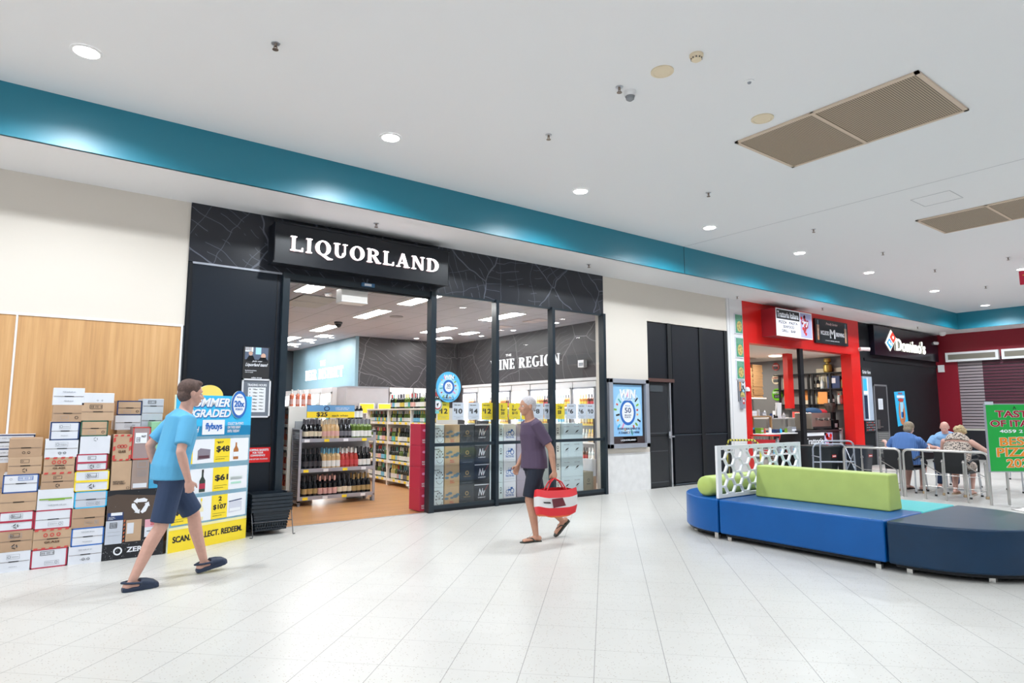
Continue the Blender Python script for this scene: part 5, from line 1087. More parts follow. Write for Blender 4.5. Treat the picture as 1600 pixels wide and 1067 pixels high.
# ================================================================== CAFE BARRIER
def barrier(x, y0, y1, label, h=.845, inner=True, posts=None):
    """steel hoop barrier along y from y1 (far) to y0 (near)"""
    t = empty('cafe_barrier', (x, (y0 + y1) / 2, 0), **T(label, 'barrier')); r = .021
    pts = [(x, y1, 0), (x, y1, h - .08)] + [(x, y1 - .08 * (1 - math.cos(a)), h - .08 + .08 * math.sin(a)) for a in (PI / 6, PI / 3, PI / 2)] + [(x, y0 + .08 * (1 - math.cos(a)), h - .08 + .08 * math.sin(a)) for a in (PI / 2, PI / 3, PI / 6)] + [(x, y0, h - .08), (x, y0, 0)]
    b = B(); b.tube(pts, r, chrome, 10); b.build('hoop_rail', t)
    n = int(round((y1 - y0) / .315)); sp = (y1 - y0) / n
    for i in range(n + 1):
        y = y0 + i * sp; b = B()
        if 0 < i < n: b.cyl((x, y, 0), (x, y, h - .01), .014, .014, chrome, 10)
        b.cyl((x, y, 0), (x, y, .006), .035, .03, chrome, 14); b.build('upright_bar', t)
    if inner:
        xi = x + .38; m = max(2, n)
        for i in range(m):
            y = y0 + (i + .5) * sp; b = B(); b.cyl((xi, y, .09), (xi, y, .62), .019, .019, chrome, 12); b.lathe((xi, y, .62), [(.019, 0), (.027, .005), (.027, .02), (.021, .03), (.021, .036), (.018, .05), (0, .056)], chrome, 12)
            b.lathe((xi, y, .05), [(0, 0), (.032, 0), (.034, .02), (.024, .045)], mat('brass', (.45, .33, .20), .35, .8), 12); b.build('capped_post', t)
        for z in (.40, .19):
            b = B(); b.tube([(xi, y0 + .5 * sp, z), (xi, y0 + (m - .5) * sp, z)], .007, chrome, 6); b.build('link_rod', t)
        for i in range(m):
            y = y0 + (i + .5) * sp
            for s_ in ((-1,) if i % 2 else (1,)):
                b = B(); b.tube([(x, y + s_ * sp / 2, .62), (xi, y, .40)], .007, chrome, 6); b.build('link_rod', t); b = B(); b.tube([(xi, y, .19), (x, y + s_ * sp / 2, .10)], .007, chrome, 6); b.build('link_rod', t)
    return t
barrier(12.56, 3.78, 5.06, 'steel hoop cafe barrier in front of the seated people')
barrier(12.62, 5.14, 6.15, 'steel hoop cafe barrier between the people and the folded walking frame')
barrier(12.78, 2.2, 3.60, 'steel hoop cafe barrier behind the green sign')

# ================================================================== GREEN SIGN ON A STAND
C0 = Vector((12.36, 3.24, 0)); Ur = Vector((math.cos(YAW), -math.sin(YAW), 0)); Nf = Vector((-math.sin(YAW), -math.cos(YAW), 0))
depth = C0.dot(Vector((math.sin(YAW), math.cos(YAW), 0)))
t = empty('stand_sign', C0, **T('green restaurant sign on a round chrome stand at the right edge', 'sign'))
b = B(); b.lathe(C0, [(0, 0), (.22, 0), (.22, .012), (.12, .03), (.03, .05), (.02, .06), (0, .06)], chrome, 28); b.build('round_base', t)
b = B(); b.cyl(C0 + Vector((0, 0, .05)), C0 + Vector((0, 0, .62)), .018, .018, chrome); b.cyl(C0 + Vector((0, 0, .24)), C0 + Vector((0, 0, .29)), .03, .03, greyp); b.build('pole', t)
Wg = .95; Og = C0 - Ur * (.57) + Vector((0, 0, .585)) + Nf * .02
GRN = mat('sign_green', (.01, .40, .06), .35); GRD = mat('sign_dark_red', (.36, .008, .03), .4); ORG = mat('sign_orange', (.85, .28, .02), .4)
b = B(); b.obox(Og - Nf * .03, Ur * Wg, (0, 0, 1.06), Nf * .03, greyframe)
S = Sheet(b, Og, Ur, UZ); S.rect(.015, .015, Wg - .015, 1.045, GRN).up()
def out_text(tx, u0, v0, u1, v1, m, sk=0):
    S.text(tx, u0, v0, u1, v1, whitep, bold=.09, skew=sk); S.k += 2; S.text(tx, u0, v0, u1, v1, m, bold=.04, skew=sk); S.k -= 2
S.text('A', .435, .97, .49, 1.02, ink, bold=.03)
out_text('TASTE', .155, .845, .77, .95, GRD); out_text('OF ITALY', .065, .70, .875, .80, GRD); S.text('4059 2100', .20, .605, .76, .655, whitep, bold=.03)
out_text('BEST', .19, .40, .72, .53, ORG, .02); out_text('PIZZA', .13, .235, .82, .37, ORG, .02); out_text('2023', .27, .07, .72, .20, ORG, .01)
b.build('sign_panel', t)
b = B(); b.obox(Og + Vector((0, 0, 1.04)) + Nf * .002 + Ur * .0, Ur * .13, (0, 0, .05), Nf * .01, mat('clear_tape', (.6, .66, .72), .3)); b.build('tape', t)
b = B()
# ================================================================== WHITE PILLAR POSTERS
def img(px0, py0, px1, py1, y=D - .035):
    p, q = at_y(px0, (py0 + py1) / 2, y), at_y(px1, (py0 + py1) / 2, y); zt = at_y((px0 + px1) / 2, py0, y).z; zb = at_y((px0 + px1) / 2, py1, y).z; return p.x, q.x, zb, zt
gp = mat('menu_green', (.08, .32, .20), .5); gy = mat('menu_gold', (.62, .50, .16), .5)
for k, (a, c, nn) in enumerate(((491, 522, 'highest'), (527, 559, 'second'), (563, 593, 'third'))):
    x0, x1, zb, zt = 12.79, 13.09, None, None; zt = at_y(1151, a, D).z; zb = at_y(1151, c, D).z
    b = B(); b.box(x0, D - .055, zb, x1, D - .03, zt, cardw); S = Sheet(b, (x0, D - .055, zb), UX, UZ); w, h = x1 - x0, zt - zb; S.rect(.015, .02, w - .01, h - .02, gp).up(); S.ell(w * .55, h * .38, w * .34, h * .27, gy, 14).up(); [S.ell(w * .55 + w * .2 * math.cos(q), h * .38 + h * .15 * math.sin(q), .03, .03, mat('menu_brown', (.40, .28, .10), .5), 8) for q in (0, 1.2, 2.4, 3.6, 4.8)]
    for i in range(4): S.line((w * .15, h * (.92 - .07 * i)), (w * (.85 - .1 * (i % 2)), h * (.92 - .07 * i)), .008, mat('menu_line', (.35, .55, .42), .5))
    b.build('menu_poster', **T(nn + ' green menu poster with a golden pizza on the white pillar', 'poster'))
zt, zb = at_y(1152, 595, D).z, at_y(1152, 627, D).z
b = B(); b.box(12.83, D - .055, zb, 13.10, D - .03, zt, mat('slate_poster', (.08, .085, .10), .5)); S = Sheet(b, (12.83, D - .055, zb), UX, UZ); h = zt - zb; S.frame(0, 0, .27, h, .012, cardw); S.rect(.04, h * .5, .085, h * .95, mat('orange_print', (.8, .3, .1))); S.text('M', .12, h * .62, .24, h * .93, whitep, bold=.05); S.ell(.18, h * .5, .04, .04, lightb); S.ell(.15, h * .25, .09, .11, gy, 10); S.up().text('PIZZA', .09, h * .2, .2, h * .3, ink)
b.build('menu_poster', **T('dark poster with white M and orange drink, lowest on the white pillar', 'poster'))
b = B(); b.box(12.88, D - .09, 1.60, 13.02, D - .035, 1.86, mat('dispenser_grey', (.30, .32, .38), .4)); S = Sheet(b, (12.88, D - .09, 1.6), UX, UZ); S.rect(.04, .10, .12, .24, redp).up(); S.rect(.05, .15, .10, .2, whitep); b.build('wall_dispenser', **T('small grey flyer dispenser under the pillar posters', 'dispenser'))
b = B(); b.lathe((13.18, D - .05, 2.0), [(0, 0), (.06, 0), (.06, .05), (.04, .09), (0, .1)], white, 14); b.build('wall_camera', **T('round white camera on the left red post', 'security camera'))
def wallcam(P, label, d=(0, -1, -.25)):
    t = empty('bullet_camera', P, **T(label, 'security camera')); P = Vector(P); d = Vector(d).normalized()
    b = B(); b.cyl(P, P + Vector((0, -.10, 0)), .05, .05, white, 14); b.build('bracket', t); b = B(); b.cyl(P + Vector((-.05, -.12, 0)) - d * .06, P + Vector((0, -.12, 0)) + d * .16, .05, .055, white, 14); b.cyl(P + Vector((0, -.12, 0)) + d * .16, P + Vector((0, -.12, 0)) + d * .165, .04, .04, ink, 14); b.build('camera_body', t)
c = at_y(1340, 546, D); wallcam((c.x, D - .04, c.z), 'white bullet camera on the right red post', (.6, -1, -.1))
c = at_y(1455, 537, D); wallcam((c.x - .2, D, c.z), 'white bullet camera at the right end of the black sign', (1, -.8, -.1))
b = B(); c = at_z(1467, 522, ZS); b.lathe((c.x - .4, D - .5, ZS), [(.10, 0), (.10, -.05), (.07, -.1), (0, -.12)], white, 16); b.build('dome_camera', **T('white dome camera under the soffit in the far corner', 'security camera'))

# ================================================================== PIZZERIA SIGNS
t = empty('shop_sign', (14.9, D - .04, 3.36), **T('white light box sign with a red grape shaped heart on the pizzeria front', 'sign'))
x0, x1, z0, z1, yf = 13.90, 15.55, 3.33, 4.0, D - .42
b = B(); b.box(x0, yf, z0, x1, D - .04, z1, mat('sign_side_red', (.35, .02, .03), .35)); S = Sheet(b, (x0, yf, z0), UX, UZ); w, h = x1 - x0, z1 - z0
SWL = mat('lightbox_white', (.80, .80, .88), .4, emit=.25); S.rect(0, 0, w, h, white).up(); S.rect(.03, .03, w - .03, h - .03, SWL).up(); S.rect(.03, h * .62, w * .64, h - .03, ink); S.rect(w * .66, .03, w - .03, h - .03, mat('sign_lilac', (.45, .45, .72), .4)); S.up()
S.text('Trattoria Italiana', .06, h * .68, w * .61, h * .90, whitep, bold=.02); S.text('PIZZA   PASTA', w * .07, h * .46, w * .58, h * .56, ink); S.text('SEAFOOD', w * .18, h * .31, w * .48, h * .41, ink); S.text('GRILL   BAR', w * .14, h * .16, w * .52, h * .26, ink)
random.seed(3)
for i in range(26):
    v = random.random(); wd = .5 * v + .12; u = .79 + (random.random() - .5) * .26 * wd * 1.6; S.k = 4 + (i % 3); S.ell(w * u, h * (.18 + .66 * v), .045, .045, [red, redp, mat('grape_dark', (.30, .02, .05), .4)][i % 3], 10)
S.at(8).text('TI', w * .70, h * .45, w * .88, h * .65, whitep, bold=.03, shear=.3); b.build('light_box', t)
b = B(); x0, x1, z0, z1 = 16.33, 18.08, 3.35, 4.0; yf = D - .10
b.box(x0, yf, z0, x1, D - .045, z1, mat('banner_black', (.008, .012, .016), .35)); S = Sheet(b, (x0, yf, z0), UX, UZ); w, h = x1 - x0, z1 - z0
S.text('Proudly Serving', w * .32, h * .76, w * .68, h * .90, mat('pinkish_white', (.7, .5, .5), .5), shear=.3); S.text('MCLEOD', w * .15, h * .36, w * .40, h * .53, whitep, bold=.04); S.text('BREWING', w * .62, h * .36, w * .88, h * .53, whitep, bold=.04); S.text('M', w * .43, h * .26, w * .59, h * .62, whitep, bold=.06); S.text('LOCALLY OWNED BREWERY', w * .28, h * .12, w * .72, h * .16, whitep)
for u in (.05, .90): S.poly([(w * (u + .0), h * .12), (w * (u + .05), h * .12), (w * (u + .06), h * .75), (w * (u - .01), h * .75)], mat('drink_amber', (.65, .30, .15), .4)); S.up(); S.line((w * (u + .02), h * .3), (w * (u + .03), h * .95), .02, lightb); S.rect(w * u, h * .5, w * (u + .05), h * .6, mat('drink_pale', (.8, .6, .4), .4)); S.k -= 1
b.build('banner', **T('black drinks banner with a big white M and two amber glasses', 'sign'))

# ================================================================== PIZZERIA INTERIOR
XW = 18.88
def onwall(px, py, X=XW): return at_x(px, py, X)
l = bpy.data.lights.new('kitchen_panel', 'AREA'); l.energy = 38; l.size = .5; l.color = (1, .93, .82)
c = at_z(1178, 561, 3.16); t = empty('ceiling_panel_light', (16.2, 10.4, 3.16), **T('round warm ceiling light inside the pizzeria', 'ceiling light'))
for x, y, nn in ((15.3, 10.6, 0), (17.2, 10.2, 1), (17.4, 12.2, 2)):
    if nn == 0: tt = t; t.location = (x, y, 3.165)
    else: tt = empty('ceiling_panel_light', (x, y, 3.165), **T(('', 'round ceiling light deeper in the pizzeria', 'round ceiling light at the back of the pizzeria')[nn], 'ceiling light'))
    b = B(); b.lathe((x, y, 3.165), [(.17, 0), (.17, -.02), (.14, -.025), (0, -.025)], mat('warm_lens', (1, .92, .78), .5, emit=5), 20); b.build('lens', tt)
    o = bpy.data.objects.new('kitchen_light', l); COL.objects.link(o); o.parent = tt; o.location = (0, 0, -.05)
# round price signs
for px, py, r, m_, tx, nn in ((1212.3, 573, 6.2, mat('round_red', (.45, .03, .03), .4), 'SMALL', 'small red round sign'), (1212.7, 592.8, 7.6, mat('round_cream', (.80, .70, .52), .4), 'LARGE', 'cream round sign'), (1214.6, 616.4, 9.4, mat('round_green', (.16, .55, .02), .4), 'FAMILY', 'big bright green round sign')):
    c = onwall(px, py); rr = r / 985 * (c.x * .596 + c.y * .803)
    b = B(); b.prism([(rr * .92 * math.cos(2 * PI * i / 28), rr * math.sin(2 * PI * i / 28)) for i in range(28)], (XW + .015, c.y, c.z), (0, -1, 0), UZ, (-1, 0, 0), .03, m_); S = Sheet(b, (XW - .015, c.y, c.z), (0, -1, 0), UZ, lay=.003)
    S.text(tx, -rr * .7, rr * .15, rr * .7, rr * .5, whitep if 'cream' not in nn else redp, bold=.03); S.rect(-rr * .55, -rr * .6, rr * .55, rr * .0, ink).up(); S.text('$12', -rr * .35, -rr * .5, rr * .35, -rr * .1, greyp); b.build('round_sign', **T(nn + ' on the grey pizzeria wall', 'sign'))
# red post hanging in the opening
b = B(); p, q = at_y(1232, 600, 9.6), at_y(1240, 600, 9.6); zb = at_y(1240, 638, 9.6).z; b.box(p.x, 9.6, zb, q.x, 9.74, 3.17, mat('post_red', (.75, .02, .015), .4)); b.build('red_post', **T('red boxed duct hanging from the pizzeria ceiling', 'duct'))
# wall shelves with mirrors
def wallshelf(pts, nn):
    a, c = onwall(*pts[0]), onwall(*pts[1]); z = (a.z + c.z) / 2
    b = B(); b.box(XW - .26, c.y, z - .025, XW, a.y, z, black); b.build('wall_shelf', **T('black wall shelf in the pizzeria, ' + nn, 'shelf')); return z
# positions along the wall
def yw(px): return onwall(px, 600).y
zs = [onwall(1285, 583).z, onwall(1285, 607.5).z, onwall(1285, 631.5).z]
for z, nn in zip(zs, ('highest', 'middle', 'lowest')):
    b = B(); b.box(XW - .26, yw(1327), z - .03, XW, yw(1216), z, black); 
    b.build('wall_shelf', **T('black wall shelf in the pizzeria, ' + nn + ' one', 'shelf'))
for px in (1224, 1269, 1276, 1303, 1324):
    b = B(); b.box(XW - .24, yw(px) - .03, zs[2] - .35, XW - .19, yw(px) + .03, zs[0] + .0, black); b.build('shelf_bracket', **T('black upright carrying the pizzeria wall shelves at ' + {1224: 'the far left end', 1269: 'the middle left', 1276: 'the centre', 1303: 'the middle right', 1324: 'the near right end'}[px], 'bracket'))
MIR = mat('lit_backboard', (.72, .68, .52), .35); 
for a, c, ya, yb_, m_, nn in ((1277, 1293, 576, 608, MIR, 'centre upper'), (1305, 1321, 574, 608, MIR, 'right upper'), (1278, 1296, 611, 640, MIR, 'centre lower'), (1307, 1325, 611, 640, MIR, 'right lower'), (1224, 1235, 586, 607, mat('backboard_tan', (.55, .48, .38), .4), 'left upper'), (1225, 1235, 612, 640, mat('backboard_cream', (.78, .74, .62), .4), 'left lower'), (1254, 1264, 610, 642, mat('backboard_cream', (.78, .74, .62)), 'behind the post lower')):
    z1, z0 = onwall((a + c) / 2, ya).z, onwall((a + c) / 2, yb_).z
    b = B(); b.box(XW - .02, yw(c), z0, XW, yw(a), z1, m_)
    if 'left lower' in nn or 'behind' in nn: b.box(XW - .025, yw(c), z1 - .3, XW - .02, yw(a), z1, mat('orange_print', (.8, .3, .1)))
    b.build('backboard', **T('pale backboard behind the pizzeria shelves, ' + nn, 'panel'))
bt = [(1275, 0, ('blk', 'w', 'k', 'wine')), (1282, 0, ('blk', 'c', 'k', 'wine')), (1288, 0, ('clear', 'w', 'w', 'champ')), (1303, 0, ('pink', 'w', 'k', 'spirit')), (1317, 0, ('brown', 'g', 'k', 'spirit')), (1320, 0, ('amber', 'n', 'k', 'spirit')),
      (1276, 1, ('clear', 'w', 'y', 'spirit')), (1282, 1, ('amber', 'y', 'y', 'spirit')), (1286, 1, ('clear', 'b', 'w', 'wine')), (1297, 1, ('blk', 'w', 'k', 'wine')), (1303, 1, ('blk', 'w', 'k', 'champ')), (1313, 1, ('clear', 'w', 'r', 'spirit')), (1318, 1, ('pink', 'r', 'k', 'wine')), (1323, 1, ('pink', 'r', 'r', 'champ'))]
for i, (px, lv_, k_) in enumerate(bt):
    z = zs[1] if lv_ == 0 else zs[2]; bottle(XW - .13, yw(px), z, k_, ('%s bottle on the %s pizzeria wall shelf, number counted from the left edge' % ({'blk': 'black', 'clear': 'clear', 'pink': 'red', 'brown': 'brown', 'amber': 'amber'}[k_[0]], ('middle', 'lowest')[lv_])).replace(', number counted from the left edge', ''), 'bottles on the %s pizzeria shelf' % ('middle', 'lowest')[lv_], 1.2, 'spirit_bottle')
b = B(); b.lathe((XW - .13, yw(1298), zs[0]), [(.10, 0), (.12, .05), (.12, .22), (.05, .26), (.05, .30), (.10, .32), (.10, .42), (0, .43)], mat('gold_tin', (.50, .38, .10), .3, .5), 16); b.build('gold_canister', **T('gold canister on the highest pizzeria shelf', 'canister'))
b = B(); b.box(XW - .2, yw(1294) - .05, zs[2], XW - .08, yw(1294) + .22, zs[2] + .36, mat('orange_print', (.8, .3, .1))); b.build('carton', **T('upright orange carton on the lowest pizzeria shelf', 'carton'))
b = B(); b.box(XW - .2, yw(1311) - .12, zs[1], XW - .08, yw(1311) + .25, zs[1] + .36, navy); S = Sheet(b, (XW - .2, yw(1311) + .2, zs[1] + .15), (0, -1, 0), UZ, lay=.004); S.rect(0, 0, .2, .15, whitep); b.build('gift_box', **T('navy bottle box with white label on the middle pizzeria shelf', 'box'))
# pizza box stacks
pbx = mat('pizza_box_card', (.33, .20, .09), .8)
for (X, Y, base, n, nn) in ((17.15, 11.15, 1.98, 22, 'right'), (16.72, 11.3, 1.98, 20, 'left')):
    pass
Yp = 11.0
for a, c, nn, n in ((1177, 1192, 'right', 24), (1166, 1176, 'left', 22)):
    p, q = at_y(a, 600, Yp), at_y(c, 600, Yp); z1, z0 = at_y(a + 8, 570, Yp).z, at_y(a + 8, 621, Yp).z; hh = (z1 - z0) / 24
    for k in range(n):
        dx, dy = random.uniform(-.012, .012), random.uniform(-.012, .012); b = B(); b.box(p.x + dx, Yp + dy, z0 + k * hh, q.x + dx, Yp + dy + .42, z0 + (k + .86) * hh, pbx)
        b.build('pizza_box', **T('folded brown pizza box, %s in the %s tall stack' % ('topmost' if k == n - 1 else 'lowest' if k == 0 else '%d boxes up' % k, nn), 'pizza box', 'pizza boxes in the ' + nn + ' stack'))
b = B(); p = at_y(1166, 620, Yp); q = at_y(1194, 620, Yp); z0 = at_y(1182, 621, Yp).z; b.box(p.x - .3, Yp - .05, z0 - .04, q.x + .05, Yp + .5, z0 - .002, white)
for x in (p.x - .2, q.x): b.box(x, Yp + .4, 0, x + .04, Yp + .44, z0 - .04, alu)
b.build('kitchen_shelf', **T('white shelf carrying the pizza box stacks', 'shelf'))
# work benches
def bench(x0, x1, y0, y1, zs_, m_, label, legm=alu, tmat=white):
    t = empty('kitchen_bench', ((x0 + x1) / 2, (y0 + y1) / 2, 0), **T(label, 'bench'))
    for z in zs_: b = B(); b.box(x0, y0, z - .03, x1, y1, z, tmat); b.build('shelf_board', t)
    for x in (x0, x1 - .05):
        for y in (y0, y1 - .05): b = B(); b.box(x, y, 0, x + .05, y + .05, zs_[0] - .03, legm); b.build('leg', t)
    return t
tim = mat('raw_timber', (.42, .24, .11), .6)
pw = lambda px, Y: at_y(px, 650, Y).x
bench(pw(1172, 9.6), pw(1206, 9.6), 9.6, 10.2, [1.42, .95], tim, 'raw timber kitchen bench behind the left red post', tim, tim)
bench(pw(1200, 9.9), pw(1258, 9.9), 9.9, 10.5, [1.36, .62], alu, 'white topped prep bench in the pizzeria')
bench(pw(1174, 9.1), pw(1247, 9.1), 9.1, 9.4, [.98, .45], alu, 'long low white counter shelf along the pizzeria opening')
random.seed(11)
kc = [cardw, ink, skyb, redp, greyp, kraft2, greenp, whitep, navy, mat('plastic_tub', (.55, .58, .62), .4)]
nmk = ['white', 'black', 'sky blue', 'red', 'grey', 'tan', 'green', 'bright white', 'navy', 'pale grey']
def clutter(pa, pb, Y, z, n, where, hmax=.2):
    for i in range(n):
        x = pw(pa + (pb - pa) * (i + .5) / n, Y); j = random.randrange(10); h = random.uniform(.08, hmax); w = random.uniform(.05, .11)
        b = B()
        if i % 3 == 0: b.lathe((x, Y + .12, z), [(0, 0), (w * .6, 0), (w * .6, h * .8), (w * .5, h * .82), (w * .5, h), (0, h)], kc[j], 12); nm_ = 'tub'
        elif i % 3 == 1: b.box(x - w, Y + .04, z, x + w, Y + .22, z + h, kc[j]); b.box(x - w * .95, Y + .038, z + h * .3, x + w * .95, Y + .04, z + h * .6, kc[(j + 3) % 10]); nm_ = 'food_packet'
        else: b.lathe((x, Y + .12, z), [(0, 0), (w * .5, 0), (w * .5, h * .6), (w * .2, h * .8), (w * .2, h), (0, h)], kc[j], 12); nm_ = 'sauce_bottle'
        b.build(nm_, **T('%s %s %s, place %s from the left' % (nmk[j], nm_.replace('_', ' '), where, ('one', 'two', 'three', 'four', 'five', 'six', 'seven', 'eight', 'nine', 'ten')[i]), nm_.replace('_', ' '), 'kitchen items ' + where))
clutter(1174, 1204, 9.62, 1.42, 6, 'on the timber bench'); clutter(1176, 1202, 9.62, .95, 5, 'on the lower timber shelf')
clutter(1206, 1256, 9.92, 1.36, 5, 'on the prep bench', .26); clutter(1206, 1256, 9.92, .62, 6, 'under the prep bench', .3); clutter(1180, 1246, 9.12, .98, 0 or 8, 'on the long low shelf', .16); clutter(1190, 1246, 9.12, .45, 8, 'at the bottom of the opening', .3)
# till monitor
t = empty('till_screen', (pw(1215, 9.75), 9.75, 1.36), **T('white backed till monitor turned aside on the pizzeria bench', 'screen'))
x = pw(1215, 9.7); b = B(); b.box(x - .05, 9.72, 1.36, x + .05, 9.80, 1.45, ink); b.build('stand', t); b = B(); b.obox((x - .2, 9.65, 1.42), (.36, .08, 0), (.03, 0, .36), (.02, -.04, 0), white); b.obox((x - .19, 9.62, 1.42), (.2, .05, 0), (.03, 0, .26), (.002, -.01, 0), ink); b.build('screen', t)
# espresso machine with cloth, grinder
x0, x1 = pw(1268, 9.2), pw(1298, 9.2); t = empty('espresso_machine', ((x0 + x1) / 2, 9.4, 1.0), **T('steel espresso machine covered with a dark blue cloth', 'coffee machine'))
b = B(); b.box(x0, 9.2, 1.05, x1, 9.7, 1.50, mat('machine_steel', (.40, .37, .32), .35, .7)); b.box(x0 + .05, 9.17, 1.05, x1 - .05, 9.2, 1.12, ink)
for k in range(3): b.cyl((x0 + .25 + k * .3, 9.16, 1.36), (x0 + .25 + k * .3, 9.16, 1.30), .04, .03, chrome); b.cyl((x0 + .25 + k * .3, 9.16, 1.32), (x0 + .25 + k * .3, 9.02, 1.30), .015, .02, ink)
b.build('machine_body', t, bevel=.02)
b = B(); b.ell(((x0 + x1) / 2 - .1, 9.42, 1.52), .42, .22, .13, mat('navy_cloth', (.02, .07, .16), .9)); b.ell((x1 - .25, 9.35, 1.53), .2, .16, .08, mat('red_cloth', (.5, .02, .03), .9)); b.ell((x0 + .12, 9.4, 1.47), .09, .14, .07, mat('red_cloth', (.5, .02, .03))); b.build('folded_cloth', t)
x = pw(1306, 9.2); t = empty('coffee_grinder', (x, 9.35, 1.0), **T('tall black coffee grinder beside the espresso machine', 'grinder'))
b = B(); b.box(x - .16, 9.2, 1.0, x + .16, 9.5, 1.30, black); b.box(x - .1, 9.25, 1.30, x + .1, 9.45, 1.52, black); b.box(x - .09, 9.19, 1.08, x + .05, 9.2, 1.2, whitep); b.build('grinder_body', t, bevel=.02); b = B(); b.lathe((x, 9.35, 1.52), [(.08, 0), (.16, .2), (.16, .26), (0, .27)], mat('smoked_plastic', (.10, .08, .07), .2), 18); b.build('hopper', t)
# service counter with printed front
x0, x1 = pw(1251, 9.0), pw(1299, 9.0); t = empty('service_counter', ((x0 + x1) / 2, 9.25, 0), **T('pizzeria service counter with red and white printed front panel', 'counter'))
b = B(); b.box(x0, 9.0, 0, x1 + .4, 9.8, .99, mat('counter_dark', (.03, .03, .035), .4)); S = Sheet(b, (x0, 9.0, 0), UX, UZ, lay=.004); w = x1 - x0
S.rect(0, .88, w * .8, .97, whitep); S.rect(w * .05, .62, w * .72, .86, ink); S.rect(w * .72, .55, w, .96, mat('sign_lilac', (.45, .45, .72))); S.rect(0, .52, w * .72, .60, whitep).up(); S.text('Trattoria', w * .1, .66, w * .68, .82, whitep, bold=.03)
for i in range(12): S.k = 2 + i % 2; S.ell(w * (.86 + random.uniform(-.08, .08)), .76 + random.uniform(-.14, .14), .07, .06, [red, redp][i % 2], 10)
b.build('counter_body', t); b = B(); b.box(x0 - .03, 8.96, .99, x1 + .45, 9.85, 1.03, mat('counter_dark', (.03, .03, .035))); b.build('worktop', t)
b = B(); HX = x1 + .5; b.box(HX, 9.0, 0, 18.5, 9.05, 1.06, white); b.box(HX, 8.98, 1.06, 18.5, 9.07, 1.08, mat('counter_wood', (.3, .19, .11))); b.build('half_door', **T('plain white half height door right of the service counter', 'door'))

# ================================================================== FAR BLACK WALL
t = empty('shop_sign', (21.9, D, 3.2), **T('black sign box with glowing white lettering and red blue domino tile on the far wall', 'sign'))
x0, x1, z0, z1 = 19.56, 24.22, 3.20, 4.09; yf = D - .16
b = B(); b.box(x0, yf, z0, x1, D, z1, mat('sign_gloss_black', (.008, .006, .014), .2)); b.build('sign_box', t, bevel=.01)
GW_ = mat('glow_white', (1, 1, .92), .5, emit=1.2); vs, fs, asp = text2d("Domino's", .015)
b = B(); S = Sheet(b, (0, yf, 0), UX, UZ, lay=.02); S.text("Domino's", 20.95, 3.40, 23.10, 3.79, GW_, bold=.02); b.build('lettering', t)
def dia(c, wd, h): return [(c[0], c[1] - h), (c[0] + wd, c[1]), (c[0], c[1] + h), (c[0] - wd, c[1])]
b = B(); S = Sheet(b, (20.60, yf, 3.685), UX, UZ, lay=.012); S.poly([(-.06, -.33), (.40, .10), (.06, .34), (-.36, -.09)], GW_); S.up(); S.poly([(.0, .0), (.17, -.155), (.33, .10), (.05, .29), (-.10, .13)][0:0] or [(-.02, .02), (.15, -.10), (.35, .09), (.06, .29), (-.14, .16)][0:0] or [(.13, .285), (.36, .095), (.155, -.09), (-.08, .10)], mat('tile_red', (.80, .05, .03), .4, emit=.7)); S.poly([(-.095, .085), (.14, -.105), (-.06, -.28), (-.31, -.085)], mat('tile_blue', (.05, .30, .75), .4, emit=.7)); S.up(); S.ell(.14, .10, .05, .05, GW_, 12); S.ell(-.03, -.12, .045, .045, GW_, 12); S.ell(-.14, -.07, .045, .045, GW_, 12); b.build('tile_emblem', t)
# order here window
t = empty('order_window', (19.2, D, 1.2), **T('narrow pale order window in the far black wall', 'window'))
b = B(); b.box(18.93, D - .03, 2.56, 19.5, D, 2.80, ink); S = Sheet(b, (18.93, D - .03, 2.56), UX, UZ, lay=.004); S.text('Order Here', .03, .07, .53, .17, whitep, bold=.02); b.build('order_sign', t)
b = B(); b.box(18.93, D - .04, 1.28, 19.50, D, 2.55, mat('window_reveal', (.42, .50, .62), .3)); S = Sheet(b, (18.93, D - .04, 1.28), UX, UZ, lay=.004); S.rect(.02, .85, .24, 1.2, skyb); S.rect(.02, .75, .24, .85, whitep); S.rect(.02, .05, .22, .72, mat('window_night', (.02, .04, .08), .2)); S.rect(.24, .0, .3, 1.24, white); b.build('window_panel', t)
b = B(); b.box(18.98, D - .03, .96, 19.6, D, 1.27, mat('menu_dark', (.03, .03, .035), .4)); S = Sheet(b, (18.98, D - .03, .96), UX, UZ, lay=.004)
for i in range(5):
    for j in range(4): S.rect(.05 + i * .11, .04 + j * .07, .12 + i * .11, .065 + j * .07, greyp if (i + j) % 3 else redp)
b.build('menu_board', **T('small dark menu board below the order window', 'sign'))
o = empty('door_3', (20.05, D, 0), kind='structure')
b = B(); b.box(19.66, D - .03, .02, 20.42, D - .005, 2.29, mat('door_leaf_black', (.02, .022, .026))); b.build('door_leaf', o)
b = B()
for r in ((19.60, 0, 19.66, 2.34), (20.42, 0, 20.48, 2.34), (19.60, 2.29, 20.48, 2.34)): b.box(r[0], D - .035, r[1], r[2], D, r[3], mat('grey_metal_frame', (.30, .30, .32), .4, .5))
b.build('door_frame', o); b = B(); b.box(19.70, D - .09, 1.04, 19.76, D - .03, 1.30, chrome); b.box(19.70, D - .1, 1.08, 19.92, D - .08, 1.11, chrome); b.build('door_handle', o)
b = B(); b.box(19.66, D - .034, .3, 20.42, D - .03, .95, mat('door_vent_grey', (.12, .12, .12), .5)); [b.box(19.70, D - .045, .33 + k * .055, 20.38, D - .034, .35 + k * .055, mat('vent_blade', (.30, .30, .29), .5)) for k in range(11)]; b.build('door_vent', o)
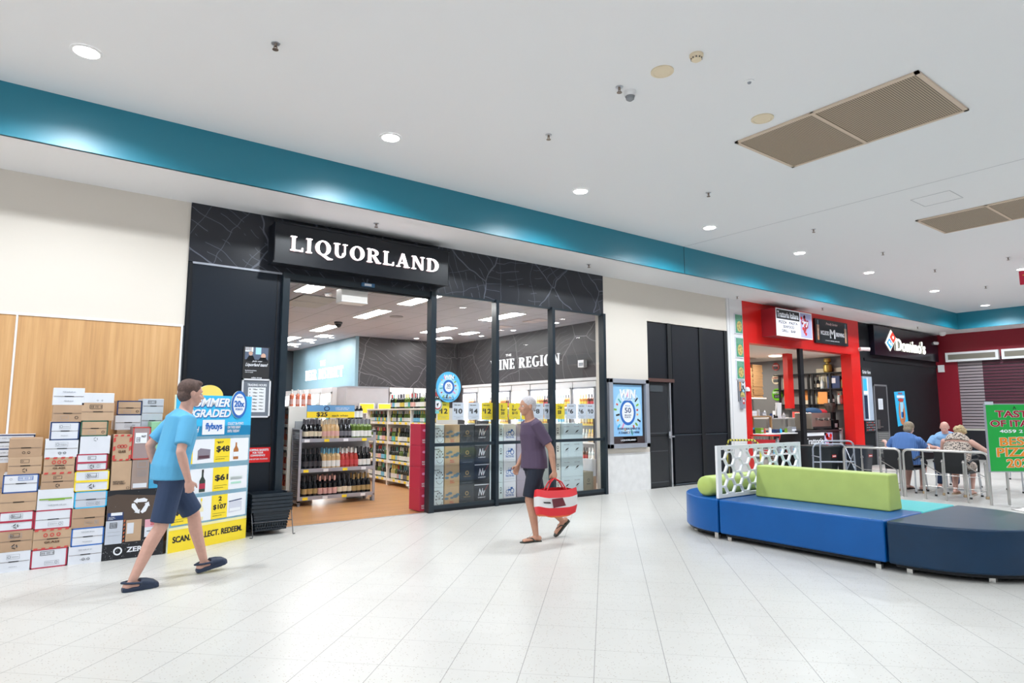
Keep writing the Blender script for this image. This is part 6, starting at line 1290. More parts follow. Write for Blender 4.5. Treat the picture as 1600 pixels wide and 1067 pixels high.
b = B(); b.box(19.84, D - .034, 1.60, 20.14, D - .031, 1.92, cardw); S = Sheet(b, (19.84, D - .034, 1.6), UX, UZ, lay=.003); [S.line((.04, .05 + i * .05), (.26, .05 + i * .05), .008, greyp) for i in range(5)]; b.build('door_notice', **T('white paper notice on the far black door', 'notice'))
b = B(); b.prism([(0, 0), (.75, .10), (.62, 1.10), (-.12, 1.06)], (21.12, D - .004, 1.08), UX, UZ, NY, .006, skyb); S = Sheet(b, (21.12, D - .011, 1.08), UX, UZ, lay=.004); S.ell(.33, .45, .22, .40, mat('pizza_orange', (.60, .22, .10), .5), 20); S.up(); S.rect(.22, .25, .45, .75, lightb); S.rect(.02, .88, .55, .96, whitep); S.text('VALUE', .12, .99, .42, 1.05, redp); S.ell(.3, .82, .2, .05, redp, 14); S.up(); S.ell(.45, .35, .09, .22, mat('pizza_orange', (.6, .22, .1)), 12); S.rect(.26, .28, .42, .45, bluep)
b.build('poster', **T('tall blue food poster hung slightly crooked on the far black wall', 'poster'))
# fire alarm box, shutter and vents on the end wall
c = at_x(1471, 576, XE); b = B(); b.box(XE - .05, c.y - .09, c.z - .12, XE, c.y + .09, c.z + .12, white); b.build('wall_box', **T('small white square box on the burgundy wall', 'alarm box'))
t = empty('door_4', (XE, 4, 0), kind='structure', label='dark slatted see-through roller shutter in the burgundy wall')
slat = mat('shutter_slat', (.16, .13, .15), .3, .4); b = B()
for k in range(24): z = .98 + k * .098; b.box(XE + .05, -3, z, XE + .07, 7.98, z + .022, mat('shutter_dark', (.02, .018, .022), .4)); 
b.build('slats', t)
b = B(); b.box(XE + .062, -3, 1.0, XE + .066, 7.98, 3.3, mat('shutter_film', (.13, .045, .065), .25)); b.box(XE + .058, 7.3, 1.0, XE + .0615, 7.98, 3.2, mat('shutter_film_pale', (.40, .34, .36), .3)); b.build('slat_film', t)
b = B(); b.box(XE + .03, -3, .93, XE + .1, 7.98, .99, mat('sill_cream', (.62, .60, .52), .5)); b.box(XE + .02, -3, 0, XE + .1, 7.98, .93, mat('shutter_base', (.02, .02, .025), .4)); b.build('sill', t)
t = empty('wall_vent', (XE - .2, 6, 3.2), **T('long white framed wall vent above the roller shutter', 'air vent'))
ya = at_x(1478, 563, XE - .1).y; z0, z1 = 3.19, 3.50
for k in range(4):
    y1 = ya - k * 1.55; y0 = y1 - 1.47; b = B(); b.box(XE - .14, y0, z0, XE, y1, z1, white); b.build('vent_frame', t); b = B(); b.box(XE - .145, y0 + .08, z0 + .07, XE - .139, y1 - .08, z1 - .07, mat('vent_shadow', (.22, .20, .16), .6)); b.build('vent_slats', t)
# trolleys behind the hexagon screen, walking frame, bins
def trolley(x, y, label, rz=0):
    t = empty('shopping_trolley', (0, 0, 0), **T(label, 'trolley')); wr = mat('trolley_wire', (.50, .52, .56), .35, .8)
    b = B()
    for k in range(9): z = .45 + k * .055; f = (.95 - z) * .12; b.tube([(-.28 + f, -.45 + f, z), (.28 - f, -.45 + f, z), (.28 - f, .45, z), (-.28 + f, .45, z), (-.28 + f, -.45 + f, z)], .004, wr, 5)
    for k in range(9): xx = -.26 + k * .065; b.tube([(xx, -.45, .94), (xx * .85, -.40, .45), (xx * .85, .45, .45)], .003, wr, 5); 
    for k in range(10): yy = -.42 + k * .09; b.tube([(-.28, yy, .94), (-.23, yy, .45)], .003, wr, 5); b.tube([(.28, yy, .94), (.23, yy, .45)], .003, wr, 5)
    b.build('wire_basket', t)
    b = B(); b.tube([(-.28, .45, .94), (-.30, .55, 1.02), (.30, .55, 1.02), (.28, .45, .94)], .017, red, 8); b.build('handle', t)
    b = B(); b.box(-.20, .44, .80, .20, .47, .93, mat('trolley_red', (.5, .01, .02), .4)); b.build('child_flap', t)
    for sx in (-1, 1): b = B(); b.tube([(sx * .22, .45, .5), (sx * .26, .50, .14), (sx * .2, -.45, .14)], .011, wr, 6); b.build('frame_side', t)
    for sx in (-1, 1):
        for yy in (.45, -.42): b = B(); b.cyl((sx * .22 - .015, yy, .06), (sx * .22 + .015, yy, .06), .06, .06, ink, 14); b.box(sx * .22 - .02, yy - .02, .06, sx * .22 + .02, yy + .02, .15, wr); b.build('castor', t)
    t.location = (x, y, 0); t.rotation_euler = (0, 0, rz); return t
c = at_z(1163, 678, 1.0)
trolley(12.95, 8.02, 'red handled shopping trolley parked before the white pillar', 2.147)
# yellow tape rail
b = B(); c = at_z(1137, 690, .92); b.tube([(c.x - .0, c.y, 0), (c.x - .02, c.y, .85), (c.x + .03, c.y - .0, .95), (c.x + .45, c.y - .3, .95), (c.x + .56, c.y - .37, .85), (c.x + .56, c.y - .37, 0)], .02, make_grid('yellow_black_tape', (.70, .62, .05), (.03, .03, .03), .05, 0, .02, .5, (0, 1))); b.build('hoop_rail', **T('hoop rail wrapped in yellow and black tape beside the trolleys', 'rail'))
def bin_(x, y, m_, label, w=.30):
    t = empty('wheelie_bin', (x, y, 0), **T(label, 'bin')); b = B(); b.loft([[Vector((x + sx * w * f, y + sy * w * f, z)) for sx, sy in ((-1, -1), (1, -1), (1, 1), (-1, 1))] for f, z in ((.82, .06), (1, .73))], m_); S = Sheet(b, (x - w, y - w, .5), UX, UZ, lay=.004); S.rect(.32, .03, .5, .09, redp).up(); S.rect(.34, .05, .48, .07, whitep); b.build('tub', t); b = B(); b.box(x - w * 1.05, y - w * 1.05, .73, x + w * 1.05, y + w * 1.05, .78, m_); b.build('rim', t, bevel=.01)
    for s_ in (-1, 1): b = B(); b.cyl((x + s_ * w * .7, y + w * .7, .04), (x + s_ * w * .7 + .03, y + w * .7, .04), .04, .04, ink, 12); b.build('wheel', t)
c = at_z(1285, 755, 0); bin_(13.9, 7.35, mat('bin_black', (.012, .018, .022), .5), 'black bin with a small red label behind the walking frame', .33)
bin_(14.65, 6.9, mat('bin_blue_black', (.015, .022, .035), .5), 'dark bin right of the first one, by the barrier', .28)
# walking frame
t = empty('walking_frame', (12.35, 6.7, 0), **T('folding grey aluminium walking frame standing before the bins', 'walking frame'))
wf = mat('frame_alu', (.42, .46, .54), .35, .6)
def hoop(P, Q, h, lab):
    P, Q = Vector(P), Vector(Q); d = (Q - P).normalized(); Z = Vector((0, 0, 1)); r = .1
    b = B(); b.tube([P, P + Z * (h - r) + d * .02] + [P + d * (.02 + r * (1 - math.cos(a))) + Z * (h - r + r * math.sin(a)) for a in (.5, 1.05, 1.57)] + [Q - d * (.02 + r * (1 - math.cos(a))) + Z * (h - r + r * math.sin(a)) for a in (1.57, 1.05, .5)] + [Q - d * .02 + Z * (h - r), Q], .017, wf, 8); b.build('side_hoop', t)
    b = B(); b.tube([P + Z * h * .55, Q + Z * h * .55], .014, wf, 8); b.build('side_rail', t)
    for X in (P, Q): b = B(); b.cyl(X, X + Z * .04, .024, .02, ink, 10); b.build('rubber_tip', t)
a_, c_ = at_z(1277, 770, 0), at_z(1330, 772, 0)
a_ = Vector((12.8, 6.72, 0)); c_ = Vector((13.4, 6.30, 0)); hoop(a_, c_, .93, 0); a2, c2 = a_ + Vector((.42, .38, 0)), c_ + Vector((.42, .38, 0)); hoop(a2 - Vector((0, 0, 0)), c2, .84, 0)
b = B(); b.tube([c_ + Vector((0, 0, .75)), c2 + Vector((0, 0, .30))], .008, wf, 6); b.build('cross_brace', t); b = B(); b.tube([c_ + Vector((0, 0, .30)), c2 + Vector((0, 0, .75))], .008, wf, 6); b.build('cross_brace', t); b = B(); b.tube([a_ + Vector((0, 0, .6)), a2 + Vector((0, 0, .6))], .012, wf, 6); b.build('cross_brace', t)
# cafe table and chairs
def cafe_chair(x, y, rz, label):
    t = empty('cafe_chair', (0, 0, 0), **T(label, 'chair', None)); ck = mat('chair_black', (.012, .013, .016), .55); cl = mat('chair_leg_silver', (.62, .64, .68), .3, .7)
    b = B(); b.box(-.24, -.24, .42, .24, .24, .46, ck); b.build('seat', t, bevel=.012)
    b = B(); b.obox((-.25, -.27, .42), (.50, 0, 0), (0, -.06, .40), (0, .03, 0), ck); b.build('backrest', t, bevel=.01)
    for sx in (-1, 1):
        b = B(); b.tube([(sx * .27, -.27, .62), (sx * .28, -.1, .67), (sx * .28, .16, .66), (sx * .27, .22, .60), (sx * .26, .22, .44)], .018, ck, 8); b.build('armrest', t)
        for sy in (-1, 1): b = B(); b.cyl((sx * .25, sy * .22, .44), (sx * .27, sy * .27, .02), .014, .014, cl, 10); b.cyl((sx * .27, sy * .27, .03), (sx * .27, sy * .27, 0), .02, .022, ink, 10); b.build('leg', t)
    t.location = (x, y, 0); t.rotation_euler = (0, 0, rz); return t
cafe_chair(13.56, 5.44, -PI / 2, 'black armchair with silver legs under the woman in blue')
cafe_chair(13.42, 4.52, -PI / 2, 'black armchair with silver legs under the woman in the patterned top')
cafe_chair(15.12, 5.05, PI / 2, 'black armchair with silver legs under the bald man')
cafe_chair(15.3, 3.95, 2.3, 'empty black armchair behind the green sign')
cafe_chair(14.6, 3.3, .6, 'empty black armchair right of the table, mostly behind the sign')
cafe_chair(17.9, 4.6, 1.2, 'empty dark armchair farther back near the shutter')
t = empty('cafe_table', (14.38, 4.9, 0), **T('small white topped cafe table between the seated people', 'table'))
b = B(); b.box(13.98, 4.50, .735, 14.78, 5.30, .76, mat('table_white', (.72, .74, .78), .4)); b.build('tabletop', t, bevel=.008); b = B(); b.cyl((14.38, 4.9, .02), (14.38, 4.9, .735), .03, .03, alu); b.build('pedestal', t)
b = B(); b.box(14.1, 4.87, .0, 14.66, 4.93, .025, alu); b.box(14.35, 4.62, .0, 14.41, 5.18, .025, alu); b.build('cross_foot', t)
b = B(); b.lathe((14.1, 5.22, .761), [(0, 0), (.03, 0), (.038, .10), (.034, .10), (.0, .02)], mat('glass_tumbler', (.75, .78, .8), .15), 14); b.build('drinking_glass', **T('short clear tumbler on the cafe table before the woman in blue', 'glass'))
b = B(); b.lathe((14.35, 5.02, .761), [(0, 0), (.035, 0), (.035, .11), (.03, .12), (0, .12)], mat('paper_cup', (.80, .80, .82), .5), 14); b.build('paper_cup', **T('white paper cup in the middle of the cafe table', 'cup'))
# ================================================================== PEOPLE
SKIN = {}
def skin(n, c): return mat('skin_' + n, c, .55, noise=.05, nscale=30)
def loft_path(b, pts, radii, side, m, n=16, caps=True):
    """rings along pts; radii (across side, across the other way); rounded ends come from the remesh"""
    pts = [Vector(p) for p in pts]; rings = []
    for i, p in enumerate(pts):
        d = (pts[min(i + 1, len(pts) - 1)] - pts[max(i - 1, 0)]).normalized()
        a = Vector(side); a = (a - d * a.dot(d)).normalized(); c = d.cross(a)
        r = radii[i]; r = r if isinstance(r, tuple) else (r, r); rings.append(b.ring(p, a, c, r[0], r[1], n))
    b.loft(rings, m)
def limb(b, pts, radii, m, n=12):
    pts = [Vector(p) for p in pts]; s0 = (pts[-1] - pts[0]).orthogonal()
    loft_path(b, pts, radii, s0, m, n)
    b.ell(pts[0], *[radii[0]] * 3, m, 12, 8); b.ell(pts[-1], *[radii[-1]] * 3, m, 12, 8)
def hand(b, wrist, dirn, palmn, m, curl=.5, s=1., flip=1):
    """palm plus four curled fingers and a thumb; dirn points along the fingers, palmn out of the palm"""
    w = Vector(wrist); d = Vector(dirn).normalized(); p = Vector(palmn); p = (p - d * p.dot(d)).normalized(); k = d.cross(p) * flip
    pc = w + d * .045 * s
    M3 = Matrix((k, p, d)).transposed()
    b.ell(pc, .040 * s, .017 * s, .052 * s, m, 12, 8, rot=M3)
    for i, (o, L) in enumerate(((-.030, .066), (-.010, .076), (.010, .072), (.029, .056))):
        a = w + d * (.085 - abs(o) * .3) * s + k * o * s; c1 = d * math.cos(curl) + p * math.sin(curl); c2 = d * math.cos(curl * 2.1) + p * math.sin(curl * 2.1)
        q = a + c1 * L * .48 * s; r = q + c2 * L * .52 * s
        limb(b, [a - d * .02 * s, q, r], [.0095 * s, .0088 * s, .0072 * s], m, 8)
    a = w + d * .03 * s - k * .030 * s; q = a + (d * .6 - k * .7 + p * .3).normalized() * .034 * s; r = q + (d * .9 - k * .1 + p * .35).normalized() * .032 * s
    limb(b, [a, q, r], [.012 * s, .0105 * s, .0085 * s], m, 8)
def rem(o, vox, sm=4, fac=.5):
    md = o.modifiers.new('remesh', 'REMESH'); md.mode = 'VOXEL'; md.voxel_size = vox; md.use_smooth_shade = True
    md = o.modifiers.new('smooth', 'SMOOTH'); md.iterations = sm; md.factor = fac
def head_into(b, c, fwd, m, s=1., up=(0, 0, 1), ears=True):
    """skull, jaw, nose, lips, brow, ears joined into b; c is the centre of the head"""
    f = Vector(fwd).normalized(); u = Vector(up); u = (u - f * u.dot(f)).normalized(); l = u.cross(f)
    M3 = Matrix((f, l, u)).transposed(); c = Vector(c); q = lambda x, y, z: c + (f * x + l * y + u * z) * s
    b.ell(q(-.01, 0, .025), .098 * s, .078 * s, .094 * s, m, 18, 12, rot=M3)
    b.ell(q(.030, 0, -.045), .064 * s, .056 * s, .068 * s, m, 14, 10, rot=M3)
    b.ell(q(.058, 0, -.092), .026 * s, .028 * s, .020 * s, m, 10, 8, rot=M3)
    limb(b, [q(.082, 0, .012), q(.108, 0, -.028)], [.009 * s, .015 * s], m, 8); b.ell(q(.096, .012, -.032), .010 * s, .010 * s, .009 * s, m, 8, 6); b.ell(q(.096, -.012, -.032), .010 * s, .010 * s, .009 * s, m, 8, 6)
    b.ell(q(.082, 0, .028), .014 * s, .046 * s, .010 * s, m, 10, 6, rot=M3)
    b.ell(q(.088, 0, -.058), .010 * s, .022 * s, .0055 * s, m, 10, 6, rot=M3); b.ell(q(.086, 0, -.069), .010 * s, .019 * s, .006 * s, m, 10, 6, rot=M3)
    for sd in (-1, 1):
        b.ell(q(.062, sd * .040, -.030), .022 * s, .020 * s, .022 * s, m, 10, 6, rot=M3)
        if ears: b.ell(q(-.012, sd * .080, -.008), .017 * s, .008 * s, .032 * s, m, 10, 8, rot=M3)
    return q, M3
def eyes(q, M3, s, parent):
    b = B(); ew = mat('eye_white', (.75, .74, .72), .3); ei = mat('eye_iris', (.05, .05, .06), .2)
    for sd in (-1, 1): b.ell(q(.074, sd * .032, .004), .011 * s, .014 * s, .009 * s, ew, 10, 8, rot=M3); b.ell(q(.0815, sd * .032, .004), .0055 * s, .007 * s, .007 * s, ei, 8, 6, rot=M3)
    b.build('eyes', parent)
def lip(q, M3, s, parent):
    b = B(); b.ell(q(.0925, 0, -.063), .007 * s, .021 * s, .007 * s, mat('lip_skin', (.50, .20, .17), .5), 10, 6, rot=M3); b.build('lips', parent)

def L2W(origin, heading):
    o = Vector(origin); f = Vector((math.cos(heading), math.sin(heading), 0)); l = Vector((-f.y, f.x, 0))
    return lambda x, y, z: o + f * x + l * y + Vector((0, 0, z)), f, l

def foot(b, ankle, f, m, s=1., pitch=0., drop=.075):
    a = Vector(ankle); fd = (Vector(f) * math.cos(pitch) + Vector((0, 0, math.sin(pitch)))).normalized(); up = Vector((0, 0, 1)); l = fd.cross(up).normalized(); u = l.cross(fd)
    M3 = Matrix((fd, -l, u)).transposed()
    b.ell(a - fd * .035 * s - u * (drop - .03) * s, .040 * s, .033 * s, .034 * s, m, 12, 8, rot=M3)
    loft_path(b, [a - fd * .03 * s - u * .03, a + fd * .05 * s - u * (drop - .030), a + fd * .12 * s - u * (drop - .020), a + fd * .165 * s - u * (drop - .016)], [(.034, .034), (.036, .028), (.044, .020), (.036, .013)], l, m, 12)
    for i in range(5):
        p = a + fd * (.165 - abs(i - .6) * .010) * s - u * (drop - .014) + l * (-.033 + i * .0165) * s * 1
        b.ell(p, .018 * s, .0095 * s if i else .012 * s, .010 * s, m, 8, 6, rot=M3)
    return fd, l, u, M3

# ---------------------------------------------------------------- walker in a light blue shirt (left)
def walker(name, label, origin, heading, K):
    W_, f, l = L2W(origin, heading); t = empty(name, origin, **T(label, 'person'))
    sk = K['skin']; b = B()
    P = {k: W_(*v) for k, v in K['J'].items()}
    g = K.get('girth', 1.)
    # trunk
    pel, wai, che, nb = P['pelvis'], P['waist'], P['chest'], P['neck']
    loft_path(b, [pel - Vector((0, 0, .06)), pel + Vector((0, 0, .04)), wai, che - Vector((0, 0, .06)), che + Vector((0, 0, .07)), nb - Vector((0, 0, .02))], [(.16 * g, .11 * g), (.165 * g, .115 * g), (.145 * g, .115 * g), (.165 * g, .12 * g), (.17 * g, .10 * g), (.07, .06)], l, sk, 18)
    limb(b, [nb - Vector((0, 0, .04)), nb + (P['head'] - nb) * .55], [.060, .055], sk)
    q, M3 = head_into(b, P['head'], W_(*K['look']) - W_(0, 0, 0), sk)
    for sd in ('l', 'r'):
        s_ = 1 if sd == 'l' else -1
        sh = che + l * s_ * .175 * g + Vector((0, 0, .045)); el, wr = P['el_' + sd], P['wr_' + sd]
        limb(b, [sh, sh + (el - sh) * .4, el], [.052, .047, .038], sk); limb(b, [el, el + (wr - el) * .3, wr], [.038, .040, .026], sk)
        hd = (wr - el).normalized() * .8 + Vector(K.get('hd', (0, 0, -.3))); hand(b, wr, hd, l * (-s_) + f * .15, sk, K.get('curl_' + sd, .45), 1.0, s_)
        hp = pel + l * s_ * .085; kn, an = P['kn_' + sd], P['an_' + sd]
        limb(b, [hp, hp + (kn - hp) * .5, kn], [.088 * g, .076 * g, .056], sk); limb(b, [kn, kn + (an - kn) * .3 - f * .012, an], [.054, .057, .034], sk)
        fd = foot(b, an, f, sk, 1., K['pitch_' + sd])
    body = b.build('body', t); rem(body, .0062, 5)
    eyes(q, M3, 1., t); lip(q, M3, 1., t)
    # shirt
    b = B(); m = K['shirt']; e = .014
    hem = pel + Vector((0, 0, -.055)); 
    loft_path(b, [hem, pel + Vector((0, 0, .06)), wai, che - Vector((0, 0, .05)), che + Vector((0, 0, .075)), nb + Vector((0, 0, -.025))], [(.202 * g, .155 * g), (.194 * g, .150 * g), (.172 * g, .140 * g), (.182 * g, .138 * g), (.185 * g, .115 * g), (.085, .075)], l, m, 20)
    for sd in ('l', 'r'):
        s_ = 1 if sd == 'l' else -1; sh = che + l * s_ * .170 * g + Vector((0, 0, .045)); el = P['el_' + sd]
        loft_path(b, [sh - (el - sh) * .12, sh + (el - sh) * .3, sh + (el - sh) * .78], [.068, .070, .066], f, m, 14); b.ell(sh, .07, .07, .07, m)
    o = b.build('shirt', t); rem(o, .008, 5)
    b = B(); m = K['shorts']
    loft_path(b, [pel + Vector((0, 0, .07)), pel, pel - Vector((0, 0, .09))], [(.160 * g, .112 * g), (.172 * g, .126 * g), (.168 * g, .123 * g)], l, m, 20)
    for sd in ('l', 'r'):
        s_ = 1 if sd == 'l' else -1; hp = pel + l * s_ * .085; kn = P['kn_' + sd]
        loft_path(b, [hp - (kn - hp) * .05, hp + (kn - hp) * .45, hp + (kn - hp) * K.get('shortlen', .93)], [.105 * g, .098 * g, .092 * g], l, m, 16)
    o = b.build('shorts', t); rem(o, .008, 5)
    # hair or cap
    b = B(); hm = K['hair']
    if K.get('hairstyle') == 'short':
        b.ell(q(-.022, 0, .040), .100, .086, .090, hm, 18, 12, rot=M3); b.ell(q(-.050, 0, -.020), .062, .076, .070, hm, 14, 10, rot=M3); b.ell(q(.030, 0, .095), .055, .062, .030, hm, 12, 8, rot=M3)
    else:
        b.ell(q(-.018, 0, .036), .100, .083, .090, hm, 18, 12, rot=M3); b.ell(q(-.052, 0, -.012), .058, .072, .055, hm, 14, 10, rot=M3)
    o = b.build('hair', t); rem(o, .007, 3)
    # footwear
    for sd in ('l', 'r'):
        an = P['an_' + sd]; pt = K['pitch_' + sd]; fd = (f * math.cos(pt) + Vector((0, 0, math.sin(pt)))).normalized(); u = (-l).cross(fd) * -1; u = fd.cross(-l) * -1
        u = l.cross(fd) * -1; u = fd.cross(l); M = Matrix((fd, l, u)).transposed(); sole = an - u * .082
        b = B(); sm_ = K['shoe']
        out = [(-.075, 0), (-.062, -.032), (-.02, -.036), (.05, -.038), (.12, -.050), (.17, -.042), (.20, -.015), (.20, .015), (.17, .042), (.12, .050), (.05, .038), (-.02, .036), (-.062, .032)]
        b.prism([(a_, c_) for a_, c_ in out], sole - u * .012, fd, l, u, .022 if K['kind'] == 'thong' else .03, sm_)
        if K['kind'] == 'thong':
            for s_ in (-1, 1): b.tube([sole + fd * .02 + l * s_ * .040 + u * .01, sole + fd * .06 + l * s_ * .035 + u * .05, sole + fd * .115 + l * .006 + u * .045, sole + fd * .135 + l * .006 + u * .012], .007, sm_, 8)
            b.build('flip_flop', t)
        else:
            loft_path(b, [sole + fd * .045 + u * .045, sole + fd * .10 + u * .040, sole + fd * .15 + u * .032, sole + fd * .195 + u * .018], [(.048, .046), (.052, .042), (.048, .032), (.02, .012)], l, sm_, 16)
            b.tube([sole + fd * .05 + l * .046 + u * .055, sole - fd * .03 + l * .045 + u * .065, sole - fd * .082 + u * .07, sole - fd * .03 - l * .045 + u * .065, sole + fd * .05 - l * .046 + u * .055], .011, sm_, 8)
            loft_path(b, [sole - fd * .075 + u * .015, sole + fd * .04 + u * .015], [(.030, .02), (.043, .02)], l, sm_, 12)
            o = b.build('clog', t); rem(o, .006, 3)
    return t, P, f, l
J1 = dict(pelvis=(0, 0, .93), waist=(.02, 0, 1.10), chest=(.06, 0, 1.33), neck=(.09, 0, 1.48), head=(.135, 0, 1.625),
          el_l=(-.10, .25, 1.16), wr_l=(-.02, .27, .92), el_r=(-.02, -.27, 1.12), wr_r=(.05, -.28, .88),
          kn_r=(-.04, -.09, .50), an_r=(-.25, -.09, .105), kn_l=(.22, .09, .53), an_l=(.30, .09, .13), )
J1.update(kn_r=(-.08, -.09, .49), an_r=(-.27, -.09, .088), kn_l=(.25, .09, .53), an_l=(.36, .09, .11))
walker('person', 'person walking right in light blue T-shirt, navy shorts and dark clogs', (0.98, 6.52, 0), .18,
       dict(J=J1, look=(1, 0, -.12), skin=skin('fair', (.58, .33, .26)), shirt=mat('shirt_light_blue', (.10, .38, .62), .8, bump=.2, nscale=12), shorts=mat('shorts_navy', (.025, .045, .10), .85, bump=.2, nscale=12), hair=mat('hair_dark_brown', (.10, .06, .05), .8, noise=.3, nscale=60), hairstyle='short', shoe=mat('clog_navy', (.012, .025, .06), .5), kind='clog', pitch_r=0.0, pitch_l=.18, curl_l=.7, curl_r=.7))
J2 = dict(pelvis=(0, 0, .90), waist=(.01, 0, 1.07), chest=(.03, 0, 1.30), neck=(.05, 0, 1.44), head=(.085, 0, 1.58),
          el_l=(-.10, .26, 1.08), wr_l=(-.13, .28, .83), el_r=(-.03, -.26, 1.08), wr_r=(.10, -.26, .86),
          kn_l=(.10, .09, .48), an_l=(.02, .09, .082), kn_r=(-.10, -.09, .47), an_r=(-.40, -.09, .20))
bpy.data.objects['person'].scale = (1.035,) * 3
t2, P2, f2, l2 = walker('person', 'person walking left in dark plum shirt and black shorts with a red shopping bag', (4.80, 6.02, 0), PI - .25,
       dict(J=J2, look=(1, 0, -.05), skin=skin('tanned', (.52, .27, .18)), shirt=mat('shirt_plum', (.085, .055, .10), .85, bump=.2, nscale=12), shorts=mat('shorts_black', (.012, .016, .030), .85, bump=.2, nscale=12), hair=mat('hair_grey_white', (.55, .52, .54), .8, noise=.2, nscale=60), shoe=mat('thong_rubber', (.05, .055, .045), .7), kind='thong', pitch_l=0.0, pitch_r=-.75, curl_l=1.25, curl_r=.6))
# shopping bag in the far-side hand, hanging behind
hw = P2['wr_l'] + Vector((0, 0, -.09)); t = empty('shopping_bag', hw, **T('red and white shopping bag with orange base held by the person walking left', 'bag'))
def bagp(x, y, z): return hw + f2 * x + l2 * y + Vector((0, 0, z))
b = B(); rg = []
for z, wx, wy in ((-.42, .20, .08), (-.40, .24, .095), (-.31, .265, .10), (-.20, .27, .085), (-.12, .265, .05)):
    rg.append([bagp(-.02 + wx * math.copysign(abs(math.cos(a)) ** .5, math.cos(a)), wy * math.copysign(abs(math.sin(a)) ** .6, math.sin(a)), z + .012 * math.sin(3 * a)) for a in [2 * PI * i / 28 for i in range(28)]])
bo, bw, br = mat('bag_orange', (.80, .16, .04), .45), mat('bag_white', (.72, .70, .70), .5), mat('bag_red', (.70, .02, .03), .45)
for k, m_ in enumerate((bo, br, bw, br)): b.loft([rg[k], rg[k + 1]], m_, False)
b.poly(list(reversed(rg[0])), bo)
for sg in (-1, 1):
    b.poly([bagp(x_, sg * .104, z_) for x_, z_ in ((-.10, -.30), (.06, -.32), (.08, -.22), (-.06, -.21))][::sg], mat('bag_maroon', (.14, .02, .03), .5)); b.poly([bagp(x_, sg * .1045, z_) for x_, z_ in ((.09, -.27), (.18, -.26), (.19, -.245), (.10, -.25))][::sg], ink)
o = b.build('bag_body', t)
for s_ in (-1, 1): b = B(); b.tube([bagp(-.14, s_ * .04, -.13), bagp(-.08, s_ * .03, -.04), bagp(0, s_ * .012, .005), bagp(.06, s_ * .03, -.04), bagp(.11, s_ * .04, -.13)], .008, br, 8); b.build('handle', t)

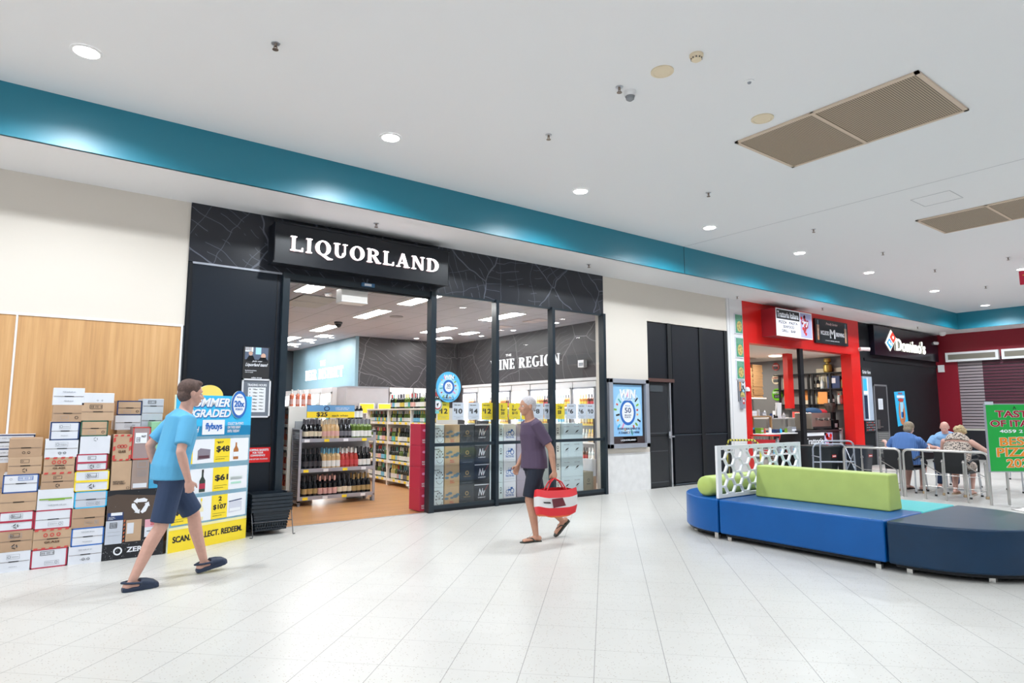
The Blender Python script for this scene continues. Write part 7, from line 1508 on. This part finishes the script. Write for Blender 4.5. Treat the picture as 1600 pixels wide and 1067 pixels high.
# ---------------------------------------------------------------- seated people
def sitter(name, label, x, y, heading, K):
    W_, f, l = L2W((x, y, 0), heading); t = empty(name, (x, y, 0), **T(label, 'person')); b = B(); sk = K['skin']; g = K.get('girth', 1.1); lean = K.get('lean', .08)
    pel, wai, che, nb = W_(0, 0, .55), W_(lean * .3, 0, .72), W_(lean * .8, 0, .93), W_(lean * 1.2, 0, 1.06)
    hd = W_(lean * 1.7 + .02, K.get('hy', 0), K.get('hz', 1.20))
    loft_path(b, [pel - Vector((0, 0, .05)), pel + Vector((0, 0, .05)), wai, che - Vector((0, 0, .05)), che + Vector((0, 0, .07)), nb], [(.19 * g, .14 * g), (.19 * g, .14 * g), (.17 * g, .135 * g), (.18 * g, .13 * g), (.18 * g, .10 * g), (.075, .065)], l, sk, 18)
    limb(b, [nb - Vector((0, 0, .03)), nb + (hd - nb) * .5], [.062, .058], sk); q, M3 = head_into(b, hd, f + Vector((0, 0, K.get('nod', -.35))), sk)
    for sd in (1, -1):
        sh = che + l * sd * .19 * g + Vector((0, 0, .035)); el, wr = W_(*K['el'][sd]), W_(*K['wr'][sd])
        limb(b, [sh, sh + (el - sh) * .4, el], [.056, .052, .042], sk); limb(b, [el, el + (wr - el) * .3, wr], [.042, .042, .027], sk)
        hand(b, wr, (wr - el) + Vector((0, 0, -.05)), Vector((0, 0, -1)), sk, .35, 1.0, -sd)
        kn, an = W_(.42, sd * .13, .52), W_(K.get('ax', .36), sd * .13, .095); hp = pel + l * sd * .10 + Vector((0, 0, -.01))
        limb(b, [hp, hp + (kn - hp) * .5, kn], [.095, .085, .062], sk); limb(b, [kn, kn + (an - kn) * .35 - f * .01, an], [.058, .060, .036], sk); foot(b, an, f, sk)
    body = b.build('body', t); rem(body, .008, 5); eyes(q, M3, 1, t); lip(q, M3, 1, t)
    b = B(); m = K['top']; loft_path(b, [pel - Vector((0, 0, .04)), pel + Vector((0, 0, .06)), wai, che - Vector((0, 0, .04)), che + Vector((0, 0, K.get('neckcut', .075)))] + ([(che + nb) * .5 + Vector((0, 0, .045)), nb + Vector((0, 0, .0))] if not K.get('sleeveless') else []), [(.215 * g, .165 * g), (.21 * g, .165 * g), (.195 * g, .16 * g), (.20 * g, .15 * g), (.195 * g if not K.get('sleeveless') else .165 * g, .118 * g)] + ([(.165 * g, .12 * g), (.105, .095)] if not K.get('sleeveless') else []), l, m, 20)
    if not K.get('sleeveless'):
        for sd in (1, -1):
            sh = che + l * sd * .185 * g + Vector((0, 0, .035)); el = W_(*K['el'][sd]); loft_path(b, [sh - (el - sh) * .1, sh + (el - sh) * .3, sh + (el - sh) * K.get('sleeve', .75)], [.074, .078, .070], f, m, 14); b.ell(sh, .078, .078, .078, m)
    if not K.get('sleeveless'): b.ell((che + nb) * .5 + f * .01, .13 * g, .15 * g, .085, m, 16, 10, rot=Matrix((f, l, Vector((0, 0, 1)))).transposed())
    else: loft_path(b, [che + Vector((0, 0, .03)), (che + nb) * .5 + Vector((0, 0, .045)), nb + Vector((0, 0, -.005))], [(.19 * g, .142 * g), (.158 * g, .132 * g), (.105, .095)], l, m, 16)
    if K.get('collar'): b.ell(nb + Vector((0, 0, .0)), .088, .088, .03, m)
    o = b.build('top', t); rem(o, .009, 4)
    b = B(); m = K['bottom']
    for sd in (1, -1):
        hp = pel + l * sd * .10; kn = W_(.42, sd * .13, .52); loft_path(b, [hp - f * .08, hp + (kn - hp) * .5, hp + (kn - hp) * .95], [.115, .108, .09], l, m, 16)
        if K.get('long'): an = W_(K.get('ax', .36), sd * .13, .14); limb(b, [kn, an], [.085, .07], m)
    b.ell(pel, .17, .21, .10, m); o = b.build(K.get('bname', 'trousers'), t); rem(o, .009, 4)
    b = B(); m = K['hair']; h_ = K['hs']
    if h_ == 'bob': b.ell(q(-.020, 0, .034), .104, .092, .096, m, 18, 12, rot=M3); b.ell(q(-.045, 0, -.040), .072, .086, .072, m, 16, 10, rot=M3)
    elif h_ == 'curly':
        rr = random.Random(5); b.ell(q(-.018, 0, .036), .106, .095, .096, m, 18, 12, rot=M3)
        for i in range(46): a, e_ = rr.uniform(0, 2 * PI), rr.uniform(-.5, 1.5); x_, y_, z_ = -.02 + .100 * math.cos(e_) * math.cos(a), .090 * math.cos(e_) * math.sin(a), .03 + .093 * math.sin(e_); (x_ < .045 or z_ > .07) and b.ell(q(x_, y_, z_), .024, .024, .022, m, 8, 6)
    elif h_ == 'bald':
        for sd in (-1, 1): b.ell(q(-.040, sd * .066, -.005), .045, .018, .030, m, 12, 8, rot=M3)
        b.ell(q(-.090, 0, -.015), .022, .055, .032, m, 12, 8, rot=M3)
    o = b.build('hair', t); rem(o, .008, 2)
    b = B()
    for sd in (1, -1):
        s0 = W_(K.get('ax', .36), sd * .13, .0); b.prism([(-.08, -.04), (.05, -.042), (.16, -.045), (.20, 0), (.16, .045), (.05, .042), (-.08, .04)], s0, f, l, Vector((0, 0, 1)), .02, K['shoe'])
        if sd == 1: b.build('shoe', t); b = B()
    b.build('shoe', t); return t
KN_ = mat('blue_knit', (.085, .20, .50), .85); nt = KN_.node_tree; wv = nt.nodes.new('ShaderNodeTexWave'); wv.inputs['Scale'].default_value = 14; tc = nt.nodes.new('ShaderNodeTexCoord'); nt.links.new(tc.outputs['Object'], wv.inputs['Vector']); wv.bands_direction = 'Y'
nt.links.new(mix(nt, wv.outputs['Fac'], (.055, .14, .42), (.14, .28, .60)), nt.nodes['Principled BSDF'].inputs['Base Color'])
LP = mat('leopard_print', (.6, .5, .42), .85); nt = LP.node_tree; vo = nt.nodes.new('ShaderNodeTexVoronoi'); vo.inputs['Scale'].default_value = 34; tc = nt.nodes.new('ShaderNodeTexCoord'); nt.links.new(tc.outputs['Object'], vo.inputs['Vector'])
nt.links.new(mix(nt, mth(nt, 'LESS_THAN', vo.outputs['Distance'], .42), (.62, .52, .45), (.10, .08, .08)), nt.nodes['Principled BSDF'].inputs['Base Color'])
sitter('person', 'seated woman in blue ribbed knit top seen from behind at the cafe table', 13.58, 5.44, -.10, dict(skin=skin('pink', (.62, .36, .30)), top=KN_, bottom=mat('skirt_black', (.015, .015, .02), .85), hair=mat('hair_ash', (.30, .24, .17), .75, noise=.25, nscale=50), hs='bob', girth=1.25, lean=.10, hy=-.02, shoe=mat('sandal_dark', (.05, .03, .03), .6), el={1: (.12, .38, .78), -1: (.22, -.30, .80)}, wr={1: (.20, .46, .90), -1: (.42, -.20, .80)}, ax=.30))
sitter('person', 'seated blonde woman in sleeveless spotted top seen from behind', 13.46, 4.54, .05, dict(skin=skin('peach', (.66, .38, .31)), top=LP, sleeveless=True, bottom=LP, hair=mat('hair_blonde', (.52, .40, .22), .75, noise=.3, nscale=50), hs='curly', girth=1.12, lean=.20, nod=-.55, hz=1.13, shoe=mat('sandal_beige', (.40, .28, .18), .6), el={1: (.20, .26, .80), -1: (.18, -.44, .80)}, wr={1: (.44, .16, .80), -1: (.38, -.52, .72)}, ax=.30, bname='skirt', neckcut=.05))
sitter('person', 'seated bald man in light blue shirt facing the viewer at the cafe table', 15.06, 5.22, PI + .25, dict(skin=skin('ruddy', (.66, .36, .29)), top=mat('shirt_pale_blue', (.22, .40, .66), .8, bump=.2, nscale=12), bottom=mat('jeans_navy', (.03, .06, .14), .85), hair=mat('hair_white', (.62, .58, .55), .8), hs='bald', girth=1.15, lean=.12, nod=-.4, collar=True, shoe=mat('shoe_grey', (.20, .22, .26), .6), el={1: (.22, .30, .80), -1: (.22, -.30, .80)}, wr={1: (.44, .14, .80), -1: (.44, -.12, .80)}, long=True, ax=.38))
